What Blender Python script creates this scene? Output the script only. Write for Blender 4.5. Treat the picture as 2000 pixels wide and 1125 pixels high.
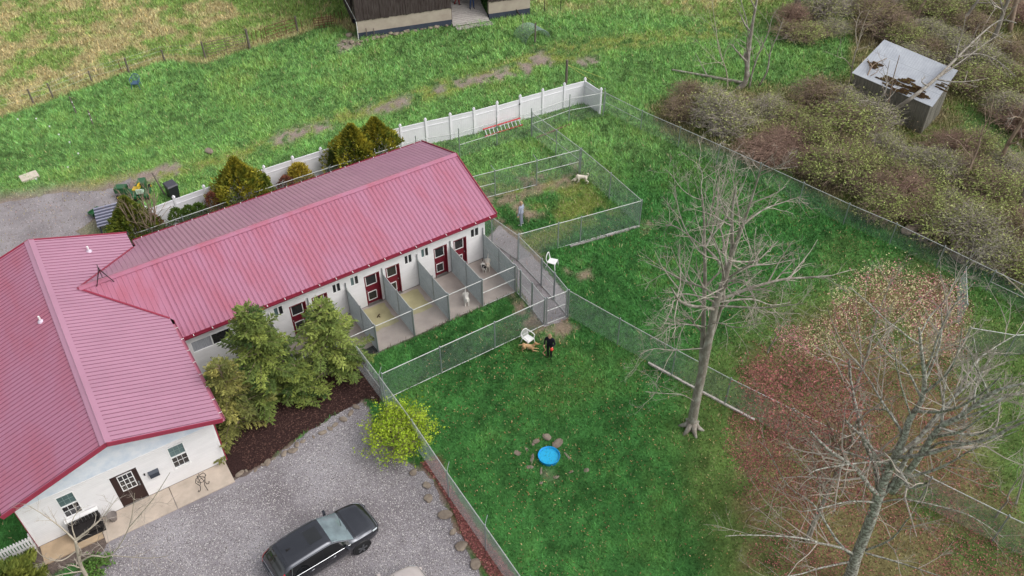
import bpy, bmesh, math, random
import numpy as np
from mathutils import Vector, Matrix
for o in list(bpy.data.objects): bpy.data.objects.remove(o)
scene = bpy.context.scene
COL = scene.collection
PI = math.pi
# ------------------------------------------------------------------ camera
CAM = np.array([-19.183, -32.532, 32.279]); FOC, YAW, PITCH, ROLL = 1708.239, 32.834, 42.535, -0.172
_y, _p, _r = (math.radians(a) for a in (YAW, PITCH, ROLL))
_f = np.array([math.sin(_y)*math.cos(_p), math.cos(_y)*math.cos(_p), -math.sin(_p)])
_rt = np.array([math.cos(_y), -math.sin(_y), 0.0]); _up = np.cross(_rt, _f)
CR = math.cos(_r)*_rt + math.sin(_r)*_up; CU = -math.sin(_r)*_rt + math.cos(_r)*_up; CF = _f
cd = bpy.data.cameras.new('camera'); co = bpy.data.objects.new('camera', cd); COL.objects.link(co)
m = Matrix(((CR[0], CU[0], -CF[0], CAM[0]), (CR[1], CU[1], -CF[1], CAM[1]), (CR[2], CU[2], -CF[2], CAM[2]), (0, 0, 0, 1)))
co.matrix_world = m
cd.sensor_fit = 'HORIZONTAL'; cd.sensor_width = 36.0; cd.lens = 36.0*FOC/2000.0
cd.clip_start = 0.5; cd.clip_end = 3000
scene.camera = co
# ------------------------------------------------------------------ overcast sky and a soft sun
SUN_EL, SUN_AZ = math.radians(50), math.radians(140)     # azimuth clockwise from +Y
w = bpy.data.worlds.new('World'); scene.world = w; w.use_nodes = True
nt = w.node_tree; nt.nodes.clear()
sky = nt.nodes.new('ShaderNodeTexSky'); sky.sky_type = 'NISHITA'; sky.sun_disc = False
sky.sun_elevation = SUN_EL; sky.sun_rotation = SUN_AZ; sky.air_density = 1.0; sky.dust_density = 4.0; sky.ozone_density = 1.0
hs = nt.nodes.new('ShaderNodeHueSaturation'); hs.inputs['Saturation'].default_value = 0.22
cl = nt.nodes.new('ShaderNodeTexNoise'); cl.inputs['Scale'].default_value = 2.6; cl.inputs['Detail'].default_value = 6; cl.inputs['Roughness'].default_value = 0.55
tc = nt.nodes.new('ShaderNodeTexCoord'); mr = nt.nodes.new('ShaderNodeMapRange')
mr.inputs['From Min'].default_value = 0.35; mr.inputs['From Max'].default_value = 0.68; mr.inputs['To Min'].default_value = 0.72; mr.inputs['To Max'].default_value = 1.35
mx = nt.nodes.new('ShaderNodeMix'); mx.data_type = 'RGBA'; mx.blend_type = 'MULTIPLY'; mx.inputs[0].default_value = 1.0
bg = nt.nodes.new('ShaderNodeBackground'); bg.inputs['Strength'].default_value = 0.15
wo = nt.nodes.new('ShaderNodeOutputWorld')
L = nt.links.new
L(sky.outputs[0], hs.inputs['Color']); L(tc.outputs['Generated'], cl.inputs['Vector']); L(cl.outputs['Fac'], mr.inputs['Value'])
L(hs.outputs[0], mx.inputs[6]); L(mr.outputs[0], mx.inputs[7]); L(mx.outputs[2], bg.inputs[0]); L(bg.outputs[0], wo.inputs[0])
sl = bpy.data.lights.new('sun', 'SUN'); sl.energy = 1.0; sl.angle = math.radians(55); sl.color = (1.0, 0.97, 0.93)
so = bpy.data.objects.new('sun', sl); COL.objects.link(so)
sd = Vector((math.sin(SUN_AZ)*math.cos(SUN_EL), math.cos(SUN_AZ)*math.cos(SUN_EL), math.sin(SUN_EL)))
so.rotation_euler = sd.to_track_quat('Z', 'Y').to_euler(); so.location = sd*80
vs = scene.view_settings; vs.view_transform = 'Standard'; vs.look = 'None'; vs.exposure = 0.28; vs.gamma = 1.0; vs.use_curve_mapping = False
# ------------------------------------------------------------------ pixels of the photograph -> directions -> points on what they touch
def ray(u, v): return CF + CR*(u-1000)/FOC + CU*(562.5-v)/FOC
def G(u, v, z=0.0):
    d = ray(u, v); t = (z-CAM[2])/d[2]; p = CAM + t*d; return (float(p[0]), float(p[1]), float(z))
def PX(P):
    d = np.asarray(P, float) - CAM; zz = d @ CF
    return 1000 + FOC*(d @ CR)/zz, 562.5 - FOC*(d @ CU)/zz
HF = np.array([math.sin(_y), math.cos(_y), 0.0])
def VP(u, v, base, depth=0.0):                     # point on the upright plane through base that faces the camera
    d = ray(u, v); b = np.array([base[0], base[1], 0.0]) + HF*depth
    t = ((b-CAM) @ HF)/(d @ HF); p = CAM + t*d; return (float(p[0]), float(p[1]), float(p[2]))
# ------------------------------------------------------------------ helpers
rnd = random.Random(7)
def prop(o, label=None, cat=None, group=None, kind=None):
    if label: o['label'] = label
    if cat: o['category'] = cat
    if group: o['group'] = group
    if kind: o['kind'] = kind
    return o
def thing(name, label, cat, loc=(0, 0, 0), rz=0.0, group=None):
    o = bpy.data.objects.new(name, None); COL.objects.link(o); o.empty_display_size = 0.3
    o.location = loc; o.rotation_euler = (0, 0, rz); return prop(o, label, cat, group)
def rootloc(p):
    while p.parent: p = p.parent
    return np.array(p.location)
def copy_tree(o, parent=None):
    c = o.copy(); COL.objects.link(c); c.parent = parent
    for ch in o.children: copy_tree(ch, c)
    return c
def recopy(src, loc, rz, label=None, group=None, s=None):
    c = copy_tree(src); c.location = loc; c.rotation_euler = (0, 0, rz)
    if s: c.scale = (s, s, s) if not isinstance(s, tuple) else s
    if label: c['label'] = label
    if group: c['group'] = group
    return c
def mesh_obj(name, V, F, mat, parent=None, smooth=False, cols=None, loc=None):
    V = np.asarray(V, dtype=np.float64).reshape(-1, 3)
    if parent is not None: V = V - rootloc(parent)
    elif loc is not None: V = V - np.array(loc)
    me = bpy.data.meshes.new(name)
    if isinstance(F, np.ndarray):
        n, k = F.shape
        me.vertices.add(len(V)); me.vertices.foreach_set('co', V.astype(np.float32).ravel())
        me.loops.add(n*k); me.loops.foreach_set('vertex_index', F.astype(np.int32).ravel())
        me.polygons.add(n); me.polygons.foreach_set('loop_start', np.arange(0, n*k, k, dtype=np.int32))
        try: me.polygons.foreach_set('loop_total', np.full(n, k, dtype=np.int32))
        except Exception: pass
        me.update(calc_edges=True)
    else:
        me.from_pydata([tuple(v) for v in V], [], F); me.update()
    if smooth: me.polygons.foreach_set('use_smooth', np.ones(len(me.polygons), dtype=bool))
    if cols is not None:
        ca = me.color_attributes.new('Col', 'FLOAT_COLOR', 'POINT')
        cc = np.ones((len(V), 4), np.float32); cc[:, :3] = np.asarray(cols)[:, :3]; ca.data.foreach_set('color', cc.ravel())
    if mat is not None: me.materials.append(mat)
    o = bpy.data.objects.new(name, me); COL.objects.link(o)
    if parent is not None: o.parent = parent
    elif loc is not None: o.location = loc
    return o
def nrm(v): v = np.asarray(v, float); return v/(np.linalg.norm(v)+1e-12)
class MB:
    def __init__(s): s.v = []; s.f = []; s.c = []; s.col = None
    def _add(s, vs, fs):
        b = len(s.v); s.v += [tuple(map(float, q)) for q in vs]; s.f += [tuple(i+b for i in q) for q in fs]
        if s.col is not None: s.c += [s.col]*len(vs)
    def box(s, c, size, rz=0.0, M=None):
        x, y, z = (a/2 for a in size); ca, sa = math.cos(rz), math.sin(rz); vs = []
        for dz in (-z, z):
            for dx, dy in ((-x, -y), (x, -y), (x, y), (-x, y)):
                q = np.array([dx*ca-dy*sa, dx*sa+dy*ca, dz])
                if M is not None: q = M @ np.array([dx, dy, dz])
                vs.append(q+np.array(c))
        s._add(vs, [(0, 3, 2, 1), (4, 5, 6, 7), (0, 1, 5, 4), (1, 2, 6, 5), (2, 3, 7, 6), (3, 0, 4, 7)]); return s
    def b2(s, lo, hi): return s.box([(a+b)/2 for a, b in zip(lo, hi)], [abs(b-a) for a, b in zip(lo, hi)])
    def bar(s, p, q, w, h=None, up=(0, 0, 1)):       # rectangular bar from p to q
        p, q = np.array(p, float), np.array(q, float); h = h or w; d = nrm(q-p)
        if abs(d @ nrm(up)) > .98: up = (1, 0, 0)
        sd_ = nrm(np.cross(d, up)); u2 = np.cross(sd_, d); vs = []
        for e in (p, q):
            for a, b in ((-1, -1), (1, -1), (1, 1), (-1, 1)): vs.append(e+sd_*a*w/2+u2*b*h/2)
        s._add(vs, [(0, 1, 2, 3), (7, 6, 5, 4), (0, 4, 5, 1), (1, 5, 6, 2), (2, 6, 7, 3), (3, 7, 4, 0)]); return s
    def tube(s, pts, rad, n=8, cap=True):
        pts = [np.array(p, float) for p in pts]; k = len(pts)
        if not hasattr(rad, '__len__'): rad = [rad]*k
        up = np.array([0, 0, 1.0]); vs = []; fs = []; prev = None
        for i, p in enumerate(pts):
            d = nrm(pts[min(i+1, k-1)]-pts[max(i-1, 0)])
            a = prev if prev is not None else (np.array([1.0, 0, 0]) if abs(d[2]) > .9 else up)
            a = nrm(a-d*(a @ d)); prev = a; b = np.cross(d, a)
            for j in range(n):
                t = 2*PI*j/n; vs.append(p+rad[i]*(math.cos(t)*a+math.sin(t)*b))
        for i in range(k-1):
            for j in range(n):
                j2 = (j+1) % n; fs.append((i*n+j, i*n+j2, (i+1)*n+j2, (i+1)*n+j))
        if cap: fs.append(tuple(range(n-1, -1, -1))); fs.append(tuple(range((k-1)*n, k*n)))
        s._add(vs, fs); return s
    def lathe(s, c, prof, n=20):                     # profile of (r, z)
        vs = []; fs = []
        for r, z in prof:
            for j in range(n): t = 2*PI*j/n; vs.append((c[0]+r*math.cos(t), c[1]+r*math.sin(t), c[2]+z))
        for i in range(len(prof)-1):
            for j in range(n):
                j2 = (j+1) % n; fs.append((i*n+j, i*n+j2, (i+1)*n+j2, (i+1)*n+j))
        s._add(vs, fs); return s
    def poly(s, pts, th=None, nrmv=None):            # flat polygon, extruded by th along nrmv
        k = len(pts); P_ = [np.array(p, float) for p in pts]
        if th is None: s._add(P_, [tuple(range(k))]); return s
        n = nrm(nrmv)*th; vs = P_+[p+n for p in P_]
        fs = [tuple(range(k-1, -1, -1)), tuple(range(k, 2*k))]+[(i, (i+1) % k, (i+1) % k+k, i+k) for i in range(k)]
        s._add(vs, fs); return s
    def build(s, name, mat, parent=None, smooth=False, loc=None):
        return mesh_obj(name, s.v, s.f, mat, parent, smooth, s.c if s.c else None, loc)
# ------------------------------------------------------------------ value noise in numpy
_rs = np.random.RandomState(3); _tab = _rs.rand(256, 256)
def vnoise(x, y, sc=1.0, oct=1, off=0):
    x = np.asarray(x, float); y = np.asarray(y, float); tot = np.zeros(np.broadcast(x, y).shape); amp = 1.0; s_ = 0.0
    for o in range(oct):
        X = x/sc*(2**o)+off*17.3+o*31.7; Y = y/sc*(2**o)+off*9.1+o*11.9
        ix = np.floor(X).astype(int); iy = np.floor(Y).astype(int); fx = X-ix; fy = Y-iy
        fx = fx*fx*(3-2*fx); fy = fy*fy*(3-2*fy)
        a = _tab[ix % 256, iy % 256]; b = _tab[(ix+1) % 256, iy % 256]; c = _tab[ix % 256, (iy+1) % 256]; d = _tab[(ix+1) % 256, (iy+1) % 256]
        tot = tot+amp*((a*(1-fx)+b*fx)*(1-fy)+(c*(1-fx)+d*fx)*fy); s_ += amp; amp *= .5
    return tot/s_
# ------------------------------------------------------------------ procedural materials
MATS = {}
def mat(name, col=(.5, .5, .5), rough=.6, var=.12, scale=6.0, bump=0.0, bscale=None, metal=0.0, spec=.5, attr=False, coat=0.0,
        stretch=(1, 1, 1), trans=0.0, alpha=1.0, col2=None, detail=5.0, ramp=(.3, .7), grain=0.0):
    if name in MATS: return MATS[name]
    mm = bpy.data.materials.new(name); mm.use_nodes = True; t = mm.node_tree; b = t.nodes['Principled BSDF']; N = t.nodes.new; K = t.links.new
    geo = N('ShaderNodeNewGeometry'); mp = N('ShaderNodeMapping'); mp.inputs['Scale'].default_value = stretch; K(geo.outputs['Position'], mp.inputs['Vector'])
    nz = N('ShaderNodeTexNoise'); nz.inputs['Scale'].default_value = scale; nz.inputs['Detail'].default_value = detail; nz.inputs['Roughness'].default_value = .6
    K(mp.outputs[0], nz.inputs['Vector'])
    rp = N('ShaderNodeMapRange'); rp.inputs['From Min'].default_value = ramp[0]; rp.inputs['From Max'].default_value = ramp[1]
    K(nz.outputs['Fac'], rp.inputs['Value'])
    if col2 is not None:
        mixc = N('ShaderNodeMix'); mixc.data_type = 'RGBA'; K(rp.outputs[0], mixc.inputs[0])
        mixc.inputs[6].default_value = (*col, 1); mixc.inputs[7].default_value = (*col2, 1); src = mixc.outputs[2]
    else:
        rp.inputs['To Min'].default_value = 1-var; rp.inputs['To Max'].default_value = 1+var
        mixc = N('ShaderNodeMix'); mixc.data_type = 'RGBA'; mixc.blend_type = 'MULTIPLY'; mixc.inputs[0].default_value = 1.0
        K(rp.outputs[0], mixc.inputs[7])
        if attr:
            at = N('ShaderNodeAttribute'); at.attribute_name = 'Col'; K(at.outputs['Color'], mixc.inputs[6])
        else: mixc.inputs[6].default_value = (*col, 1)
        src = mixc.outputs[2]
    if grain:
        g2 = N('ShaderNodeTexNoise'); g2.inputs['Scale'].default_value = 60; g2.inputs['Detail'].default_value = 3; K(geo.outputs['Position'], g2.inputs['Vector'])
        r2 = N('ShaderNodeMapRange'); r2.inputs['From Min'].default_value = .3; r2.inputs['From Max'].default_value = .7; r2.inputs['To Min'].default_value = 1-grain; r2.inputs['To Max'].default_value = 1+grain
        K(g2.outputs['Fac'], r2.inputs['Value']); m2 = N('ShaderNodeMix'); m2.data_type = 'RGBA'; m2.blend_type = 'MULTIPLY'; m2.inputs[0].default_value = 1
        K(src, m2.inputs[6]); K(r2.outputs[0], m2.inputs[7]); src = m2.outputs[2]
    K(src, b.inputs['Base Color'])
    b.inputs['Roughness'].default_value = rough; b.inputs['Metallic'].default_value = metal; b.inputs['Specular IOR Level'].default_value = spec
    if coat: b.inputs['Coat Weight'].default_value = coat; b.inputs['Coat Roughness'].default_value = .03
    if trans: b.inputs['Transmission Weight'].default_value = trans
    if bump:
        n2 = N('ShaderNodeTexNoise'); n2.inputs['Scale'].default_value = bscale or scale*4; n2.inputs['Detail'].default_value = 4; K(mp.outputs[0], n2.inputs['Vector'])
        bp = N('ShaderNodeBump'); bp.inputs['Strength'].default_value = bump; bp.inputs['Distance'].default_value = .02; K(n2.outputs['Fac'], bp.inputs['Height']); K(bp.outputs[0], b.inputs['Normal'])
    MATS[name] = mm; return mm
def S(r, g, b):                                     # display colour 0-255 -> linear
    return tuple(((c/255)/12.92 if c/255 <= .04045 else ((c/255+.055)/1.055)**2.4) for c in (r, g, b))
# ================================================================== GROUND
def sdpoly(U, V, poly):
    d2 = np.full(U.shape, 1e12); ins = np.zeros(U.shape, bool); n = len(poly)
    for i in range(n):
        ax, ay = poly[i]; bx, by = poly[(i+1) % n]; ex, ey = bx-ax, by-ay; wx, wy = U-ax, V-ay
        t = np.clip((wx*ex+wy*ey)/(ex*ex+ey*ey+1e-9), 0, 1); d2 = np.minimum(d2, (wx-ex*t)**2+(wy-ey*t)**2)
        c = ((ay > V) != (by > V)) & (U < (bx-ax)*(V-ay)/((by-ay) if by != ay else 1e-9)+ax); ins ^= c
    d = np.sqrt(d2); return np.where(ins, -d, d)
def sdline(U, V, pl):
    d2 = np.full(U.shape, 1e12)
    for (ax, ay), (bx, by) in zip(pl[:-1], pl[1:]):
        ex, ey = bx-ax, by-ay; t = np.clip(((U-ax)*ex+(V-ay)*ey)/(ex*ex+ey*ey+1e-9), 0, 1); d2 = np.minimum(d2, (U-ax-ex*t)**2+(V-ay-ey*t)**2)
    return np.sqrt(d2)
def sm(x, a, b): t = np.clip((x-a)/(b-a), 0, 1); return t*t*(3-2*t)
# outlines in photograph pixels, turned to ground positions (they run past the frame)
Z_FIELD = [(-900, 420), (-200, 290), (0, 226), (66, 206), (180, 163), (243, 140), (322, 116), (402, 122), (470, 97), (585, 66), (642, 40), (690, 62), (705, 20), (690, -600), (-900, -600)]
Z_FIELD2 = [(1040, -600), (1040, 10), (1120, 22), (1260, 10), (1420, 40), (1560, 20), (1700, 40), (1760, -600)]
Z_LOT = [(440, 915), (452, 942), (520, 905), (600, 848), (650, 812), (705, 785), (722, 800), (735, 850), (800, 905), (838, 930), (868, 985), (893, 1040), (925, 1100), (960, 1170), (1050, 1330), (300, 1500), (20, 1330), (60, 1180), (150, 1120), (205, 1075), (240, 1010)]
Z_BACKLOT = [(-900, 900), (-900, 560), (-200, 440), (0, 397), (115, 377), (205, 372), (252, 352), (240, 392), (200, 408), (182, 432), (150, 452), (180, 470), (120, 520), (-100, 640)]
Z_MULCH = [(434, 900), (445, 936), (505, 910), (560, 870), (640, 818), (715, 778), (742, 786), (748, 765), (712, 700), (690, 672), (560, 720), (400, 742)]
Z_STRIP = [(822, 905), (850, 935), (878, 985), (905, 1045), (940, 1100), (975, 1170), (1050, 1170), (1000, 1120), (930, 1030), (880, 950), (850, 890)]
Z_LEAFY = [(1345, 690), (1440, 640), (1560, 560), (1660, 500), (1800, 520), (1900, 560), (2100, 640), (2300, 900), (2300, 1500), (1380, 1500), (1400, 1125), (1330, 1000), (1300, 860)]
Z_RED = [(1455, 700), (1560, 650), (1650, 560), (1740, 520), (1860, 540), (1900, 620), (1860, 720), (1900, 800), (1990, 1050), (2050, 1300), (1480, 1300), (1445, 1000), (1440, 850)]
Z_WOOD = [(1262, 205), (1300, 262), (1400, 300), (1480, 335), (1660, 410), (1850, 495), (2000, 570), (2600, 900), (2600, -600), (1720, -600), (1655, 60), (1668, 150), (1560, 172), (1400, 165)]
Z_WOODG = [(1880, 215), (1960, 240), (1990, 300), (1880, 290)]
Z_TRACK = [(120, 372), (330, 338), (480, 300), (620, 245), (760, 205), (870, 172), (960, 142), (1060, 112), (1180, 88), (1320, 70), (1440, 60)]
Z_DIRT = [[(185, 385), (215, 355), (300, 326), (352, 318), (350, 338), (300, 352), (262, 372)], [(530, 272), (560, 256), (605, 248), (612, 258), (570, 272), (540, 282)], [(612, 246), (640, 238), (645, 250), (620, 260)],
          [(728, 212), (765, 198), (798, 190), (796, 203), (755, 217), (735, 220)], [(705, 218), (724, 212), (722, 224), (708, 228)], [(850, 176), (866, 168), (868, 182), (856, 186)], [(890, 160), (940, 146), (990, 134), (1006, 148), (950, 160), (900, 172)],
          [(1034, 112), (1056, 103), (1080, 118), (1074, 127), (1048, 126)], [(1012, 122), (1036, 124), (1050, 142), (1028, 146)], [(1120, 120), (1160, 112), (1170, 122), (1140, 130)], [(662, 78), (690, 74), (705, 82), (680, 96), (665, 98)]]
Z_WORN = [[(945, 380), (1010, 372), (1060, 356), (1100, 344), (1128, 340), (1125, 356), (1070, 372), (1015, 386), (960, 402)], [(1000, 395), (1045, 405), (1060, 418), (1030, 425), (1000, 415)], [(1015, 350), (1060, 336), (1070, 346), (1030, 358)],
          [(1116, 318), (1132, 310), (1138, 325), (1122, 332)], [(1118, 505), (1140, 500), (1146, 516), (1122, 522)], [(1130, 530), (1150, 528), (1152, 545), (1135, 545)], [(1106, 520), (1120, 518), (1118, 530), (1104, 532)], [(1020, 625), (1045, 618), (1060, 634), (1040, 642), (1018, 640)],
          [(1062, 640), (1110, 622), (1125, 640), (1110, 660), (1070, 665), (1050, 650)], [(1000, 580), (1020, 590), (1030, 615), (1012, 612)], [(1255, 440), (1268, 436), (1270, 448), (1258, 452)],
          [(960, 425), (1000, 440), (1030, 470), (1060, 505), (1040, 515), (1000, 480)]]
Z_WALK = [(948, 470), (1004, 522), (1012, 560), (1062, 640), (1110, 622), (1106, 575), (1060, 520), (1010, 470), (975, 440)]
Z_BED2 = [(240, 470), (300, 440), (420, 385), (620, 330), (770, 285), (790, 300), (640, 350), (440, 420), (300, 470)]
Z_POOLST = [(1000, 880), (1040, 850), (1100, 848), (1130, 880), (1140, 935), (1085, 955), (1035, 925)]
C_LAWN = np.array(S(68, 118, 60)); C_BACK = np.array(S(114, 154, 88)); C_STRAW = np.array(S(190, 178, 132)); C_FGRN = np.array(S(128, 154, 84))
C_DIRT = np.array(S(150, 134, 126)); C_YEL = np.array(S(140, 140, 70)); C_LITTER = np.array(S(112, 88, 72)); C_RED = np.array(S(138, 92, 84)); C_WOOD = np.array(S(116, 98, 82)); C_OLIVE = np.array(S(104, 116, 62))
BX = [(-16.78, .4, -.1, 8.3), (-25.2, -16.8, -5.7, 8.5), (-14.0, .05, -3.3, .1), (-26.5, -16.5, -7.1, -5.4)]
def zones(x, y):
    P_ = np.stack([x, y, np.zeros_like(x)], -1); d = P_-CAM; zz = d @ CF; ok = zz > 4
    U = np.where(ok, 1000+FOC*(d @ CR)/np.maximum(zz, 4), 1000); V = np.where(ok, 562.5-FOC*(d @ CU)/np.maximum(zz, 4), 4000)
    n1 = vnoise(x, y, .9, 3, 1)-.5; n2 = vnoise(x, y, 3.2, 3, 2)-.5; n3 = vnoise(x, y, .35, 2, 3)-.5; nb = vnoise(x, y, 9, 2, 5)-.5
    far = sm(y+.25*x, 2, 9)
    col = C_LAWN[None]*(1-far[:, None])+C_BACK[None]*far[:, None]
    col = col*(1+.55*n2[:, None]+.75*n1[:, None]+1.1*n3[:, None]+.3*nb[:, None])
    yel = np.clip(n2*1.6+n1*.8-.12, 0, 1)[:, None]*(.25+.3*far[:, None]); col = col*(1-yel)+C_YEL*yel*1.05
    dens = np.ones_like(x); hgt = .7+1.5*(n1+.5)*(.6+.8*(n2+.5))+.9*n3; straw = np.full_like(x, .02)
    def mixin(c, m, dn=None, st=None, hh=None):
        nonlocal col, dens, straw, hgt
        col = col*(1-m[:, None])+np.asarray(c)*m[:, None]
        if dn is not None: dens = dens*(1-m)+dn*m
        if st is not None: straw = straw*(1-m)+st*m
        if hh is not None: hgt = hgt*(1-m)+hh*m
    def msk(poly, soft, amp, nz=None): return sm(-(sdpoly(U, V, poly)+amp*2*(n1 if nz is None else nz)), -soft, soft)
    fm = np.maximum(msk(Z_FIELD, 4, 6), msk(Z_FIELD2, 30, 40, n2))
    patch = sm(n2*1.3+n1*1.2+nb*.8, -.1, .4); fc = C_FGRN*(1-patch[:, None])+C_STRAW*patch[:, None]
    mixin(fc*(1+.9*n3[:, None]), fm, .85, .12+.5*patch, .9+1.1*(n1+.5))
    edge = sm(-np.abs(sdpoly(U, V, Z_FIELD)+3), -9, -2)*sm(-x, -30, -8); mixin(C_STRAW*.95, edge*.7, None, .7, 1.9)
    tr = sm(-(sdline(U, V, Z_TRACK)+22*n2+14*n1), -26, -6)*sm(n1+.7*n3, -.3, .25)*.75; mixin(C_YEL*(.95+.5*n1[:, None]), tr, .6, .35, .55)
    for p in Z_DIRT: mixin(C_DIRT*(1+.5*n3[:, None]), msk(p, 6, 13, n1+.8*n3)*sm(n3+n1, -.5, -.12), .03, .2, .4)
    for p in Z_WORN: mixin(C_DIRT*np.array([.95, .88, .78])*(1+.5*n3[:, None]), msk(p, 6, 16, n1+.8*n3)*.9*sm(n3+n1, -.48, -.1), .12, .4, .5)
    dogyd = sm(-(sdpoly(U, V, [(900, 330), (1130, 320), (1225, 420), (1010, 520), (950, 430)])), -5, 30)*sm(n1+n2, -.05, .3); mixin(C_YEL*.9, dogyd*.6, .5, .4, .7)
    lf = msk(Z_LEAFY, 50, 60, n2); mixin(C_OLIVE*(1+.6*n1[:, None]+.8*n3[:, None]), lf*.6, .85, .2, .8)
    rd = msk(Z_RED, 28, 45, n2)*sm(n1+n2*.8, -.42, .12); mixin(C_RED*(1+.4*n3[:, None]), rd*.45, .55, .3, .7)
    wd = msk(Z_WOOD, 14, 25, n2); wp = sm(n2+n1*.6, -.18, .2)[:, None]; mixin(C_OLIVE*(1-wp)+C_WOOD*wp, wd*.9, .45, .6, 1.8)
    mixin(C_BACK*.9, msk(Z_WOODG, 20, 20), .8, .2, 1.2)
    st = msk(Z_STRIP, 5, 8); mixin(C_RED*1.05*(1+.4*n3[:, None]), st*.85, .1, .4, .6)
    mixin(C_WOOD*.8, msk(Z_BED2, 6, 6)*.9, .05, .3, .4)
    pr = msk(Z_POOLST, 10, 20)*sm(n1, .05, .3); mixin(C_DIRT*.8, pr*.7, .3, .4, .5)
    for p in (Z_LOT, Z_BACKLOT): mixin(C_DIRT*.8, msk(p, 4, 6), .0)
    bl = sm(-(sdpoly(U, V, Z_BACKLOT)+30*n2+22*n1), -34, -2); mixin(C_DIRT*.9*(1+.3*n3[:, None]), bl*.8, .12, .3, .5)
    mixin(C_WOOD*.6, msk(Z_MULCH, 3, 5), .0); mixin(C_DIRT*.85, msk(Z_WALK, 3, 3), .03)
    for a, b, c, e in BX: col = np.where(((x > a-.1) & (x < b+.1) & (y > c-.1) & (y < e))[:, None], C_DIRT*.5, col)
    for a, b, c, e in BX: dens = np.where((x > a) & (x < b) & (y > c) & (y < e), 0, dens)
    return np.clip(col, .004, .9), dens, hgt, straw, U, V
inner_x = np.arange(-40, 66.01, .3); inner_y = np.arange(-38, 66.01, .3)
far_ = np.array([90, 140, 250, 500, 1200.])
gx = np.concatenate([-far_[::-1]-10, inner_x, far_]); gy_ = np.concatenate([-far_[::-1]-10, inner_y, far_])
XX, YY = np.meshgrid(gx, gy_, indexing='ij'); nx, ny = XX.shape
gcol, gdens, ghgt, gstraw, gU, gV = zones(XX.ravel(), YY.ravel())
gi = np.arange(nx*ny).reshape(nx, ny)
GF = np.stack([gi[:-1, :-1], gi[1:, :-1], gi[1:, 1:], gi[:-1, 1:]], -1).reshape(-1, 4)
m_ground = mat('ground_soil_and_turf', attr=True, rough=.95, var=.35, scale=9, bump=.6, bscale=40, spec=.1, grain=.35)
ground = mesh_obj('ground', np.stack([XX.ravel(), YY.ravel(), np.zeros(nx*ny)], -1), GF, m_ground, cols=gcol*.9)
prop(ground, 'grassy ground of lawns, rough field and bare dirt', 'ground', kind='structure')
# ------------------------------------------------------------------ grass blades (uncountable)
NR = np.random.RandomState(11)
def blades(n, xr, yr):
    x = NR.uniform(*xr, n); y = NR.uniform(*yr, n); d = np.stack([x, y, 0*x], -1)-CAM; zz = d @ CF
    U = 1000+FOC*(d @ CR)/np.maximum(zz, 1); V = 562.5-FOC*(d @ CU)/np.maximum(zz, 1)
    k = (zz > 1) & (U > -320) & (U < 2320) & (V > -220) & (V < 1400); x, y, zz = x[k], y[k], zz[k]
    keep = NR.rand(len(x)) < np.clip((52/zz)**2, .2, 1); x, y, zz = x[keep], y[keep], zz[keep]
    c, dn, h, st, _, _ = zones(x, y)
    k = NR.rand(len(x)) < dn; return x[k], y[k], zz[k], c[k], h[k], st[k]
bx, by, bz, bc, bh, bs = blades(2300000, (-38, 65), (-37, 65))
nb_ = len(bx); print('blades', nb_)
ang = NR.uniform(0, 2*PI, nb_); lean = NR.uniform(.1, .75, nb_); sc_ = bz/48.0
H = bh*NR.uniform(.6, 1.3, nb_)*.11*np.clip(sc_, .8, 1.5); Wd = .022*sc_*NR.uniform(.7, 1.3, nb_)
wa = ang+NR.uniform(-.9, .9, nb_)+PI/2
VB = np.zeros((nb_, 3, 3)); ctr = np.stack([bx, by, np.full(nb_, .002)], -1)
sdv = np.stack([np.cos(wa), np.sin(wa), np.zeros(nb_)], -1)*Wd[:, None]
VB[:, 0] = ctr-sdv; VB[:, 1] = ctr+sdv
VB[:, 2] = ctr+np.stack([np.cos(ang)*lean*H*1.5, np.sin(ang)*lean*H*1.5, H], -1)
isst = NR.rand(nb_) < bs
cb = bc*NR.uniform(.6, 1.45, (nb_, 1))*np.stack([NR.uniform(.85, 1.2, nb_), np.ones(nb_), NR.uniform(.8, 1.15, nb_)], -1)*1.12
cb[isst] = C_STRAW*NR.uniform(.5, 1.1, (isst.sum(), 1))
m_grass = mat('grass_blades', attr=True, rough=.75, var=.12, scale=2.0, spec=.15)
grass = mesh_obj('grass', VB.reshape(-1, 3), np.arange(nb_*3).reshape(-1, 3), m_grass, cols=np.repeat(cb, 3, 0))
prop(grass, 'short green and straw coloured grass over the lawns and field', 'grass', kind='stuff')
# ------------------------------------------------------------------ sheets laid on the ground
from mathutils.geometry import tessellate_polygon
def sheet(name, pts, mt, z, jit=.08, step=.25, kind='structure', label=None):
    out = []; n = len(pts); r = random.Random(5)
    for i in range(n):
        a, b = np.array(pts[i][:2]), np.array(pts[(i+1) % n][:2]); k = max(1, int(np.linalg.norm(b-a)/step)) if jit else 1
        for j in range(min(k, 60)):
            p = a+(b-a)*j/min(k, 60); out.append((p[0]+r.uniform(-jit, jit), p[1]+r.uniform(-jit, jit), z))
    tri = tessellate_polygon([[Vector(p) for p in out]])
    fs = []
    for t in tri:
        a, b, c = (np.array(out[i]) for i in t); fs.append(t if np.cross(b-a, c-a)[2] > 0 else t[::-1])
    o = mesh_obj(name, out, [tuple(f) for f in fs], mt); return prop(o, label, None, kind=kind)
m_gravel = mat('limestone_gravel', S(120, 114, 118), rough=.95, scale=.3, col2=S(156, 152, 156), ramp=(.35, .65), grain=.55, bump=.8, bscale=30, spec=.2)
m_gravel2 = mat('worn_gravel', S(128, 122, 124), rough=.95, scale=.5, col2=S(156, 150, 152), ramp=(.35, .65), grain=.35, bump=.6, bscale=30, spec=.2)
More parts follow.
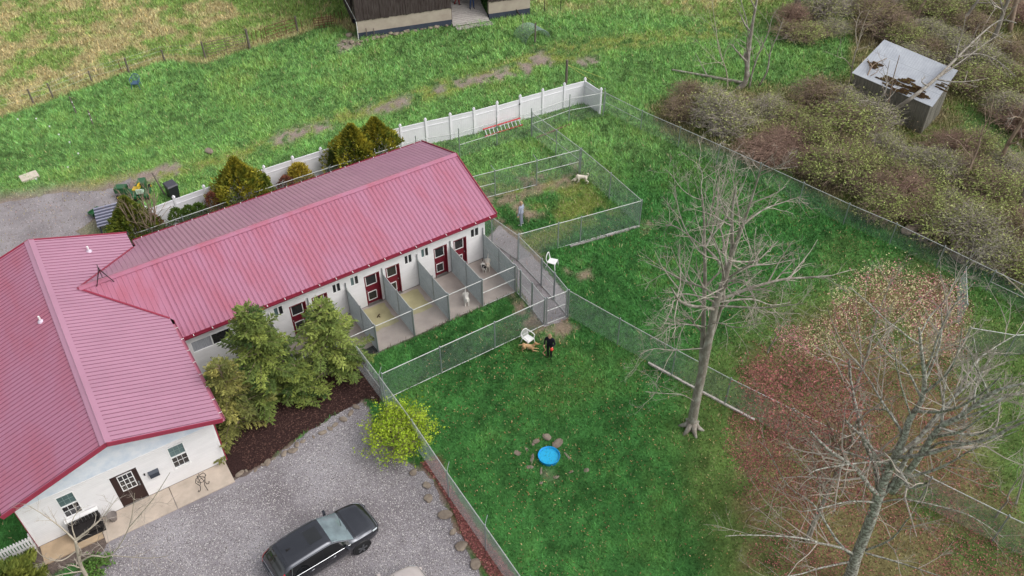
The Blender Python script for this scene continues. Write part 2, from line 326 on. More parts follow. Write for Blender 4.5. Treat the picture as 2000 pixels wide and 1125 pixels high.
lot = sheet('driveway', [G(*p) for p in Z_LOT], m_gravel, .004, .1, label='grey gravel parking area in front of the white building')
bkl = sheet('back_driveway', [G(*p) for p in Z_BACKLOT], m_gravel2, .004, .18, label='worn gravel drive behind the red roofed building')
m_mulch = mat('bark_mulch', S(58, 42, 40), rough=1, var=.4, scale=14, bump=1, bscale=40, spec=.1, grain=.4)
mul = sheet('mulch_bed', [G(*p) for p in Z_MULCH], m_mulch, .008, .08, label='dark bark mulch bed beneath the evergreens')
wlk = sheet('gravel_walk', [G(*p) for p in Z_WALK], m_gravel2, .004, .05, label='narrow gravel walk between chain-link fences')
m_conc = mat('pale_concrete', S(186, 172, 158), rough=.85, var=.16, scale=1.4, bump=.15, bscale=50, spec=.25, grain=.08)
m_concd = mat('stained_concrete', S(156, 146, 140), rough=.85, scale=.9, col2=S(182, 170, 162), ramp=(.3, .7), bump=.15, bscale=50, spec=.25, grain=.06)
m_algae = mat('green_stained_concrete', S(172, 164, 128), rough=.85, var=.14, scale=1.6, spec=.25)
def slab(name, x0, x1, y0, y1, z0, z1, mt, label=None, parent=None):
    o = MB().b2((x0, y0, z0), (x1, y1, z1)).build(name, mt, parent)
    if parent is None: prop(o, label, None, kind='structure')
    return o
# patio in front of the gable: two pours with a joint
slab('patio', -19.70, -17.18, -6.92, -5.60, -.05, .05, m_conc, 'pale concrete patio slab along the gable wall')
slab('patio', -22.70, -19.73, -6.92, -5.60, -.05, .045, m_conc, 'concrete patio slab at the dark entrance door')
slab('patio', -25.05, -22.73, -6.62, -5.60, -.05, .05, mat('buff_concrete', S(176, 154, 128), rough=.9, var=.2, scale=1.5, spec=.2, grain=.08), 'buff concrete patio slab beside the hedge')
# stones scattered in the gravel (uncountable)
def stones(name, polys, n, cols, size, label, z=.004, dmax=1e9):
    us = np.concatenate([np.array(p)[:, 0] for p in polys]); xs = [G(*q)[0] for p in polys for q in p]; ys = [G(*q)[1] for p in polys for q in p]
    x = NR.uniform(max(min(xs), -40), min(max(xs), 40), n*4); y = NR.uniform(max(min(ys), -30), min(max(ys), 30), n*4)
    d = np.stack([x, y, 0*x], -1)-CAM; zz = np.maximum(d @ CF, 1); U = 1000+FOC*(d @ CR)/zz; V = 562.5-FOC*(d @ CU)/zz
    k = np.zeros(len(x), bool)
    for p in polys: k |= sdpoly(U, V, p) < 0
    k &= (U > -80) & (U < 2080) & (V < 1220)
    for a, b, c, e in BX[:2]+BX[3:]: k &= ~((x > a) & (x < b) & (y > c) & (y < e))
    x, y = x[k][:n], y[k][:n]; m_ = len(x)
    s_ = NR.uniform(size[0], size[1], m_); a = NR.uniform(0, 6.28, m_)
    base = np.array([[1, 0, 0], [0, .8, .1], [-.9, .1, 0], [0, -.85, 0], [.1, .1, .6]])
    Vv = np.zeros((m_, 5, 3)); ca, sa = np.cos(a), np.sin(a)
    for i in range(5):
        bb = base[i]*(1+NR.uniform(-.3, .3, (m_, 1))); Vv[:, i, 0] = x+s_*(bb[:, 0]*ca-bb[:, 1]*sa); Vv[:, i, 1] = y+s_*(bb[:, 0]*sa+bb[:, 1]*ca); Vv[:, i, 2] = z+s_*np.maximum(bb[:, 2], 0)
    F_ = np.array([[0, 1, 4], [1, 2, 4], [2, 3, 4], [3, 0, 4]])[None]+5*np.arange(m_)[:, None, None]
    cc = np.array(cols)[NR.randint(0, len(cols), m_)]*NR.uniform(.7, 1.25, (m_, 1))
    o = mesh_obj(name, Vv.reshape(-1, 3), F_.reshape(-1, 3), mat('loose_stone_and_chips', attr=True, rough=.9, var=.1, spec=.2), cols=np.repeat(cc, 5, 0))
    prop(o, label, name.replace('_', ' '), kind='stuff'); return o
stones('gravel', [Z_LOT], 52000, [S(178, 173, 172), S(150, 145, 145), S(118, 112, 112), S(200, 196, 193), S(96, 90, 90)], (.012, .03), 'loose pale limestone chips over the parking area')
stones('gravel', [Z_BACKLOT, Z_WALK]+Z_DIRT, 26000, [S(180, 172, 172), S(150, 142, 142), S(120, 112, 112)], (.015, .035), 'loose grey chips on the worn drive and walk')
stones('mulch_chips', [Z_MULCH], 9000, [S(70, 48, 44), S(48, 34, 32), S(96, 70, 62)], (.02, .05), 'dark bark chips spread under the evergreens', .01)
# fallen leaves
def leaves(name, sel, n, cols, label, size=(.03, .06)):
    poly, amp = sel; xs = [G(*q)[0] for q in poly]; ys = [G(*q)[1] for q in poly]
    x = NR.uniform(min(xs), max(xs), n*6); y = NR.uniform(min(ys), max(ys), n*6)
    d = np.stack([x, y, 0*x], -1)-CAM; zz = np.maximum(d @ CF, 1); U = 1000+FOC*(d @ CR)/zz; V = 562.5-FOC*(d @ CU)/zz
    k = (sdpoly(U, V, poly)+amp*(vnoise(x, y, 2.5, 3, 8)-.5)*2 < 0) & (NR.rand(len(x)) < np.clip(vnoise(x, y, 1.5, 2, 9)*2-.35, .05, 1)) & (U > -50) & (U < 2080) & (V < 1200) & (V > -50)
    for a, b, c, e in BX: k &= ~((x > a) & (x < b) & (y > c) & (y < e))
    x, y = x[k][:n], y[k][:n]; m_ = len(x); s_ = NR.uniform(*size, m_); a = NR.uniform(0, 6.28, m_); zt = NR.uniform(.02, .09, m_)
    c_ = np.stack([x, y, zt], -1); u_ = np.stack([np.cos(a), np.sin(a), NR.uniform(-.4, .4, m_)], -1)*s_[:, None]; v_ = np.stack([-np.sin(a), np.cos(a), NR.uniform(-.5, .5, m_)], -1)*s_[:, None]*.6
    Vv = np.stack([c_-u_, c_+v_, c_+u_, c_-v_], 1).reshape(-1, 3); cc = np.array(cols)[NR.randint(0, len(cols), m_)]*NR.uniform(.6, 1.2, (m_, 1))
    o = mesh_obj(name, Vv, np.arange(m_*4).reshape(-1, 4), mat('dry_leaves', attr=True, rough=.8, var=.1, spec=.2), cols=np.repeat(cc, 4, 0)); prop(o, label, 'leaves', kind='stuff'); return o
LC = [S(168, 120, 84), S(190, 150, 104), S(140, 96, 70), S(206, 176, 130)]; RC = [S(152, 92, 88), S(130, 78, 76), S(170, 112, 104), S(112, 76, 70)]
leaves('fallen_leaves', ([(820, 640), (1100, 620), (1460, 800), (1440, 1180), (1050, 1180), (840, 860)], 0), 1800, LC, 'tan dry leaves scattered over the front lawn', (.02, .045))
leaves('fallen_leaves', ([(1130, 420), (1560, 380), (1740, 480), (1480, 680), (1300, 640)], 0), 900, LC, 'dry leaves scattered over the side yard', (.02, .045))
leaves('fallen_leaves', (Z_STRIP, 4), 3500, RC, 'reddish leaves drifted against the fence by the gravel', (.03, .06))
leaves('fallen_leaves', (Z_RED, 60), 24000, RC, 'reddish leaf litter under the bare trees', (.022, .045))
leaves('fallen_leaves', (Z_WOOD, 30), 16000, [S(120, 92, 84), S(96, 76, 66), S(150, 112, 100), S(88, 72, 56)], 'brown leaf litter on the thicket floor', (.04, .09))
# ================================================================== THE L-SHAPED KENNEL BUILDING
m_roof = mat('faded_red_metal', S(172, 114, 138), rough=.34, scale=.55, col2=S(170, 96, 114), ramp=(.42, .72), spec=.7, stretch=(1.6, .5, 1), bump=.05, bscale=3)
m_roof_lit = mat('faded_red_metal_lit', S(176, 128, 150), rough=.34, var=.07, scale=.6, spec=.7, bump=.05, bscale=3)  # lighter copy for back and right slopes, their brighter light put into the colour
m_ribside = mat('dark_rib_sides', S(118, 62, 86), rough=.6, var=.15, scale=4)  # darker red on the side faces of the roof ribs
m_ribside2 = mat('dark_pink_rib_sides', S(112, 58, 84), rough=.6, var=.15, scale=4)  # darker rib sides for the paler roof sheets
m_trim = mat('dark_red_trim', S(146, 48, 70), rough=.4, var=.08, scale=2, spec=.5)
m_maroon = mat('maroon_door_paint', S(112, 26, 42), rough=.45, var=.1, scale=3, spec=.4)
m_siding = mat('white_vinyl_siding', S(222, 220, 220), rough=.5, var=.05, scale=1.2, spec=.35, stretch=(1, 1, 4), grain=.03)
m_white = mat('white_painted_trim', S(232, 231, 230), rough=.45, var=.04, scale=3, spec=.4)
m_gpanel = mat('blue_white_gable_sheathing', S(204, 214, 226), rough=.55, scale=2.2, col2=S(226, 230, 236), ramp=(.35, .65), spec=.35, bump=.3, bscale=6)
m_found = mat('grey_foundation', S(120, 116, 112), rough=.9, var=.15, scale=3, spec=.2)
m_glass = mat('dark_window_glass', S(46, 46, 48), rough=.06, var=.25, scale=1.2, spec=.8)
m_glassg = mat('greenish_window_glass', S(92, 112, 112), rough=.08, var=.2, scale=1.5, spec=.8)
m_curt = mat('pale_curtain_behind_glass', S(168, 170, 176), rough=.15, var=.3, scale=5, spec=.8, stretch=(6, 1, .3))
m_soff = mat('lilac_soffit', S(176, 132, 150), rough=.6, var=.05, spec=.3)
m_black = mat('black_iron', S(30, 28, 28), rough=.5, var=.15, spec=.4)
m_galv = mat('galvanised_steel', S(164, 170, 172), rough=.42, var=.12, scale=7, metal=.55, spec=.5)
m_brown = mat('dark_brown_door', S(52, 34, 32), rough=.5, var=.12, spec=.4)
KX0, KX1 = -16.78, 0.0; KYB = 7.95; RO = .626; EY, EZ, RY, RZ, BY = -.271, 3.058, 3.979, 4.53, 8.225
MG, MGB, MR, MRZ, MEX, MEZ, MELX = -6.33, 8.475, -21.085, 4.883, -16.78, 3.449, -25.39
GY, GXR, GXL, MYB = -5.595, -17.134, -25.077, 8.1
bld = thing('kennel_building', 'white sided L-shaped kennel building with faded red ribbed metal roof', 'building', (-12, 0, 0))
def siding(name, o, ud, ln, z0, z1, nr, openings=(), top=None, mt=None, h=.102):
    o = np.array(o, float); ud = np.array(ud, float); nr = np.array(nr, float); V_ = []; F_ = []
    nrow = int(round((z1-z0)/h)); h = (z1-z0)/nrow
    for i in range(nrow):
        a, b = z0+i*h, z0+(i+1)*h; iv = [(0.0, ln)] if top is None else [top(b)]
        if iv[0][1]-iv[0][0] < .02: continue
        for (u0, u1, q0, q1) in openings:
            if (a+b)/2 > q0 and (a+b)/2 < q1:
                nv = []
                for s, e in iv:
                    if u1 <= s or u0 >= e: nv.append((s, e)); continue
                    if u0 > s: nv.append((s, u0))
                    if u1 < e: nv.append((u1, e))
                iv = nv
        for s, e in iv:
            k = len(V_); p = lambda u, z, d: tuple(o+ud*u+nr*d+np.array([0, 0, z]))
            V_ += [p(s, a, .020), p(e, a, .020), p(e, b, .001), p(s, b, .001), p(s, a, 0), p(e, a, 0), p(s, b-.026, .017), p(e, b-.026, .017)]
            F_ += [(k, k+1, k+7, k+6), (k+6, k+7, k+2, k+3), (k+4, k+5, k+1, k)]
    return mesh_obj(name, V_, F_, mt or m_siding, bld)
# ---- openings
DW = [(-1.98, -1.17), (-3.21, -2.39), (-6.10, -5.28), (-7.34, -6.46), (-10.24, -9.41), (-11.45, -10.58), (-13.55, -12.69)]
WW = [(-.90, -.36), (-3.98, -3.50), (-4.97, -4.50), (-8.10, -7.62), (-9.10, -8.63), (-12.24, -11.74)]
kop = [(a-KX0, b-KX0, 0, 2.1) for a, b in DW]+[(a-KX0, b-KX0, 1.80, 2.42) for a, b in WW]+[(-16.38-KX0, -14.42-KX0, 1.62, 2.36)]
siding('wall', (KX0, 0, 0), (1, 0, 0), KX1-KX0, .08, 3.02, (0, -1, 0), kop)
siding('wall', (0, 0, 0), (0, 1, 0), KYB, .08, 4.40, (1, 0, 0), (), lambda z: (max(0, (z-3.10)/.3463), KYB-max(0, (z-3.10)/.3463)))
siding('wall', (0, KYB, 0), (-1, 0, 0), 16.9, .08, 3.02, (0, 1, 0))
gop = [(-19.19-GXL, -18.49-GXL, .95, 2.38), (-23.70-GXL, -23.0-GXL, .95, 2.36), (-21.63-GXL, -20.55-GXL, 0, 2.1)]
siding('wall', (GXL, GY, 0), (1, 0, 0), GXR-GXL, .07, 2.62, (0, -1, 0), gop)
siding('wall', (GXR, GY, 0), (0, 1, 0), 5.6, .07, 3.4, (1, 0, 0)); siding('wall', (GXL, MYB, 0), (0, -1, 0), MYB-GY, .07, 3.4, (-1, 0, 0))
siding('wall', (GXR, MYB, 0), (-1, 0, 0), GXR-GXL, .07, 4.7, (0, 1, 0), (), lambda z: (max(0, (z-3.3)/.333), GXR-GXL-max(0, (z-3.3)/.333)))
MB().poly([(GXL, GY-.004, 2.622), (GXR, GY-.004, 2.622), (GXR, GY-.004, 3.30), (MR, GY-.004, 4.60), (GXL, GY-.004, 3.30)]).build('gable_panel', m_gpanel, bld)
f = MB(); f.b2((KX0, -.03, -.02), (KX1+.02, KYB+.02, .08)); f.b2((GXL-.02, GY-.03, -.02), (GXR+.02, MYB, .07)); f.build('foundation', m_found, bld)
c = MB(); c.b2((KX0, .16, .08), (KX1-.02, KYB-.02, 3.0)); c.b2((GXL+.02, GY+.16, .07), (GXR-.02, MYB-.02, 3.2)); c.build('inner_wall', m_black, bld)
for (x, y, z1, sx, sy) in ((KX1, 0, 3.0, 1, -1), (KX1, KYB, 3.0, 1, 1), (GXR, GY, 3.3, 1, -1), (GXL, GY, 3.3, -1, -1)):
    MB().b2((x-.06*sx, y-.02*sy, .06), (x+.022*sx, y+.024*sy, z1)).build('corner_trim', m_white, bld)
MB().b2((GXL-.05, GY-.035, .05), (GXL-.024, GY+.05, 3.2)).build('downspout', m_trim, bld)
d = MB(); d.tube([(GXR+.05, GY+.02, .05), (GXR+.05, GY+.02, 2.9), (MEX-.02, GY-.25, 3.28)], .04, 8); d.build('downspout', m_trim, bld)
# ---- kennel doors: window above, dog flap below
def pane_in(par, x0, x1, z0, z1, y, gm, fm=None, fw=.035, nm='glass_pane', fn='pane_frame', d=.02):
    MB().b2((x0, y, z0), (x1, y+.01, z1)).build(nm, gm, par)
    r = MB()
    for a, b in (((x0-fw, y-d, z0-fw), (x1+fw, y+.012, z0)), ((x0-fw, y-d, z1), (x1+fw, y+.012, z1+fw)), ((x0-fw, y-d, z0), (x0, y+.012, z1)), ((x1, y-d, z0), (x1+fw, y+.012, z1))): r.b2(a, b)
    r.build(fn, fm or m_white, par)
for i, (a, b) in enumerate(DW):
    yy = .10
    m_ = MB(); m_.b2((a+.05, yy, .03), (b-.05, yy+.05, 2.05)); dr = m_.build('door', m_maroon, bld)
    j = MB(); j.b2((a, -.02, .02), (a+.05, yy+.05, 2.1)); j.b2((b-.05, -.02, .02), (b, yy+.05, 2.1)); j.b2((a+.05, -.02, 2.05), (b-.05, yy+.05, 2.1)); j.build('door_frame', m_maroon, dr)
    fl = i % 2 == 0; x0, x1 = (a+.13, b-.19)
    pane_in(dr, x0, x1, 1.37, 1.98, yy-.012, m_glass)
    pane_in(dr, x0+.04, x1-.08, .32, .84, yy-.012, m_glass, nm='dog_flap', fn='dog_flap_frame')
    MB().tube([(b-.11 if fl else a+.09, yy-.01, 1.02), (b-.11 if fl else a+.09, yy-.06, 1.02)], .028, 8).build('door_knob', m_galv, dr)
    MB().b2((a-.02, -.10, 0.02), (b+.02, .1, .055)).build('threshold', m_found, dr)
def slider(x0, x1, z0, z1, y, g1, g2):
    r = MB(); fw = .035
    for p, q in (((x0, y-.02, z0), (x1, y+.07, z0+fw)), ((x0, y-.02, z1-fw), (x1, y+.07, z1)), ((x0, y-.02, z0+fw), (x0+fw, y+.07, z1-fw)), ((x1-fw, y-.02, z0+fw), (x1, y+.07, z1-fw)), (((x0+x1)/2-.03, y-.012, z0+fw), ((x0+x1)/2+.03, y+.06, z1-fw))): r.b2(p, q)
    wdw = r.build('window', m_white, bld)
    for p0, p1, gm in ((x0+fw, (x0+x1)/2-.03, g1), ((x0+x1)/2+.03, x1-fw, g2)): MB().b2((p0, y+.03, z0+fw), (p1, y+.04, z1-fw)).build('pane', gm, wdw)
    return wdw
for i, (a, b) in enumerate(WW): slider(a, b, 1.80, 2.42, 0, m_glassg if i % 2 else m_glass, m_glass)
slider(-16.38, -14.42, 1.62, 2.36, 0, m_curt, m_glass)
# ---- gable windows (double hung with grilles) and entrance door
def dhung(x0, x1, z0, z1, y):
    r = MB(); fw = .04; zm = (z0+z1)/2
    for p, q in (((x0-.02, y-.05, z0-.05), (x1+.02, y+.05, z0)), ((x0, y-.03, z1-fw), (x1, y+.05, z1)), ((x0, y-.03, z0), (x0+fw, y+.05, z1-fw)), ((x1-fw, y-.03, z0), (x1, y+.05, z1-fw)), ((x0+fw, y-.02, zm-.025), (x1-fw, y+.04, zm+.025))): r.b2(p, q)
    wd = r.build('window', m_white, bld)
    for (p0, p1, gm, yo) in ((z0, zm-.025, m_glass, .035), (zm+.025, z1-fw, m_glassg, .02)):
        MB().b2((x0+fw, y+yo, p0), (x1-fw, y+yo+.01, p1)).build('pane', gm, wd)
        g = MB(); mm_ = m_white if gm is m_glass else mat('grey_grille', S(120, 140, 138), rough=.5)
        for k in (1, 2): xx = x0+fw+(x1-x0-2*fw)*k/3; g.b2((xx-.008, y+yo-.012, p0), (xx+.008, y+yo, p1))
        g.b2((x0+fw, y+yo-.0125, (p0+p1)/2-.008), (x1-fw, y+yo-.0005, (p0+p1)/2+.008)); g.build('grille', mm_, wd)
dhung(-19.19, -18.49, .99, 2.38, GY); dhung(-23.70, -23.0, .97, 2.36, GY)
dr = MB().b2((-21.60, GY+.02, .06), (-20.58, GY+.07, 2.08)).build('door', m_brown, bld)
j = MB(); j.b2((-21.63, GY-.025, .05), (-21.59, GY+.07, 2.1)); j.b2((-20.59, GY-.025, .05), (-20.55, GY+.07, 2.1)); j.b2((-21.59, GY-.025, 2.06), (-20.59, GY+.07, 2.1)); j.build('door_frame', m_brown, dr)
pane_in(dr, -21.34, -20.79, 1.03, 1.96, GY+.005, m_glass)
g = MB()
for k in (1, 2):
    xx = -21.34+.55*k/3; g.b2((xx-.012, GY-.012, 1.03), (xx+.012, GY+.004, 1.96)); zz_ = 1.03+.93*k/3; g.b2((-21.34, GY-.0125, zz_-.012), (-20.79, GY+.0035, zz_+.012))
g.build('grille', m_white, dr)
for zz_ in (1.02, 1.18): MB().tube([(-20.68, GY+.02, zz_), (-20.68, GY-.05, zz_)], .03, 8).build('door_knob', m_galv, dr)
pn = MB(); pn.b2((-21.40, GY+.008, .22), (-20.78, GY+.022, .80)); pn.build('door_panel', m_brown, dr)
# ---- roof: every ribbed sheet is a piece of its own
def rib_profile(wd, nr_, h=.022):
    pr = []; st = wd/nr_
    for k in range(nr_):
        c0 = st*(k+.5)
        pr += [(c0-st/2, 0), (c0-.034, 0), (c0-.010, h), (c0+.010, h), (c0+.038, 0)]
        pr += [(c0+st/4-.015, 0), (c0+st/4, .006), (c0+st/4+.015, 0)] if k % 1 == 0 else []
    pr.append((wd, 0)); return pr
def slope(roof, e0, ud, n, wd, up, ls, mt, clips=(), nrib=3, shared=None):
    e0, ud, up = (np.array(a, float) for a in (e0, ud, up)); nn = nrm(np.cross(ud, up)); nn = nn if nn[2] > 0 else -nn
    pr = rib_profile(wd, nrib); rl = rootloc(roof)
    base = None
    for i in range(n):
        o = e0+ud*wd*i; mn = o; dz = nn*.002*(i % 2)
        if base is None:
            V_ = [tuple(ud*u+nn*h) for u, h in pr]+[tuple(ud*u+nn*h+up*ls) for u, h in pr]; k = len(pr)
            F_ = [(j, j+1, k+j+1, k+j) for j in range(k-1)]; me = bpy.data.meshes.new('roof_panel'); me.from_pydata(V_, [], F_); me.materials.append(mt); me.materials.append(m_ribside if mt is m_roof else m_ribside2); me.update(); base = me
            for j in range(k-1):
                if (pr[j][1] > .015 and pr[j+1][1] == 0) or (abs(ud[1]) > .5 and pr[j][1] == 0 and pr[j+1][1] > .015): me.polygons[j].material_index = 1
        need = [c for c in clips if c[2](o, wd)]
        m_e = base
        if need:
            bm = bmesh.new(); bm.from_mesh(base)
            for pc, pn_, _ in need:
                bmesh.ops.bisect_plane(bm, geom=bm.verts[:]+bm.edges[:]+bm.faces[:], plane_co=Vector(np.array(pc)-o), plane_no=Vector(pn_), clear_outer=True)
            if len(bm.faces) == 0: bm.free(); continue
            m_e = bpy.data.meshes.new('roof_panel'); bm.to_mesh(m_e); bm.free(); m_e.materials.clear(); m_e.materials.append(mt); m_e.materials.append(m_ribside if mt is m_roof else m_ribside2)
        ob = bpy.data.objects.new('roof_panel', m_e); COL.objects.link(ob); ob.parent = roof; ob.location = Vector(o+dz-rl)
ks = math.hypot(RY-EY, RZ-EZ); ms = math.hypot(MR-MEX, MRZ-MEZ)
upF = nrm((0, RY-EY, RZ-EZ)); upB = nrm((0, RY-BY, RZ-EZ)); upR = nrm((MR-MEX, 0, MRZ-MEZ)); upL = nrm((MR-MELX, 0, MRZ-MEZ))
apex = np.array([-19.99, RY, RZ]); vf = np.array([MEX, .858, MEZ]); vb = np.array([MEX, 7.096, MEZ])
T = .03
kr = MB()
kr.poly([(-16.66, EY, EZ-.002), (RO, EY, EZ-.002), (RO, RY, RZ-.002), (-16.66, RY, RZ-.002)], .10, (0, 0, -1))
kr.poly([(-16.66, RY, RZ-.002), (RO, RY, RZ-.002), (RO, BY, EZ-.002), (-16.66, BY, EZ-.002)], .10, (0, 0, -1))
kroof = kr.build('roof', m_trim, bld)
nK = 25; wK = (RO+16.63)/24
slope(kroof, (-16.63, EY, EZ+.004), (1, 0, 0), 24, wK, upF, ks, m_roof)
slope(kroof, (-16.63, BY, EZ+.004), (1, 0, 0), 24, wK, upB, ks, m_roof_lit)
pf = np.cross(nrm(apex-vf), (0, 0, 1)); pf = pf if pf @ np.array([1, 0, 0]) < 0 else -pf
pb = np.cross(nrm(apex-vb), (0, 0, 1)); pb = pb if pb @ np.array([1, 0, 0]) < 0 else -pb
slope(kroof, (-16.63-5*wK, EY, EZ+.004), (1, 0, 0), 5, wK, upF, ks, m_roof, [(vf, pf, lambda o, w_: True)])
slope(kroof, (-16.63-5*wK, BY, EZ+.004), (1, 0, 0), 5, wK, upB, ks, m_roof_lit, [(vb, pb, lambda o, w_: True)])
mr_ = MB()
mr_.poly([(MEX, MG, MEZ-.002), (MEX, MGB, MEZ-.002), (MR, MGB, MRZ-.002), (MR, MG, MRZ-.002)], .10, (0, 0, -1))
mr_.poly([(MR, MG, MRZ-.002), (MR, MGB, MRZ-.002), (MELX, MGB, MEZ-.002), (MELX, MG, MEZ-.002)], .10, (0, 0, -1))
mroof = mr_.build('roof', m_trim, bld)
nM = 20; wM = (MGB-MG)/nM
slope(mroof, (MEX, MG, MEZ+.004), (0, 1, 0), nM, wM, upR, ms, m_roof_lit)
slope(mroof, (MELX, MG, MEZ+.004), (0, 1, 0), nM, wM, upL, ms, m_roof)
def cap(a, b, d1, d2, wd, roof, mt, nm='ridge_cap', lift=.045):
    a, b, d1, d2 = (np.array(q, float) for q in (a, b, d1, d2)); r = MB(); z = np.array([0, 0, lift])
    for dd in (d1, d2): r.poly([a+z, b+z, b+z+dd*wd, a+z+dd*wd], .012, (0, 0, 1))
    r.tube([a+z+(0, 0, .012), b+z+(0, 0, .012)], .03, 6); return r.build(nm, mt, roof)
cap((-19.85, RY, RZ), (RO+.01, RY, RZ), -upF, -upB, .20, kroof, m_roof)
cap((MR, MG-.01, MRZ), (MR, MGB+.01, MRZ), -upR, -upL, .24, mroof, m_roof_lit)
def trim(pts, w_, h_, roof, nm='rake_trim', mt=None):
    r = MB()
    for a, b in zip(pts[:-1], pts[1:]): r.bar(a, b, w_, h_)
    return r.build(nm, mt or m_trim, roof)
trim([(RO+.03, EY-.02, EZ-.02), (RO+.03, RY, RZ-.02), (RO+.03, BY+.02, EZ-.02)], .05, .17, kroof)
trim([(MELX-.02, MG-.03, MEZ-.04), (MR, MG-.03, MRZ-.04), (MEX+.02, MG-.03, MEZ-.04)], .05, .20, mroof)
trim([(MELX-.02, MGB+.03, MEZ-.03), (MR, MGB+.03, MRZ-.03), (MEX+.02, MGB+.03, MEZ-.03)], .05, .17, mroof)
trim([apex+(.1, 0, .035), vf+(0, 0, .035)], .09, .02, kroof, 'valley_flashing'); trim([apex+(.1, 0, .035), vb+(0, 0, .035)], .09, .02, kroof, 'valley_flashing')
# soffits
s = MB(); s.b2((-16.7, EY+.02, EZ-.13), (RO-.02, .0, EZ-.11)); s.b2((-16.7, KYB, EZ-.13), (RO-.02, BY-.02, EZ-.11)); s.build('soffit', m_soff, kroof)
s = MB(); s.poly([(MEX-.02, MG, MEZ-.115), (MEX-.02, GY, MEZ-.115), (MR, GY, MRZ-.115), (MR, MG, MRZ-.115)], .02, (0, 0, -1)); s.poly([(MELX+.02, MG, MEZ-.115), (MELX+.02, GY, MEZ-.115), (MR, GY, MRZ-.115), (MR, MG, MRZ-.115)], .02, (0, 0, -1))
s.b2((GXR, MG+.1, MEZ-.16), (MEX-.02, 0.6, MEZ-.14)); s.build('soffit', m_soff, mroof)
def gutter(a, b, out, roof, mt):
    a, b, out = (np.array(q, float) for q in (a, b, out)); g = MB(); dn = np.array([0, 0, -.11])
    g.poly([a+dn, b+dn, b+dn+out*.10, a+dn+out*.10], .008, (0, 0, 1)); g.poly([a+dn+out*.10, b+dn+out*.10, b+out*.125, a+out*.125], .008, out); g.poly([a+dn, b+dn, b, a], .006, -out)
    go = g.build('gutter', mt, roof); k = MB(); n = int(np.linalg.norm(b-a)/.95)
    for i in range(n+1):
        p = a+(b-a)*(i+.5)/(n+1); k.bar(p+(0, 0, .004), p+out*.135+(0, 0, .004), .03, .012)
    k.build('gutter_bracket', m_white, go)
gutter((-16.6, EY-.012, EZ-.03), (RO, EY-.012, EZ-.03), (0, -1, 0), kroof, m_trim); gutter((-16.6, BY+.012, EZ-.03), (RO, BY+.012, EZ-.03), (0, 1, 0), kroof, m_trim)
gutter((MEX+.012, MG, MEZ-.03), (MEX+.012, .55, MEZ-.03), (1, 0, 0), mroof, mat('pinkish_gutter', S(190, 120, 140), rough=.4, var=.06))
# pipe vents and the lightning-rod tripod on the roof
def roofhit(u, v, p0, n):
    d_ = ray(u, v); p0 = np.array(p0); n = np.array(n); t = ((p0-CAM) @ n)/(d_ @ n); return CAM+t*d_
nR = np.cross((0, 1, 0), upR); nL = np.cross((0, 1, 0), upL); nF = np.cross((1, 0, 0), upF); nB = np.cross((1, 0, 0), upB)
for u, v, p0, n in ((174, 491, (MEX, 0, MEZ), nR), (80, 628, (MELX, 0, MEZ), nL)):
    p = roofhit(u, v, p0, n); r = MB(); r.tube([p-(0, 0, .05), p+(0, 0, .32)], .045, 10); vt = r.build('vent_pipe', m_white, mroof)
    MB().lathe(p+np.array((0, 0, -.03)), [(.15, .02), (.12, .08), (.06, .13), (.05, .17)], 12).build('pipe_boot', mat('pale_rubber_boot', S(206, 190, 206), rough=.5), vt) if False else MB().lathe(p+np.array((0, 0, -.03)), [(.15, .02), (.12, .08), (.06, .13), (.05, .17)], 12).build('pipe_boot', mat('pale_rubber_boot', S(206, 190, 206), rough=.5), mroof)
f1 = roofhit(189, 560, (0, EY, EZ), nF); f2 = roofhit(223, 550, (0, EY, EZ), nF); top = VP(193, 526, (f1+f2)/2)
top = np.array(top); f3 = (f1+f2)/2+(0, 1.2, .35); tri = MB()
for q in (f1, f2, f3): tri.tube([q, top], .022, 6)
tri.tube([top-(0, 0, .1), top+(0, 0, .08)], .03, 6); tri.tube([(f1*.55+top*.45), (f2*.55+top*.45), (f3*.55+top*.45), (f1*.55+top*.45)], .012, 5)
tri.tube([top, top-(0, -.05, .55)], .015, 5)
to = tri.build('roof_tripod', m_black, None, loc=tuple(f1)); prop(to, 'dark iron three-legged mast stand on the red roof where the ridges meet', 'mast stand')
# wall-hung things
mb = MB(); mb.b2((-20.21, GY-.13, 1.14), (-19.81, GY-.018, 1.42)); mb.poly([(-20.23, GY-.15, 1.40), (-19.79, GY-.15, 1.40), (-19.79, GY-.018, 1.50), (-20.23, GY-.018, 1.50)], .015, (0, -.5, 1))
prop(mb.build('mailbox', mat('dark_slate_metal', S(44, 52, 66), rough=.4, var=.1), None, loc=(-20, GY, 1.14)), 'dark slate wall mailbox beside the brown entrance door', 'mailbox')
mb = MB(); mb.b2((-20.39, GY-.05, 1.41), (-20.33, GY-.016, 1.53)); mb.tube([(-20.36, GY-.05, 1.49), (-20.36, GY-.07, 1.49)], .02, 8)
prop(mb.build('doorbell', m_black, None, loc=(-20.36, GY, 1.41)), 'small black doorbell between mailbox and brown door', 'doorbell')
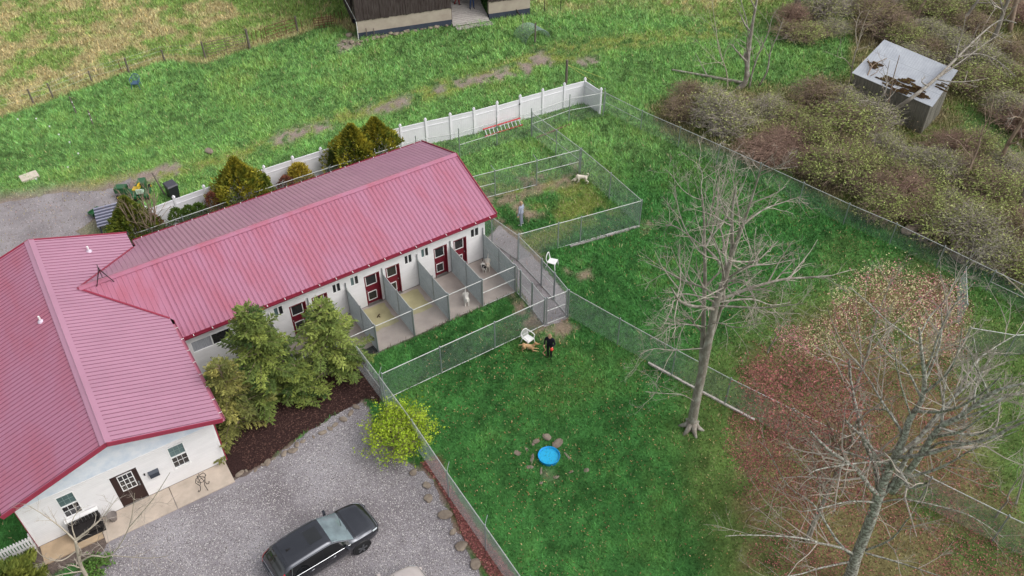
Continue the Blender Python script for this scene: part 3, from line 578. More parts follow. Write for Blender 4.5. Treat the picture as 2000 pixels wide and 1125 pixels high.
# ================================================================== RUN SLABS, CHAIN-LINK FENCES
RX = [-12.52, -10.45, -8.377, -6.298, -4.229, -2.197, -.127]
RD = -3.26
for i in range(6):
    o = slab('run_slab', RX[i]+.012, RX[i+1]-.012, RD-.06, -.03, -.05, .05+.002*(i % 2), m_concd, 'concrete floor slab of a dog run along the kennel wall')
slab('run_slab', -13.8, RX[0]-.012, RD-.06, -.03, -.05, .05, m_concd, 'concrete floor slab of the end dog run by the evergreens')
for i, (a, b) in enumerate(((RX[2]+.18, RX[3]-.25), (RX[3]+.2, RX[4]-.3))):
    sheet('floor_stain', [(a, -.25), (b, -.2), (b+.05, -1.9), (a+.2, -2.0)], m_algae, .057, .07, .3, kind='structure', label='greenish damp patch on a run slab')
m_wire = mat('chain_link_wire', S(150, 158, 160), rough=.5, var=.1, metal=.3, spec=.4)
m_rust = mat('weathered_rail', S(190, 192, 190), rough=.5, var=.15, metal=.3, spec=.4)
def link_mesh(p0, p1, z0, z1, par, step=.0707, r=.0024, nm='chain_link'):
    p0, p1 = np.array(p0[:2], float), np.array(p1[:2], float); Ln = np.linalg.norm(p1-p0); d = np.append((p1-p0)/Ln, 0); n = np.array([-d[1], d[0], 0]); H_ = z1-z0
    s_ = np.arange(-H_+step/2, Ln, step); segs = []
    for sg in (1, -1):
        u0 = np.where(s_ < 0, 0, s_); v0 = u0-s_; u1 = np.minimum(s_+H_, Ln); v1 = u1-s_
        if sg < 0: u0, u1 = Ln-u0, Ln-u1
        segs.append(np.stack([u0, v0, u1, v1], -1))
    sgm = np.concatenate(segs); m_ = len(sgm); A = np.append(p0, z0)+sgm[:, 0:1]*d+sgm[:, 1:2]*np.array([0, 0, 1]); B = np.append(p0, z0)+sgm[:, 2:3]*d+sgm[:, 3:4]*np.array([0, 0, 1])
    D = B-A; D /= np.linalg.norm(D, axis=1)[:, None]+1e-9; Q = np.cross(D, n); Vv = np.zeros((m_, 6, 3))
    for k in range(3):
        t = 2*PI*k/3; off = r*(math.cos(t)*n+math.sin(t)*Q); Vv[:, k] = A+off; Vv[:, 3+k] = B+off
    F_ = np.array([[0, 1, 4, 3], [1, 2, 5, 4], [2, 0, 3, 5]])[None]+6*np.arange(m_)[:, None, None]
    return mesh_obj(nm, Vv.reshape(-1, 3), F_.reshape(-1, 4), m_wire, par)
POSTM = {}
def post(p, h, par, r=.032, arm=None, z0=0.0, nm='post'):
    t = MB(); t.tube([(p[0], p[1], z0-.02), (p[0], p[1], h)], r, 8); t.lathe((p[0], p[1], h), [(r*1.25, -.02), (r*1.25, .02), (r*.7, .05), (.002, .06)], 8)
    o = t.build(nm, m_galv, par)
    if arm is not None: MB().tube([(p[0], p[1], h), (p[0]+arm[0]*.3, p[1]+arm[1]*.3, h+.3)], .014, 5).build('barb_arm', m_galv, par)
    return o
def fence(name, label, pts, h, group=None, rail=True, mid=(), bot=(), step=.0707, r=.0024, arms={}, link=True, pr=.032, z0=0.02, cat='fence', posts=True, ph=.05):
    t = thing(name, label, cat, (pts[0][0], pts[0][1], 0), 0, group)
    for i, p in enumerate(pts):
        if posts is True or i in posts: post(p, h+ph, t, pr, arms.get(i))
    for i, (a, b) in enumerate(zip(pts[:-1], pts[1:])):
        if rail: MB().tube([(*a[:2], h), (*b[:2], h)], .021, 6).build('top_rail', m_rust, t)
        if i in mid: MB().tube([(*a[:2], h*.52), (*b[:2], h*.52)], .02, 6).build('mid_rail', m_rust, t)
        if i in bot: MB().tube([(*a[:2], .05), (*b[:2], .05)], .02, 6).build('bottom_rail', m_rust, t)
        if link: link_mesh(a, b, z0, h-.01, t, step, r)
    return t
for i, x in enumerate(RX):
    lab = ['chain-link divider of the dog run behind the hemlock tops', 'chain-link divider between the runs hidden by the hemlocks', 'chain-link run divider at the black mat by the hemlock', 'chain-link run divider between the two green-stained floors', 'chain-link run divider beside the standing white dog and the empty stained run', 'chain-link run divider between the single white dog and the two dogs', 'chain-link divider closing the last dog run beside the gravel walk'][i]
    t = fence('run_divider', lab, [(x, -.07), (x, -1.7), (x, RD)], 1.874, 'chain-link dividers of the dog runs', step=.034, r=.0052, bot=(0, 1), mid=(0, 1) if i == 6 else ())
    MB().tube([(x, -.06, 0), (x, -.06, 2.25)], .03, 8).build('wall_post', m_galv, t)
fence('run_front_fence', 'chain-link front of the dog runs with one long top rail', [(x, RD-.09) for x in RX], 1.874, mid=(5,), bot=(5,), step=.085, r=.0016, cat='fence')
def g2(u, v, z): return G(u, v, z)[:2]
HF_ = 1.845
fence('walkway_fence', 'tall chain-link fence along the far side of the gravel walk', [(.85, 2.2), (1.06, .94), (1.41, -1.26), (1.36, -3.63)], HF_, bot=(0, 1, 2))
fence('walkway_gate', 'chain-link gate in the walkway fence facing the lone white chair', [(1.345, -3.70), (1.29, -4.92)], HF_, mid=(0,), bot=(0,), cat='gate')
fence('walkway_fence', 'short chain-link piece between walkway gate and corner post', [(1.28, -5.0), (1.138, -6.42)], HF_, bot=(0,))
C1 = g2(1016, 529, HF_); C2 = g2(1040.5, 555, HF_)
fence('walkway_gate', 'chain-link gate from the dog runs onto the gravel walk', [(-.10, -3.48), C1], HF_, mid=(), bot=(0,), cat='gate')
fence('walkway_gate', 'chain-link gate with mid rail beside the grass strip', [(C1[0], C1[1]-.08), (C2[0], C2[1]+.06)], HF_, mid=(0,), bot=(0,), cat='gate')
fence('walkway_fence', 'short chain-link piece between grass strip and gravel walk', [C2, (-.24, -6.24)], HF_, bot=(0,))
fence('walkway_gate', 'chain-link gate closing the end of the gravel walk by the dark-clothed person', [(-.14, -6.31), (1.03, -6.41)], HF_, mid=(0,), bot=(0,), cat='gate')
fence('yard_fence', 'chain-link fence between the grass strip and the front lawn', [(-9.50, -6.31), (-6.4, -6.31), (-3.3, -6.31), (-.26, -6.31)], HF_, bot=(0, 1, 2), r=.0028)
fence('parking_fence', 'chain-link fence between gravel parking and the front lawn', [(-9.72, -3.4), (-9.66, -6.35), (-9.62, -9.5), (-9.69, -12.74), (-9.70, -15.8), (-9.73, -18.9), (-9.75, -22.0), (-9.78, -25.0)], HF_, mid=(0,), arms={1: (.8, .5), 3: (.8, .6), 4: (.8, .6), 5: (.8, .6)}, r=.0030)
lf_end = [g2(1808, 928, HF_), g2(1900, 974, HF_), g2(1997, 1023, HF_)]; print('LF', lf_end)
LFP = [(1.15, -6.44), (2.05, -9.5), (3.0, -12.6), (3.9, -15.4)]
d_ = nrm(np.array(lf_end[0])-np.array(LFP[-1])); k_ = [tuple(np.array(LFP[-1])+d_*3.05*i) for i in range(1, 5)]
fence('lawn_fence', 'long chain-link fence running from the gravel walk past the bare tree', LFP+k_+[(k_[-1][0]+1.2, k_[-1][1]-3)], HF_, r=.0030)
tb = MB(); pts_ = [(2.66, -11.35), (3.25, -13.2), (3.9, -15.1), (4.5, -16.9)]
for a, b in zip(pts_[:-1], pts_[1:]): tb.bar((a[0]-.10, a[1], .05), (b[0]-.10, b[1]+.03, .05), .10, .10)
prop(tb.build('edging_board', mat('whitewashed_timber', S(206, 196, 190), rough=.8, var=.2, scale=4), None, loc=(2.66, -11.35, 0)), 'whitish edging timber along the foot of the fence by the bare tree', 'timber')
fence('dog_yard_fence', 'chain-link fence round the outer side of the dog yard', [(9.2, 8.95), (9.32, 6.3), (9.38, 3.70), (9.3, .6), (9.15, -2.5), (5.3, -1.85), (3.9, -1.6), (1.5, -1.2)], HF_, mid=(0, 1), bot=(4, 5))
tb = MB(); tb.bar((9.1, -2.6, .05), (6.9, -2.25, .05), .12, .1); tb.bar((6.85, -2.25, .045), (4.6, -1.87, .045), .10, .09)
prop(tb.build('edging_board', mat('grey_timber', S(150, 146, 144), rough=.85, var=.2, scale=4), None, loc=(9.1, -2.6, 0)), 'grey timber laid along the foot of the dog yard fence', 'timber')
fence('cross_fence', 'chain-link cross fence dividing the dog yard behind the walking dog', [(.1, 5.25), (3.6, 4.65), (6.35, 4.17), (9.28, 3.70)], HF_, mid=(0, 2), bot=(0, 1), arms={1: (-.4, .9), 2: (-.4, .9)})
bp = [g2(777, 284, HF_), g2(812, 274, HF_), g2(896, 260, HF_), g2(970, 238, HF_), g2(1038, 220, HF_), g2(1113, 193, HF_), g2(1181, 181, HF_)]; print('BP', bp)
bpts = [(-16.6, 10.45), (-13.6, 10.5), (-10.6, 10.5), (-7.6, 10.5), (-4.6, 10.45), (-1.7, 10.3)]
fence('back_fence', 'chain-link fence close behind the red roofed kennel with angled barb arms', bpts, HF_, arms={i: (0, -.9) for i in range(6)}, r=.002)
fence('back_fence', 'chain-link fence in front of the white vinyl fence and red ladder', [(-1.6, 10.3)]+[tuple(p) for p in bp[1:]], HF_, mid=(2, 4, 5), arms={2: (.6, .6), 3: (.6, .6)}, r=.002, ph=.3)
kp = [(15.2, 8.8), (15.8, 5.55), (16.57, 2.6), (17.3, -.32), (18.0, -3.2), (18.68, -6.1), (19.34, -9.0), (20.12, -11.72), (20.68, -14.5), (21.2, -17.25), (21.8, -20.1), (22.4, -23.0), (23.0, -26)]
fence('boundary_fence', 'low chain-link boundary fence along the brushy thicket', kp, 1.5, mid=(0, 9), r=.0024)
q0, q1 = g2(1887, 523, 1.5), g2(1890, 596, 1.5); print('Q', q0, q1)
fence('side_fence', 'short chain-link fence piece standing beyond the pink blossom', [q0, q1], 1.5, r=.003)
q2, q3 = g2(1895, 640, 1.5), g2(1985, 655, 1.5)
fence('side_fence', 'chain-link fence piece seen through the twigs of the big bare tree', [q2, q3, (q3[0]+2.5, q3[1]-1.2)], 1.5, r=.003)
tb = MB(); tb.bar((9.3, 8.6, .04), (12.3, 8.75, .04), .14, .08)
prop(tb.build('edging_board', mat('brown_timber', S(118, 92, 78), rough=.9, var=.2, scale=4), None, loc=(9.3, 8.6, 0)), 'brown timber on the ground below the back fence gate', 'timber')
# ================================================================== WHITE VINYL FENCE
m_vinyl = mat('white_vinyl', S(232, 230, 235), rough=.4, var=.04, scale=1.5, spec=.4, grain=.02)
wp = [g2(u, v, 1.95) for u, v in ((206, 424), (295.5, 396), (335.5, 384), (397, 364))]
print('WP', wp)
wfx = [(-17.0, 8.7), (-16.95, 10.4), (-16.9, 12.15)] + [(-15.1, 12.38), (-13.45, 12.5), (-11.65, 12.58), (-9.8, 12.58), (-7.95, 12.56), (-6.10, 12.55), (-4.27, 12.5), (-2.45, 12.42), (-.65, 12.32), (1.12, 12.18), (2.83, 11.92), (4.5, 11.6), (6.15, 11.33), (7.87, 11.16), (9.62, 11.02), (11.36, 10.86), (13.06, 10.7), (14.68, 10.50), (14.76, 8.78)]
wf = thing('vinyl_fence', 'white vinyl privacy fence with capped posts behind the kennel', 'fence', (0, 12, 0))
HP = 1.78
for i, p in enumerate(wfx):
    hh = HP+.12
    o = MB().b2((p[0]-.065, p[1]-.065, -.02), (p[0]+.065, p[1]+.065, hh)).build('post', m_vinyl, wf)
    cpm = MB(); cpm.box((p[0], p[1], hh+.02), (.16, .16, .04)); cpm.lathe((p[0], p[1], hh+.04), [(.105, 0), (.085, .06), (.002, .15)], 4); cpm.build('post_cap', m_vinyl, o)
for i, (a, b) in enumerate(zip(wfx[:-1], wfx[1:])):
    a, b = np.array(a), np.array(b); d_ = (b-a)/np.linalg.norm(b-a); a2, b2_ = a+d_*.066, b-d_*.066; n_ = np.array([-d_[1], d_[0]]); gate = i == 16
    dz = -.10 if gate else 0.0
    pnl = MB(); nbd = 11
    V_ = []; L_ = np.linalg.norm(b2_-a2)
    for k in range(nbd):
        s0, s1 = L_*k/nbd+.004, L_*(k+1)/nbd-.004; q0_, q1_ = a2+d_*s0, a2+d_*s1
        pnl.bar((*((q0_+q1_)/2), .06), (*((q0_+q1_)/2), 1.40+dz), s1-s0, .022, up=(n_[0], n_[1], 0))
    pnl.bar((*a2, .72), (*b2_, .72), .012, 1.3)
    o = pnl.build('fence_panel', m_vinyl, wf)
    for z_, hh in ((HP-.04+dz, .09), (1.42+dz, .07), (.08, .10)):
        MB().bar((*a2, z_), (*b2_, z_), .05, hh).build('rail', m_vinyl, o)
    MB().bar((*a2, 1.57+dz), (*b2_, 1.57+dz), .016, .26).build('top_board', m_vinyl, o)
for z_ in (.5, 1.4): MB().box((9.62-.1, 11.02-.09, z_), (.12, .04, .06)).build('gate_hinge', m_black, wf)
# ================================================================== RED LADDER LYING AGAINST THE FENCE
ld = thing('ladder', 'red fibreglass extension ladder lying on edge against the white fence', 'ladder', (7, 10.7, 0))
m_lad = mat('red_fibreglass', S(206, 52, 58), rough=.45, var=.1, scale=4); m_alu = mat('aluminium', S(176, 178, 182), rough=.35, var=.08, metal=.8)
la, lb = np.array([6.55, 10.62]), np.array([9.45, 10.45])
MB().bar((*la, .05), (*lb, .05), .09, .05).build('side_rail', m_lad, ld); MB().bar((la[0], la[1]+.28, .44), (lb[0], lb[1]+.28, .44), .09, .05).build('side_rail', m_lad, ld)
for k in range(10):
    q = la+(lb-la)*(k+.5)/10; MB().bar((q[0], q[1], .05), (q[0], q[1]+.28, .44), .035, .035).build('rung', m_alu, ld)
# ================================================================== PASTURE POSTS AND PIPE GATES
m_oldwood = mat('weathered_post_wood', S(112, 104, 96), rough=.95, var=.3, scale=9, stretch=(3, 3, .6), bump=.4, spec=.1)
m_pipe = mat('rusty_gate_pipe', S(112, 66, 56), rough=.7, var=.25, scale=6, metal=.2)
m_gpipe = mat('grey_brown_gate_pipe', S(122, 108, 92), rough=.6, var=.2, scale=5, metal=.3)
def hgt(b, ut, vt):
    best = (1e9, 0)
    for z in np.arange(.2, 9, .02):
        u, v = PX((b[0], b[1], z)); e = (u-ut)**2+(v-vt)**2
        if e < best[0]: best = (e, z)
    return best[1]
def wpost(ub, vb, ut, vt, r, label, mt=None, group='posts along the rough field'):
    b = G(ub, vb); h = hgt(b, ut, vt); t = MB(); ln_ = rnd.uniform(-.04, .04)
    t.tube([(b[0], b[1], -.05), (b[0]+ln_*.5, b[1], h*.5), (b[0]+ln_, b[1]+ln_, h)], [r*1.05, r, r*.95], 7)
    return prop(t.build('fence_post', mt or m_oldwood, None, loc=b), label, 'post', group), b, h
FL = 'weathered wooden post along the edge of the straw coloured field'
for ub, vb, ut, vt in ((66, 203, 54, 174), (104, 191, 96, 161), (180, 161, 172, 139), (322, 119, 318, 96)): wpost(ub, vb, ut, vt, .06, FL)
wpost(252, 141, 244, 114, .07, 'thicker post with thin stake beside it behind the blue chair'); wpost(239, 143, 232, 119, .025, 'thin stake next to the post behind the blue chair', m_pipe)
wpost(149, 221, 138, 188, .05, 'dark post with white insulators standing in the mown lawn', group='posts in the mown lawn'); wpost(182, 244, 171, 216, .05, 'dark post with white insulators standing in the mown lawn', group='posts in the mown lawn')
for (ub, vb, z) in ((149, 221, .9), (149, 221, .5), (182, 244, .9), (182, 244, .45)):
    b = G(ub, vb); prop(MB().tube([(b[0], b[1]-.05, z-.03), (b[0], b[1]-.09, z+.03)], .03, 6).build('insulator', m_white, None, loc=(b[0], b[1], z)), 'white knob insulator on a dark lawn post', 'insulator', 'white insulators on the lawn posts')
_, gA, hA = wpost(402, 114, 391, 82, .07, 'grey gate post at the field end of the long pipe gate'); _, gB, hB = wpost(488, 95, 479, 57, .10, 'stout grey gate post between the two pipe gates')
_, gC, hC = wpost(582, 62, 577, 31, .07, 'dark gate post beside the rusty pipe gate')
for ub, vb, ut, vt in ((496, 88, 490, 63), (504, 85, 498, 55), (513, 83, 506, 57), (518, 81, 512, 57), (591, 60, 585, 38)): wpost(ub, vb, ut, vt, .022, 'thin rusty steel stake near the pipe gates', m_pipe, 'rusty stakes by the gates')
def pgate(a, b, h, nb, nv, mt, label):
    a, b = np.array(a[:2]), np.array(b[:2]); t = thing('pipe_gate', label, 'gate', (*a, 0)); d_ = (b-a)
    for k in range(nb): z = .12+(h-.12)*k/(nb-1); MB().tube([(*a, z), (*b, z)], .022, 6).build('bar', mt, t)
    for k in range(nv): q = a+d_*k/(nv-1); MB().tube([(*q, .1), (*q, h)], .02, 6).build('upright', mt, t)
dAB = nrm(np.array(gB)-np.array(gA))[:2]
pgate(np.array(gA[:2])+dAB*.15, np.array(gB[:2])-dAB*.2, 1.25, 6, 3, m_gpipe, 'long grey-brown pipe gate between two weathered posts')
gD = G(522, 81); pgate(gD[:2], np.array(gC[:2])-[.12, 0], 1.2, 5, 4, m_pipe, 'rusty red pipe gate next to the field')
gE, gF = G(615, 58), G(654, 53); pgate(gE[:2], gF[:2], .95, 5, 5, m_pipe, 'low rusty pen panel beside the dark barn')
for ub, vb, ut, vt in ((632, 55, 626, 27), (640, 52, 634, 28), (648, 50, 641, 26), (656, 47, 649, 25), (664, 46, 654, 25), (670, 42, 663, 22)): wpost(ub, vb, ut, vt, .025, 'thin dark stake in the row leading to the barn', m_pipe, 'stakes by the barn')
def wire(label, pts, r=.004):
    t = MB(); t.tube(pts, r, 3, cap=False); prop(t.build('fence_wire', m_galv, None, loc=tuple(pts[0])), label, 'wire')
W = [G(-90, 240), G(66, 203), G(104, 191), G(180, 161), G(252, 141), G(322, 119), G(402, 114)]
for i, z in enumerate((.45, .85, 1.15)): wire(['lowest', 'middle', 'highest'][i]+' wire strung between the field posts', [(p[0], p[1], z) for p in W])
# white flags on the lawn
for u, v in ((37, 238), (73, 237), (99, 252), (117, 268), (138, 283), (155, 305), (135, 332), (73, 355), (0, 371)):
    b = G(u, v); t = MB(); t.tube([(b[0], b[1], -.02), (b[0], b[1], .25)], .006, 4); t.b2((b[0]-.05, b[1]-.006, .18), (b[0]+.05, b[1]+.006, .27))
    prop(t.build('marker_flag', m_white, None, loc=b), 'tiny white marker flag in the mown back lawn', 'flag', 'white marker flags in the back lawn')
# utility post with guy wires behind the white fence
b = G(1105.5, 166); h = hgt(b, 1107.5, 117); t = thing('utility_post', 'grey post with yellow guy wires behind the white fence corner', 'post', b)
MB().tube([(b[0], b[1], -.1), (b[0], b[1], h)], [.10, .085], 9).build('pole', m_oldwood, t)
for dx in (2.0, 3.0): MB().tube([(b[0], b[1], h-.35), (b[0]+dx, b[1]-1.0, .0)], .010, 4).build('guy_wire', mat('yellow_guard', S(190, 184, 90), rough=.5), t)
# ================================================================== VEGETATION
m_bark = mat('grey_bark', S(140, 132, 122), rough=.95, scale=5, col2=S(180, 176, 166), ramp=(.45, .68), bump=.7, bscale=25, spec=.1, stretch=(1, 1, .5))
m_bark2 = mat('lichen_mottled_bark', S(118, 112, 104), rough=.95, scale=9, col2=S(188, 188, 178), ramp=(.42, .62), bump=.7, bscale=25, spec=.1)
m_twig = mat('grey_twigs', S(170, 160, 150), rough=.9, var=.25, scale=1.5, spec=.1)
m_twigb = mat('brown_twigs', S(148, 130, 114), rough=.9, var=.3, scale=1.5, spec=.1)
m_dead = mat('bleached_deadwood', S(176, 166, 150), rough=.9, var=.2, scale=4, spec=.1)
m_leaf = mat('foliage', attr=True, rough=.7, var=.15, scale=3, spec=.2)
class Br:
    def __init__(s, seed, n=(9, 6, 4), ratio=(.5, .5, .45), ang=(.6, 1.1), wob=.13, trop=.05, sides=(8, 6, 4, 3, 3), rr=.55, tmin=.25, droop=0, rmin=.0045):
        s.R = random.Random(seed); s.n = n; s.ratio = ratio; s.ang = ang; s.wob = wob; s.trop = trop; s.sides = sides; s.rr = rr; s.tmin = tmin; s.a = MB(); s.b = MB(); s.rmin = rmin; s.tips = []
    def limb(s, pts, r0, r1, lvl, spawn=True):
        pts = [np.array(p, float) for p in pts]
        if lvl < 2 and len(pts) > 2:                      # smooth polyline
            q = [pts[0]]
            for i in range(len(pts)-1):
                a, b = pts[i], pts[i+1]; p_, n_ = pts[max(i-1, 0)], pts[min(i+2, len(pts)-1)]
                for t in (.34, .67, 1.0): t2, t3 = t*t, t*t*t; q.append(.5*((2*a)+(-p_+b)*t+(2*p_-5*a+4*b-n_)*t2+(-p_+3*a-3*b+n_)*t3))
            pts = q
        k = len(pts); rad = [r0+(r1-r0)*i/(k-1) for i in range(k)]
        (s.a if lvl < 2 else s.b).tube(pts, rad, s.sides[min(lvl, 4)], cap=lvl < 1)
        if spawn: s.spawn(pts, rad, lvl)
        else: s.tips.append(pts[-1])
    def spawn(s, pts, rad, lvl):
        if lvl >= len(s.n): s.tips.append(pts[-1]); return
        Ln = sum(np.linalg.norm(b-a) for a, b in zip(pts[:-1], pts[1:])); R = s.R
        for _ in range(max(1, int(s.n[lvl]*R.uniform(.7, 1.3)))):
            t = R.uniform(s.tmin, .98); f_ = t*(len(pts)-1); i = min(int(f_), len(pts)-2); p = pts[i]+(pts[i+1]-pts[i])*(f_-i); d = nrm(pts[i+1]-pts[i])
            a = R.uniform(*s.ang); az = R.uniform(0, 2*PI); x = nrm(np.cross(d, (.3, .5, .8))); y = np.cross(d, x)
            cd_ = nrm(d*math.cos(a)+(x*math.cos(az)+y*math.sin(az))*math.sin(a)+np.array([0, 0, .12]))
            s.grow(p, cd_, Ln*s.ratio[min(lvl, len(s.ratio)-1)]*R.uniform(.5, 1.1)*(1.15-.5*t), max(rad[i]*s.rr, s.rmin), lvl+1)
    def grow(s, p, d, Ln, r, lvl):
        if Ln < .12: return
        R = s.R; n = 5 if lvl <= 1 else (4 if lvl == 2 else 3); pts = [p]
        for i in range(n):
            d = nrm(d+np.array([R.gauss(0, s.wob), R.gauss(0, s.wob), R.gauss(0, s.wob)+s.trop])); p = p+d*Ln/n
            if p[2] < .05: p = np.array([p[0], p[1], .05+R.uniform(0, .1)])
            pts.append(p)
        s.limb(pts, r, max(r*.35, s.rmin*.8), lvl)
def tree_obj(name, label, base, br, mt, mtw, group=None, cat='tree'):
    t = thing(name, label, cat, base, 0, group); br.a.build('trunk', mt, t, smooth=True)
    if br.b.v: br.b.build('crown', mtw, t)
    return t
def vpl(base, pts, depth=0.0, d1=None):
    n = len(pts); return [VP(u, v, base, depth+((d1-depth)*i/(n-1) if d1 is not None else 0)) for i, (u, v) in enumerate(pts)]
# ---- the tall forked bare tree on the front lawn
b1 = G(1350, 836); T1 = Br(1, n=(9, 8, 6, 4), ratio=(.42, .55, .5, .5), wob=.15, rmin=.0034)
T1.limb([(b1[0], b1[1], -.1)]+vpl(b1, [(1352, 822), (1361, 775), (1372, 725), (1386, 655), (1398, 595), (1409, 563), (1418, 537), (1426, 511), (1430, 472), (1430, 413), (1438, 365)]), .24, .035, 0)
T1.limb(vpl(b1, [(1368, 745), (1371, 690), (1374, 640), (1375, 589), (1377, 542), (1376, 477), (1375, 426), (1371, 380)], 0, 1.2), .13, .03, 0)
for pts, d0, d1_, r in (([(1428, 500), (1442, 464), (1460, 413), (1478, 356), (1490, 318)], 0, -1, .09), ([(1402, 597), (1472, 601), (1517, 599), (1570, 592)], 0, -1.5, .05), ([(1402, 590), (1467, 584), (1507, 596), (1545, 590)], 0, 1.5, .055),
    ([(1418, 545), (1465, 520), (1506, 516), (1560, 505)], 0, .5, .055), ([(1424, 510), (1475, 510), (1500, 490), (1520, 470)], 0, 2, .045), ([(1398, 592), (1375, 581), (1331, 574), (1300, 590)], 0, -1, .05), ([(1400, 585), (1380, 565), (1328, 545), (1300, 529), (1262, 512)], 0, 1.5, .06),
    ([(1420, 530), (1385, 490), (1364, 475), (1323, 444), (1300, 440)], 0, 2, .055), ([(1414, 545), (1411, 520), (1400, 480), (1385, 449), (1380, 410)], 0, -1.5, .05), ([(1376, 640), (1368, 637), (1317, 633), (1293, 651), (1270, 662)], 0, -1.2, .035), ([(1374, 680), (1315, 684), (1277, 681), (1250, 692)], 0, -1.5, .03),
    ([(1376, 600), (1350, 560), (1330, 530), (1310, 480)], .8, 2.5, .04), ([(1375, 500), (1345, 460), (1325, 410), (1318, 360)], .8, 2, .04), ([(1376, 450), (1390, 410), (1400, 360), (1408, 330)], .8, -1, .035), ([(1430, 440), (1410, 400), (1395, 350)], 0, 1, .035), ([(1450, 440), (1490, 410), (1530, 395), (1560, 385)], 0, 1.6, .04), ([(1405, 560), (1440, 545), (1460, 560), (1480, 600)], 0, -2, .03), ([(1363, 790), (1335, 772), (1290, 768), (1260, 765)], 0, -1.2, .022), ([(1374, 640), (1400, 630), (1440, 640), (1480, 630)], 0, -2, .03)):
    T1.limb(vpl(b1, pts, d0, d1_), r, .012, 1)
for k in range(6):
    a = k*1.05+.2; T1.a.tube([(b1[0]+math.cos(a)*.12, b1[1]+math.sin(a)*.12, .45), (b1[0]+math.cos(a)*.3, b1[1]+math.sin(a)*.3, .12), (b1[0]+math.cos(a)*.62, b1[1]+math.sin(a)*.62, -.06)], [.14, .12, .05], 7)
tree_obj('bare_tree', 'tall leafless forked tree with grey bark on the front lawn beside the edging board', b1, T1, m_bark, m_twig)
# ---- the big mottled bare tree at the near corner
b2 = G(1652, 1140); T2 = Br(2, n=(8, 8, 6, 4), ratio=(.42, .5, .5, .5), wob=.14, rmin=.0030)
T2.limb([(b2[0], b2[1], -.1)]+vpl(b2, [(1661, 1124), (1671, 1091), (1699, 1020), (1713, 978), (1730, 931), (1748, 893), (1763, 860), (1777, 819), (1799, 784), (1806, 740), (1800, 690), (1795, 640)]), .26, .03, 0)
T2.limb(vpl(b2, [(1742, 960), (1765, 933), (1795, 893), (1834, 836), (1871, 816), (1908, 789), (1948, 762), (2010, 747)], 0, -1.5), .14, .03, 0)
for pts, d0, d1_, r in (([(1752, 890), (1800, 850), (1854, 790), (1900, 715), (1940, 680), (2010, 640)], 0, 2.5, .08), ([(1765, 933), (1819, 920), (1866, 898), (1897, 879), (1990, 840)], 0, -1, .06), ([(1738, 905), (1701, 902), (1605, 915), (1579, 928)], 0, -1.5, .045), ([(1738, 908), (1654, 884), (1607, 865), (1560, 850)], 0, 1.5, .05),
    ([(1715, 982), (1661, 979), (1598, 994), (1560, 1000)], 0, -1.5, .04), ([(1672, 1085), (1642, 1070), (1602, 1061), (1560, 1050), (1470, 1045), (1417, 1047)], 0, -1.5, .06), ([(1668, 1090), (1638, 1060), (1616, 1027), (1586, 982), (1540, 950), (1500, 880), (1480, 860)], 0, 2, .06), ([(1672, 1095), (1600, 1110), (1560, 1122), (1500, 1130)], 0, -1, .045),
    ([(1690, 1075), (1741, 1053), (1772, 1015), (1786, 1008)], 0, -1.5, .05), ([(1764, 858), (1740, 805), (1700, 800), (1640, 800)], 0, 1.5, .04), ([(1766, 850), (1720, 780), (1700, 745), (1670, 700)], 0, 2, .05), ([(1800, 780), (1770, 720), (1735, 690), (1700, 640)], 0, 1.5, .045), ([(1802, 770), (1850, 730), (1870, 690), (1880, 640)], 0, -1, .05),
    ([(1806, 745), (1830, 690), (1840, 640), (1838, 600)], 0, 1, .04), ([(1780, 815), (1765, 770), (1752, 720), (1748, 680)], 0, -1.6, .035), ([(1730, 931), (1700, 880), (1690, 830), (1660, 780)], 0, 2.5, .04), ([(1871, 816), (1900, 770), (1910, 720), (1900, 650)], -1, 1.5, .04), ([(1834, 836), (1900, 850), (1960, 830), (2020, 810)], -1, -2, .045), ([(1711, 985), (1760, 975), (1840, 990), (1900, 1010), (1960, 1050)], 0, -2, .035), ([(1690, 1080), (1760, 1100), (1820, 1120), (1880, 1140)], 0, -2, .04)):
    T2.limb(vpl(b2, pts, d0, d1_), r, .010, 1)
tree_obj('bare_tree', 'large leafless tree with lichen mottled trunk rising over the red leaf litter', b2, T2, m_bark2, m_twig)
def rand_tree(name, label, base, h, r, seed, lean=(0, 0), n=(9, 6, 4), mt=None, mw=None, group=None, tr=.04, ratio=(.42, .45, .45), wob=.1):
    B_ = Br(seed, n=n, ratio=ratio, wob=.15, trop=tr); R = random.Random(seed); p = np.array([base[0], base[1], -.1]); pts = [p]
    for i in range(6): p = p+np.array([lean[0]/6+R.gauss(0, wob), lean[1]/6+R.gauss(0, wob), h/6]); pts.append(p)
    B_.limb(pts, r, r*.15, 0); return tree_obj(name, label, (base[0], base[1], 0), B_, mt or m_bark, mw or m_twig, group)
# small bare saplings by the near fence
for i, (u, v, h, lab) in enumerate(((1945, 1010, 4.2, 'small pale leafless sapling beside the long fence'), (1985, 985, 3.4, 'thin leafless sapling standing beyond the long fence'), (1499, 690, 3.0, 'thin dark leafless sapling near the red leaved tree'))):
    rand_tree('bare_sapling', lab, G(u, v), h, .05, 50+i, n=(8, 5, 3))
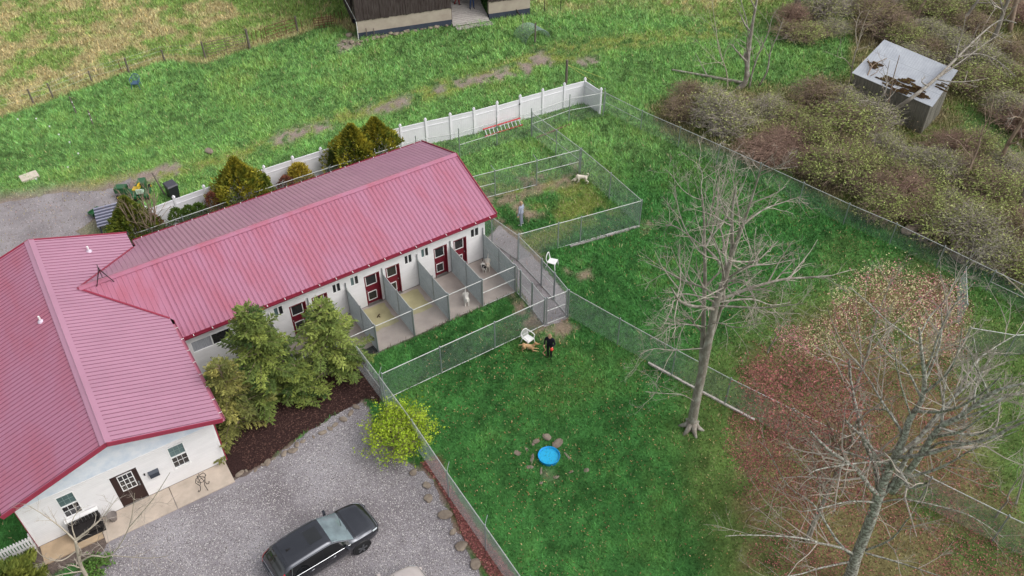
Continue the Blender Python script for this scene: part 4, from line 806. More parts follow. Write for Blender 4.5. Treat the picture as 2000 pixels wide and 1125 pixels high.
# the small bare tree over the patio
b3 = G(170, 1130); T3 = Br(3, n=(6, 7, 5), ratio=(.4, .42, .45), wob=.2, rmin=.004)
T3.limb([(b3[0], b3[1], -.1)]+vpl(b3, [(166, 1120), (158, 1105), (152, 1080), (147, 1054)]), .09, .05, 0, True)
for pts, d0, d1_, r in (([(147, 1056), (119, 1030), (80, 1002), (48, 984)], 0, .5, .04), ([(148, 1054), (184, 1026), (202, 1008), (230, 971)], 0, .8, .04), ([(156, 1098), (180, 1085), (217, 1085), (252, 1030), (263, 963)], 0, -.6, .04), ([(252, 1030), (298, 976), (332, 923)], -.6, -.8, .022), ([(150, 1075), (120, 1095), (90, 1090), (70, 1075)], 0, -1, .03), ([(165, 1115), (120, 1122), (95, 1130)], 0, -1, .03), ([(217, 1085), (290, 1090), (330, 1085)], -.6, -1.4, .02), ([(150, 1060), (140, 1020), (160, 990)], 0, .8, .03)):
    T3.limb(vpl(b3, pts, d0, d1_), r, .008, 1)
tree_obj('bare_tree', 'small pale leafless tree in front of the patio and gable wall', b3, T3, m_dead, m_twig)
# ---- trees of the wood edge
u_ = G(1440, 172); T4 = Br(4, n=(5, 4, 3), wob=.1)
T4.limb([(u_[0], u_[1], -.1)]+vpl(u_, [(1456, 160), (1460, 120), (1464, 85), (1470, 45), (1478, 0), (1484, -60)]), .22, .05, 0); T4.limb(vpl(u_, [(1461, 150), (1457, 110), (1459, 104)]), .15, .12, 0, False)
T4.limb(vpl(u_, [(1464, 90), (1458, 40), (1448, 5), (1440, -40)], 0, 1), .05, .02, 1)
tree_obj('bare_tree', 'broken grey leafless tree at the edge of the bright grass', u_, T4, m_bark, m_twig)
for i, (pts, r, lab) in enumerate((([(1463, 172), (1470, 140), (1482, 105), (1500, 65), (1508, 35), (1520, 15)], .07, 'slender leaning leafless stem beside the broken grey tree'), ([(1482, 168), (1498, 140), (1505, 100), (1520, 65), (1530, 35)], .08, 'leaning leafless tree just right of the slender stem'), ([(1421, 175), (1419, 140), (1405, 100), (1398, 55), (1390, 0)], .05, 'thin pale leafless tree over the fallen log'),
    ([(1662, 162), (1664, 135), (1670, 105), (1676, 88), (1684, 55), (1698, 20)], .07, 'pale dead forked tree at the corner of the old shed'))):
    b = G(*pts[0]); B_ = Br(60+i, n=(5, 4, 3), wob=.16); B_.limb(vpl(b, pts), r, .012, 0)
    if i == 3: B_.limb(vpl(b, [(1674, 90), (1671, 60), (1676, 35), (1684, 22)], 0, .4), .04, .01, 1); B_.limb(vpl(b, [(1664, 133), (1650, 115), (1636, 110), (1640, 88), (1648, 78)], 0, -.4), .03, .008, 1)
    tree_obj('bare_tree', lab, b, B_, m_dead if i > 1 else m_bark, m_twig)
lg = MB(); a, b = G(1312, 139), G(1452, 166); lg.tube([(a[0], a[1], .12), ((a[0]+b[0])/2, (a[1]+b[1])/2, .16), (b[0], b[1], .16)], [.06, .10, .13], 7); lg.tube([((a[0]+b[0])/2, (a[1]+b[1])/2, .15), (a[0]+3, a[1]+.8, .3)], [.05, .01], 5)
prop(lg.build('fallen_log', m_bark, None, loc=a), 'pale fallen log lying in the grass before the thicket', 'log')
rt = ((1995, 262, 9, .2), (1945, 335, 8, .16), (1988, 415, 9, .18), (1885, 372, 6, .1), (1925, 95, 10, .2), (1972, 62, 11, .22), (1870, 60, 9, .15), (1790, 45, 8, .14), (1700, 262, 5, .1), (2040, 330, 10, .2), (2010, 150, 10, .2), (1820, 5, 9, .16), (1560, 30, 8, .3), (1740, 25, 7, .12))
RL = ['leafless wood edge tree rising right of the shed', 'crooked leafless tree in the brush beyond the boundary fence', 'tangled leafless tree over the brown leaf litter', 'thin leafless tree among brambles below the shed', 'leafless tree in the far wood behind the leaning tree', 'tall dark leafless tree in the far wood corner', 'leafless tree behind the shed roof corner', 'leafless tree in the scrub behind the shed', 'dark stunted leafless tree in front of the grey shed wall', 'leafless tree at the outer edge of the wood', 'leafless tree leaning over the far thicket', 'leafless tree deep in the scrub behind the shed', 'stout dark leafless trunk standing in rough grass', 'small leafless tree between shed and rough grass']
for i, (u, v, h, r) in enumerate(rt):
    b = G(u, v); R = random.Random(i+9); rand_tree('bare_tree', RL[i], b, h, r, 80+i, lean=(R.uniform(-1, 1.5), R.uniform(-1, 1)), n=(9, 6, 4), mt=m_twigb if i % 2 else m_bark, mw=m_twigb if i % 3 == 0 else m_twig, wob=.2)
# ---- leaf clouds in numpy
def leafcloud(P_, size, col, name, par, seed, nper=1, spread=.0, flat=.5, elong=1.8):
    R = np.random.RandomState(seed); P_ = np.repeat(np.asarray(P_, float), nper, 0); m_ = len(P_); P_ = P_+R.normal(0, 1, (m_, 3))*spread
    P_[:, 2] = np.maximum(P_[:, 2], .03)
    a = R.normal(0, 1, (m_, 3)); a[:, 2] *= flat; a /= np.linalg.norm(a, axis=1)[:, None]; b = np.cross(a, R.normal(0, 1, (m_, 3))); b /= np.linalg.norm(b, axis=1)[:, None]+1e-9
    s_ = R.uniform(size[0], size[1], (m_, 1)); u = a*s_*elong/2; v = b*s_/2; Vv = np.stack([P_-u, P_+v*.9, P_+u, P_-v*.9], 1).reshape(-1, 3)
    col = np.asarray(col); col = np.repeat(col, nper, 0) if col.ndim == 2 else np.tile(col, (m_, 1)); cc = col*R.uniform(.75, 1.25, (m_, 1))
    return mesh_obj(name, Vv, np.arange(4*m_).reshape(-1, 4), m_leaf, par, cols=np.repeat(cc, 4, 0))
def in_px(poly, n, base, dr, seed, zmin=.2, zmax=12):
    R = np.random.RandomState(seed); us = [p[0] for p in poly]; vs_ = [p[1] for p in poly]; out = []
    u = R.uniform(min(us), max(us), n*4); v = R.uniform(min(vs_), max(vs_), n*4); k = sdpoly(u, v, poly)+30*(vnoise(u, v, 45, 3, 4)-.5)*2 < 0
    for a, b in zip(u[k], v[k]):
        p = VP(a, b, base, R.uniform(*dr))
        if zmin < p[2] < zmax: out.append(p)
        if len(out) >= n: break
    return np.array(out)
# red-leaved tree and the blossom tree
b5 = G(1577, 1056); T5 = Br(5, n=(4, 4), ratio=(.35, .4), wob=.2)
T5.limb([(b5[0], b5[1], -.1)]+vpl(b5, [(1590, 1020), (1612, 975), (1640, 910), (1663, 860), (1680, 800)]), .13, .05, 0)
RP_ = np.concatenate([in_px([(1462, 720), (1500, 695), (1560, 690), (1640, 705), (1700, 760), (1690, 850), (1620, 850), (1560, 800), (1470, 800)], 650, b5, (-2, 3), 1), in_px([(1450, 800), (1560, 810), (1650, 850), (1720, 900), (1700, 1000), (1600, 1010), (1470, 1000), (1445, 900)], 800, b5, (-2.5, 2.5), 2)])
for i in range(0, len(RP_), 26):
    a = np.array(VP(1640+rnd.uniform(-30, 30), 910-rnd.uniform(-60, 60), b5)); q = RP_[i]; T5.limb([a, a*.5+q*.5+np.array([0, 0, .4]), q], .03, .006, 2, False)
t5 = tree_obj('red_leaved_tree', 'spreading tree still holding dull red leaves below the big bare tree', b5, T5, m_bark, m_twigb)
leafcloud(RP_, (.03, .06), np.array(RC)[np.random.RandomState(4).randint(0, 4, len(RP_))], 'foliage', t5, 5, 11, .32)
b6 = G(1668, 770); T6 = Br(6, n=(5, 5, 3), ratio=(.5, .45, .45), wob=.15)
T6.limb([(b6[0], b6[1], -.1)]+vpl(b6, [(1680, 730), (1695, 690), (1705, 650), (1720, 600)]), .09, .03, 0)
for pts in ([(1684, 720), (1650, 680), (1630, 640), (1615, 600)], [(1690, 700), (1740, 640), (1790, 590), (1830, 560)], [(1700, 670), (1720, 600), (1740, 550), (1745, 525)], [(1690, 705), (1770, 680), (1840, 640), (1860, 600)], [(1684, 722), (1600, 700), (1560, 670), (1540, 650)]): T6.limb(vpl(b6, pts, 0, rnd.uniform(-2, 2)), .04, .01, 1)
BP_ = np.concatenate([in_px([(1605, 610), (1640, 565), (1690, 530), (1750, 512), (1830, 530), (1880, 560), (1895, 640), (1860, 690), (1780, 640), (1700, 600), (1640, 630)], 700, b6, (-1.5, 1.5), 6), in_px([(1520, 640), (1560, 625), (1620, 640), (1660, 690), (1600, 700), (1520, 690)], 260, b6, (-1.5, 1.5), 7), in_px([(1600, 600), (1860, 580), (1870, 700), (1720, 720), (1600, 680)], 240, b6, (-1.5, 1.5), 8)])
pk = vnoise(BP_[:, 0], BP_[:, 1], 1.6, 2, 6) > .5; bcol = np.where(pk[:, None], np.array(S(190, 128, 132)), np.array(S(204, 196, 150)))
t6 = tree_obj('blossom_tree', 'open tree with pink and cream blossom near the boundary fence', b6, T6, m_bark, m_twig)
leafcloud(BP_, (.03, .06), bcol, 'blossom', t6, 6, 7, .22)
# ---- evergreens behind the kennel
def at_y(u, v, y): d_ = ray(u, v); t = (y-CAM[1])/d_[1]; return CAM+t*d_
def conifer(name, label, x, y, h, r, seed, c1, c2, n=5200, shape=1.0, par_=None, bulge=.25, z0=.05, size=(.05, .13)):
    R = np.random.RandomState(seed); t = thing(name, label, 'shrub' if h < 1.6 else 'evergreen', (x, y, 0))
    MB().tube([(x, y, -.05), (x, y, h*.8)], [.07, .015], 6).build('trunk', m_twigb, t)
    u = R.rand(n)**.75; th = R.uniform(0, 2*PI, n); z = z0+(h-z0)*u
    lob = 1+.16*np.sin(th*5+seed+z*3)+.12*np.sin(th*9+z*7+seed*2); prof = (1-u)**shape*(1+bulge*np.sin(u*PI))+.03
    rr_ = r*prof*lob*np.sqrt(R.uniform(.35, 1.0, n)); P_ = np.stack([x+rr_*np.cos(th), y+rr_*np.sin(th), z], -1)
    out = np.stack([np.cos(th)*.6, np.sin(th)*.6, np.full(n, .8)], -1)+R.normal(0, .35, (n, 3)); out /= np.linalg.norm(out, axis=1)[:, None]
    sd_ = np.cross(out, R.normal(0, 1, (n, 3))); sd_ /= np.linalg.norm(sd_, axis=1)[:, None]; s_ = R.uniform(*size, (n, 1))*max(.7, min(1.3, r))
    Vv = np.stack([P_-sd_*s_*.45, P_+sd_*s_*.45, P_+out*s_*1.7], 1).reshape(-1, 3); w_ = np.clip(vnoise(th*3, z*2, .8, 2, seed)*1.6-.3+R.normal(0, .12, n), 0, 1)[:, None]
    cc = (np.array(c1)*(1-w_)+np.array(c2)*w_)*R.uniform(.75, 1.2, (n, 1)); mesh_obj('foliage', Vv, np.arange(3*n).reshape(-1, 3), m_leaf, t, cols=np.repeat(cc, 3, 0)); return t
GD, GG = S(74, 94, 34), S(168, 158, 54)
def conif_px(name, label, u, vt, y, r, seed, c1=GD, c2=GG, **k):
    p = at_y(u, vt, y); return conifer(name, label, p[0], y, p[2], r, seed, c1, c2, **k)
conif_px('arborvitae', 'plump golden-green arborvitae before the white fence near the red shrub', 455, 311, 11.4, 1.5, 1, n=9000, bulge=.75, shape=.85)
conif_px('arborvitae', 'golden-green arborvitae of a close pair, next to the small dark juniper', 684, 246, 11.3, 1.4, 2, n=8000, bulge=.8, shape=.8)
conif_px('arborvitae', 'taller golden-green arborvitae of a close pair, near the gable end', 730, 233, 11.6, 1.3, 3, n=8000, bulge=.8, shape=.8)
conif_px('arborvitae', 'dark green arborvitae beside the bare multi-stemmed shrub', 240, 388, 11.3, 1.25, 4, c2=S(118, 122, 44), n=8000, bulge=.7, shape=.85)
conif_px('juniper', 'small feathery juniper beside the plump arborvitae', 516, 342, 11.2, .55, 5, c1=S(84, 104, 44), c2=S(140, 150, 60), n=1800, size=(.07, .18))
conif_px('juniper', 'small dark juniper at the foot of the arborvitae pair', 645, 293, 11.4, .5, 6, c1=S(50, 66, 30), c2=S(84, 96, 40), n=1500)
conif_px('golden_shrub', 'rounded golden-yellow shrub against the white fence', 580, 322, 11.7, .95, 7, c1=S(150, 134, 52), c2=S(196, 176, 70), n=3500, shape=.45, bulge=.1)
for i, (u, v) in enumerate(((340, 408), (365, 403), (385, 399))): conif_px('juniper', ['low spreading green juniper at the bare shrub end of three', 'low spreading green juniper in the middle of three', 'low spreading green juniper next to the rusty barberry'][i], u, v, 11.0, .75, 10+i, c1=S(58, 84, 34), c2=S(100, 122, 50), n=1800, shape=.5)
for i, (u, v, lab) in enumerate(((410, 377, 'rusty red-brown barberry shrub beside the plump arborvitae'), (556, 345, 'small dark reddish shrub beside the golden shrub'), (295, 420, 'brown bare shrub at the foot of the multi-stemmed shrub'))): conif_px('barberry', lab, u, v, 11.3, .65, 20+i, c1=S(92, 58, 50), c2=S(146, 92, 72), n=1400, shape=.45)
b = at_y(290, 455, 11.0); B_ = Br(30, n=(6, 8, 4), wob=.12, ratio=(.4, .4, .4), tmin=.4, ang=(.3, .7))
for k in range(11):
    a = k*.57; B_.limb([(b[0]+.1*math.cos(a), 11.0+.1*math.sin(a), -.05), (b[0]+.35*math.cos(a), 11+.35*math.sin(a), 1.2), (b[0]+.75*math.cos(a), 11+.7*math.sin(a), 2.6), (b[0]+1.0*math.cos(a), 11+.9*math.sin(a), 3.6+.5*math.sin(k*2.1))], .055, .014, 1)
tree_obj('bare_shrub', 'tall leafless multi-stemmed shrub between white fence and roof valley', (b[0], 11, 0), B_, m_twigb, m_twigb, cat='shrub')
# ---- hemlocks in the mulch bed
def hemlock(label, base, h, r, seed, c1, c2, nb=95, lean=(0, 0), rs=1.0):
    R = random.Random(seed); t = thing('hemlock', label, 'evergreen', (base[0], base[1], 0)); tr = MB(); top = np.array([base[0]+lean[0], base[1]+lean[1], h]); bb = np.array([base[0], base[1], -.05])
    tr.tube([bb, bb*.5+top*.5, top], [.11, .06, .01], 7); V_ = []; C_ = []
    for k in range(nb):
        q = (k+R.random())/nb; q = .06+.93*q**.9; p = bb+(top-bb)*q; az = R.uniform(0, 2*PI); Ln = r*(1-q)**.75*R.uniform(.45, 1.2)+.18; d = np.array([math.cos(az), math.sin(az), .32+.5*q])
        pts = [p]; w_ = min(1, max(0, R.gauss(.45, .3))); c = np.array(c1)*(1-w_)+np.array(c2)*w_; d = nrm(d); n_ = max(4, int(Ln/.16))
        for i in range(n_):
            d = nrm(d+np.array([R.gauss(0, .06), R.gauss(0, .06), -.55/n_])); pts.append(pts[-1]+d*Ln/n_)
        tr.tube(pts, [max(.004, .018*(1-i/len(pts))) for i in range(len(pts))], 3, cap=False)
        for i in range(1, len(pts)):
            ax = nrm(pts[i]-pts[i-1]); sdv_ = nrm(np.cross(ax, (0, 0, 1))); tl = min(.55, .16+.34*(1-i/len(pts))+.06)*rs
            for sg in (-1, 1):
                for m2 in range(3):
                    td = nrm(sdv_*sg*R.uniform(.5, 1)+ax*R.uniform(.35, .9)+np.array([0, 0, R.uniform(-.35, .2)])); q0 = pts[i]-ax*R.uniform(0, Ln/n_); l2 = tl*R.uniform(.6, 1.2)
                    for m3 in range(4):
                        f_ = (m3+.5)/4; c0 = q0+td*l2*f_; wv = nrm(np.cross(td, (R.gauss(0, .4), R.gauss(0, .4), 1)))*R.uniform(.03, .055); fw = nrm(td+np.array([R.gauss(0, .35), R.gauss(0, .35), R.gauss(-.1, .3)]))*R.uniform(.09, .16)
                        V_ += [c0-wv, c0+wv, c0+fw]; cc = c*R.uniform(.7, 1.3); C_ += [cc, cc, cc]
    tr.build('trunk', m_twigb, t); mesh_obj('foliage', V_, np.arange(len(V_)).reshape(-1, 3), m_leaf, t, cols=np.clip(C_, 0, 1)); print('hemlock', len(V_)//3); return t
H1, H2 = S(64, 86, 44), S(134, 146, 70)
hb = G(530, 775); hemlock('tall olive-green hemlock leaning against the kennel eave', hb, hgt(hb, 523, 592), 2.45, 1, H1, H2, 100)
hb2 = G(652, 722); hemlock('bright green hemlock in front of the dog runs', hb2, hgt(hb2, 642, 592), 2.2, 2, S(76, 100, 50), S(146, 158, 80), 90)
hb3 = G(468, 835); hemlock('yellowish hemlock beside the main roof eave', hb3, hgt(hb3, 448, 705), 1.9, 3, S(84, 94, 50), S(152, 146, 80), 75)
hb4 = G(590, 770); hemlock('low olive hemlock filling the gap between its taller neighbours', hb4, 2.1, 1.5, 4, H1, H2, 60)
# ---- yellow-green bush on the parking fence
def bush(name, label, base, r, h, seed, c1, c2, n=4200, stems=60, mt=None, leafsz=(.05, .09), cat='shrub', group=None, asm=(1, 1)):
    R = random.Random(seed); NRr = np.random.RandomState(seed); t = thing(name, label, cat, (base[0], base[1], 0), 0, group); s_ = MB(); P_ = []
    for k in range(stems):
        az = R.uniform(0, 2*PI); out = R.random()**.6*r; hh = h*math.sqrt(max(.05, 1-(out/r)**2*.8))*R.uniform(.7, 1.05)
        p0 = np.array([base[0]+R.gauss(0, .15*r), base[1]+R.gauss(0, .15*r), -.03]); p3 = np.array([base[0]+math.cos(az)*out*asm[0], base[1]+math.sin(az)*out*asm[1], hh]); p1 = p0*.6+p3*.4+np.array([0, 0, hh*.35]); p2 = p0*.25+p3*.75+np.array([0, 0, hh*.22])
        s_.tube([p0, p1, p2, p3], [.014, .011, .007, .003], 3, cap=False)
        for j in range(3):
            d_ = np.array([R.gauss(0, 1), R.gauss(0, 1), R.gauss(.2, .7)])*.22*r; q = p2+(p3-p2)*R.random(); s_.tube([q, q+d_*.6+(0, 0, .05), q+d_], [.006, .004, .002], 3, cap=False); P_ += [q+d_*f_ for f_ in (.5, .8, 1)]
        P_ += [p2, p3, (p2+p3)/2]
    s_.build('stems', mt or m_twigb, t)
    if n:
        P_ = np.array(P_)[NRr.randint(0, len(P_), n//4)]; w_ = np.clip(vnoise(P_[:, 0]*1.0, P_[:, 1]+P_[:, 2], .5, 2, seed), 0, 1)[:, None]; leafcloud(P_, leafsz, np.array(c1)*(1-w_)+np.array(c2)*w_, 'foliage', t, seed, 4, .09*r**.5)
    return t
yb = G(786, 868); bush('yellow_bush', 'round yellow-green bush growing through the parking fence', yb, 1.62, 1.75, 5, S(132, 164, 40), S(176, 196, 62), 7000, 170, leafsz=(.045, .085))
hb5 = G(30, 1150); conifer('juniper', 'dense round green juniper in front of the picket fence', hb5[0], hb5[1], 1.1, 1.25, 40, S(66, 92, 40), S(130, 136, 62), n=6000, shape=.4, bulge=.1)
bush('weeds', 'patch of low green weeds at the foot of the small bare tree', G(190, 1108), .6, .25, 41, S(70, 108, 44), S(96, 130, 60), 900, 30)
# ---- the thicket: bramble bushes of two looks, four meshes, many copies
brs = []
for k, (n, c1, c2, mt) in enumerate(((3000, S(124, 138, 76), S(158, 166, 98), m_twigb), (2000, S(130, 134, 86), S(156, 160, 104), m_twig), (900, S(118, 116, 72), S(138, 130, 86), m_twigb), (250, S(120, 104, 84), S(136, 120, 96), mat('reddish_brown_canes', S(146, 120, 106), rough=.9, var=.3)))):
    brs.append(bush('bramble', 'x', (0, 0), 1.5, 1.7, 100+k, c1, c2, n, 300, mt, (.04, .075)))
BL = ['arching bramble bush with fresh yellow-green leaves in the thicket', 'arching bramble bush with sparse olive leaves in the thicket', 'tangled brown bramble bush nearly without leaves in the thicket', 'reddish-brown leafless cane bush in the thicket']
BG = ['leafy green brambles', 'sparse olive brambles', 'brown brambles', 'reddish cane bushes']
spots = [(1325, 222, 2), (1380, 205, 1), (1350, 190, 2), (1440, 225, 0), (1500, 225, 1), (1410, 245, 1), (1475, 258, 0), (1545, 240, 0), (1530, 285, 3), (1500, 300, 3), (1580, 285, 0), (1610, 250, 1), (1650, 262, 0), (1600, 330, 0), (1640, 345, 0), (1560, 315, 3), (1680, 325, 0), (1660, 300, 2), (1720, 300, 1), (1700, 370, 2), (1740, 345, 0), (1640, 215, 1), (1590, 205, 2), (1690, 245, 1), (1780, 330, 1), (1820, 345, 1), (1760, 395, 3), (1800, 410, 0), (1840, 400, 1), (1850, 450, 0), (1790, 365, 0), (1890, 430, 0), (1885, 478, 1), (1930, 505, 1), (1960, 470, 2), (1920, 460, 0), (1985, 520, 0), (1990, 450, 3), (1880, 345, 2), (1930, 380, 0), (1960, 330, 1), (1900, 300, 0), (1850, 300, 3), (1720, 410, 0),
         (1730, 60, 2), (1770, 85, 0), (1800, 60, 1), (1845, 85, 1), (1870, 110, 1), (1830, 30, 0), (1780, 20, 0), (1900, 130, 1), (1890, 60, 2), (1940, 140, 1), (1930, 30, 0), (1960, 110, 2), (1985, 170, 0), (1990, 30, 3), (1700, 30, 2), (1740, 5, 1), (1860, 10, 1), (1905, 170, 0), (1620, 60, 1), (1575, 70, 0), (1540, 65, 2), (1990, 245, 3), (1960, 215, 1), (1810, 110, 2), (1790, 120, 1), (1540, 45, 3), (1600, 25, 1), (1650, 15, 1)]
R = random.Random(77)
for i, (u, v, k) in enumerate(spots):
    b = G(u+R.uniform(-6, 6), v+R.uniform(6, 14)); c = brs[k] if not brs[k].get('used') else copy_tree(brs[k]); brs[k]['used'] = 1
    s_ = R.uniform(.95, 1.55); c.location = b; c.rotation_euler = (0, 0, R.uniform(0, 6.28)); c.scale = (s_*R.uniform(.9, 1.25), s_, s_*R.uniform(.6, 1.0)); c['label'] = BL[k]; c['group'] = BG[k]
for c in bpy.data.objects:
    if 'used' in c: del c['used']
# ================================================================== BARN
m_dwood = mat('dark_weathered_boards', S(58, 48, 46), rough=.95, scale=3, col2=S(96, 88, 86), ramp=(.35, .75), stretch=(6, 6, .5), bump=.5, spec=.1)
m_block = mat('rendered_block_wall', S(168, 154, 142), rough=.9, scale=1.2, col2=S(186, 174, 160), ramp=(.3, .7), bump=.2, bscale=20, spec=.15)
m_slate = mat('slate_blue_paint', S(64, 70, 84), rough=.8, var=.2, scale=2, spec=.2)
m_plank = mat('silvery_deck_planks', S(152, 146, 142), rough=.9, scale=4, col2=S(186, 180, 174), ramp=(.3, .7), stretch=(.6, 5, 1), spec=.15)
BA = np.array([5.6, 28.1]); BD = nrm((13.85, -3.70)); BN = np.array([-BD[1], BD[0]]); BLn = 14.3; O0, O1 = 7.62, 10.75
def bp_(s, n, z): q = BA+BD*s+BN*n; return (q[0], q[1], z)
barn = thing('barn', 'dark weathered wooden barn on a pale block foundation with slate-blue base band', 'barn', (BA[0], BA[1], 0))
def wallbox(s0, s1, n0, n1, z0, z1): return [bp_(s0, n0, z0), bp_(s1, n0, z0), bp_(s1, n1, z0), bp_(s0, n1, z0)], z1-z0
f = MB(); fb = MB()
for s0, s1, n0, n1 in ((0, O0, 0, .3), (O1, BLn, 0, .3), (BLn-.3, BLn, .3, 11), (0, BLn, 11, 11.3), (0, .3, 2.6, 11)):
    pts, h = wallbox(s0, s1, n0, n1, .52, 1.52); f.poly(pts, h, (0, 0, 1)); pts, h = wallbox(s0+.02, s1-.02, n0-.015, n1+.015, -.1, .52); fb.poly(pts, h, (0, 0, 1))
f.build('foundation_wall', m_block, barn); fb.build('base_band', m_slate, barn)
def boards(s0, s1, n, z0, z1, axis='s', topf=None):
    m_ = MB(); x = s0; R = random.Random(int(s0*10+n*7))
    while x < s1-.02:
        w_ = min(R.uniform(.16, .26), s1-x); dp = R.uniform(.0, .03); zz0 = z0+R.uniform(-.04, .04); zt = z1 if topf is None else topf(x+w_/2)
        if axis == 's': pts = [bp_(x, n-.03-dp, zz0), bp_(x+w_-.012, n-.03-dp, zz0), bp_(x+w_-.012, n+.02, zz0), bp_(x, n+.02, zz0)]
        else: pts = [bp_(n-.03-dp, x, zz0), bp_(n-.03-dp, x+w_-.012, zz0), bp_(n+.02, x+w_-.012, zz0), bp_(n+.02, x, zz0)]
        m_.poly(pts, zt-zz0, (0, 0, 1)); x += w_
    return m_.build('wall_boards', m_dwood, barn)
boards(-.05, O0, 0, 1.5, 6.0); boards(O1, BLn+.05, 0, 1.5, 6.0); boards(-.03, BLn+.03, 11.3, 1.5, 6.0)
gt = lambda x: 6+3.4*(1-abs(x-5.65)/5.65)
boards(2.4, 11.3, 0, .3, 6, 'n', gt); boards(0, 11.3, BLn, 1.5, 6, 'n', gt); boards(0, .9, 0, 1.5, 6.2, 'n')
MB().poly([bp_(O0, 0, 4.2), bp_(O1, 0, 4.2), bp_(O1, .06, 4.2), bp_(O0, .06, 4.2)], 1.8, (0, 0, 1)).build('door_header', m_dwood, barn)
MB().poly([bp_(.4, 4.8, .02), bp_(BLn-.3, 4.8, .02), bp_(BLn-.3, 4.9, .02), bp_(.4, 4.9, .02)], 5, (0, 0, 1)).build('inner_partition', m_dwood, barn)
rf = MB()
for sg in (0, 1):
    a0, a1 = (-.5, 5.65) if sg == 0 else (11.8, 5.65); rf.poly([bp_(-.5, a0, 5.75), bp_(BLn+.5, a0, 5.75), bp_(BLn+.5, a1, 9.45), bp_(-.5, a1, 9.45)], .12, (0, 0, 1))
rf.build('roof', mat('old_grey_metal_roof', S(120, 118, 116), rough=.5, var=.15), barn)
MB().tube([bp_(-.05, -.05, 0), bp_(-.05, -.05, 1.5)], .03, 8).build('downpipe', m_white, barn); MB().bar(bp_(-.03, .0, 1.5), bp_(-.6, 1.4, 3.0), .03, .03).build('brace', m_white, barn)
# ramp of single planks rising into the opening
rp = thing('barn_ramp', 'grey plank ramp rising into the dark barn', 'ramp', bp_(O0, 0, 0)); nP = 22; RLn = 5.0
def rampz(n): return .12+(n+.35)*.20
for k in range(nP):
    n0 = -.35+RLn*k/nP; n1 = -.35+RLn*(k+1)/nP-.035; z0, z1 = rampz(n0), rampz(n1); j = rnd.uniform(-.03, .03)
    MB().poly([bp_(O0+.03+j, n0, z0-.05), bp_(O1-.03+j, n0, z0-.05), bp_(O1-.03+j, n1, z1-.05), bp_(O0+.03+j, n1, z1-.05)], .05, (0, 0, 1)).build('plank', m_plank, rp)
MB().poly([bp_(O0+.08, -.3, -.05), bp_(O1-.08, -.3, -.05), bp_(O1-.08, RLn-.4, -.05), bp_(O0+.08, RLn-.4, -.05)], .1, (0, 0, 1)).build('sill_beam', m_dwood, rp)
for k in range(3):
    s_ = O0+.2+k*1.36; MB().bar(bp_(s_, -.28, .02), bp_(s_, RLn-.45, rampz(RLn-.45)-.14), .1, .16).build('joist', m_dwood, rp)
MB().poly([bp_(O0+.2, -1.0, .0), bp_(O1+.1, -.9, .0), bp_(O1+.05, -.42, .0), bp_(O0+.15, -.42, .0)], .07, (0, 0, 1)).build('step_board', m_plank, rp)
# railings
def rail_px(label, posts_, rails, brace=None):
    b = G(*posts_[0][0]); t = thing('railing', label, 'railing', b); tops = []
    for (ub, vb), (ut, vt) in posts_:
        q = G(ub, vb); h = hgt(q, ut, vt); tops.append((q, h)); MB().box((q[0], q[1], h/2-.03), (.12, .12, h+.06), -.26).build('post', m_dwood, t)
    (q0, h0), (q1, h1) = tops[0], tops[1]
    for fr in rails: MB().bar((q0[0]-.25, q0[1]-.02, h0*fr), (q1[0], q1[1]-.09, h1*fr), .05, .14).build('rail', m_dwood, t)
    if brace: q = G(*brace); MB().bar((q1[0], q1[1]-.07, h1*.85), (q[0], q[1], 0), .08, .08).build('brace', m_dwood, t)
rail_px('dark wooden railing on the rubble side of the barn ramp', [((847, 48), (847, 22)), ((882, 48), (882, 14))], (.82, .3))
rail_px('dark wooden railing with diagonal brace right of the barn ramp', [((964, 27), (964, 2)), ((1000, 29), (1000, 3))], (.8, .25), (1018, 33))
for ub, vb, ut, vt, r, lab in ((717, 76, 717, 55, .035, 'short pale stake at the barn corner, first of two'), (732, 74, 731, 55, .035, 'short pale stake at the barn corner, second of two'), (788, 62, 786, 42, .04, 'short stake standing in the rubble by the barn'), (802, 60, 799, 22, .04, 'tall dark stake against the barn foundation'), (811, 52, 810, 20, .03, 'thin pale stake against the barn foundation')): wpost(ub, vb, ut, vt, r, lab, None, 'stakes along the barn wall')
# ---- rocks
m_rock = mat('field_stone', S(150, 138, 124), rough=.95, scale=3, col2=S(120, 108, 98), ramp=(.35, .65), bump=.5, bscale=20, spec=.15)
def rockmesh(seed):
    bm = bmesh.new(); bmesh.ops.create_icosphere(bm, subdivisions=2, radius=1); R = np.random.RandomState(seed); pl = R.normal(0, 1, (7, 3)); pl /= np.linalg.norm(pl, axis=1)[:, None]
    for v in bm.verts:
        c = np.array(v.co)
        for q in pl:
            d_ = c @ q
            if d_ > .62: c = c-q*(d_-.62)*.9
        v.co = Vector(c*np.array([1, .8, .55])*(1+R.uniform(-.05, .05)))
    me = bpy.data.meshes.new('rock'); bm.to_mesh(me); bm.free(); me.materials.append(m_rock); return me
RM = [rockmesh(i) for i in range(5)]
def rock(u, v, s_, label, group, i, sink=.25, sc=(1, 1, 1)):
    b = G(u, v); o = bpy.data.objects.new('rock', RM[i % 5]); COL.objects.link(o); o.location = (b[0], b[1], s_*sc[2]*(.55-sink)); o.scale = (s_*sc[0], s_*sc[1], s_*sc[2]); o.rotation_euler = (0, 0, i*1.7); return prop(o, label, 'rock', group)
R = random.Random(3)
for i in range(20): rock(690+i*9.4+R.uniform(-3, 3), 84-i*1.85+R.uniform(-2, 2), R.uniform(.14, .34), 'rubble stone in the row along the barn foundation', 'rubble stones along the barn', i)
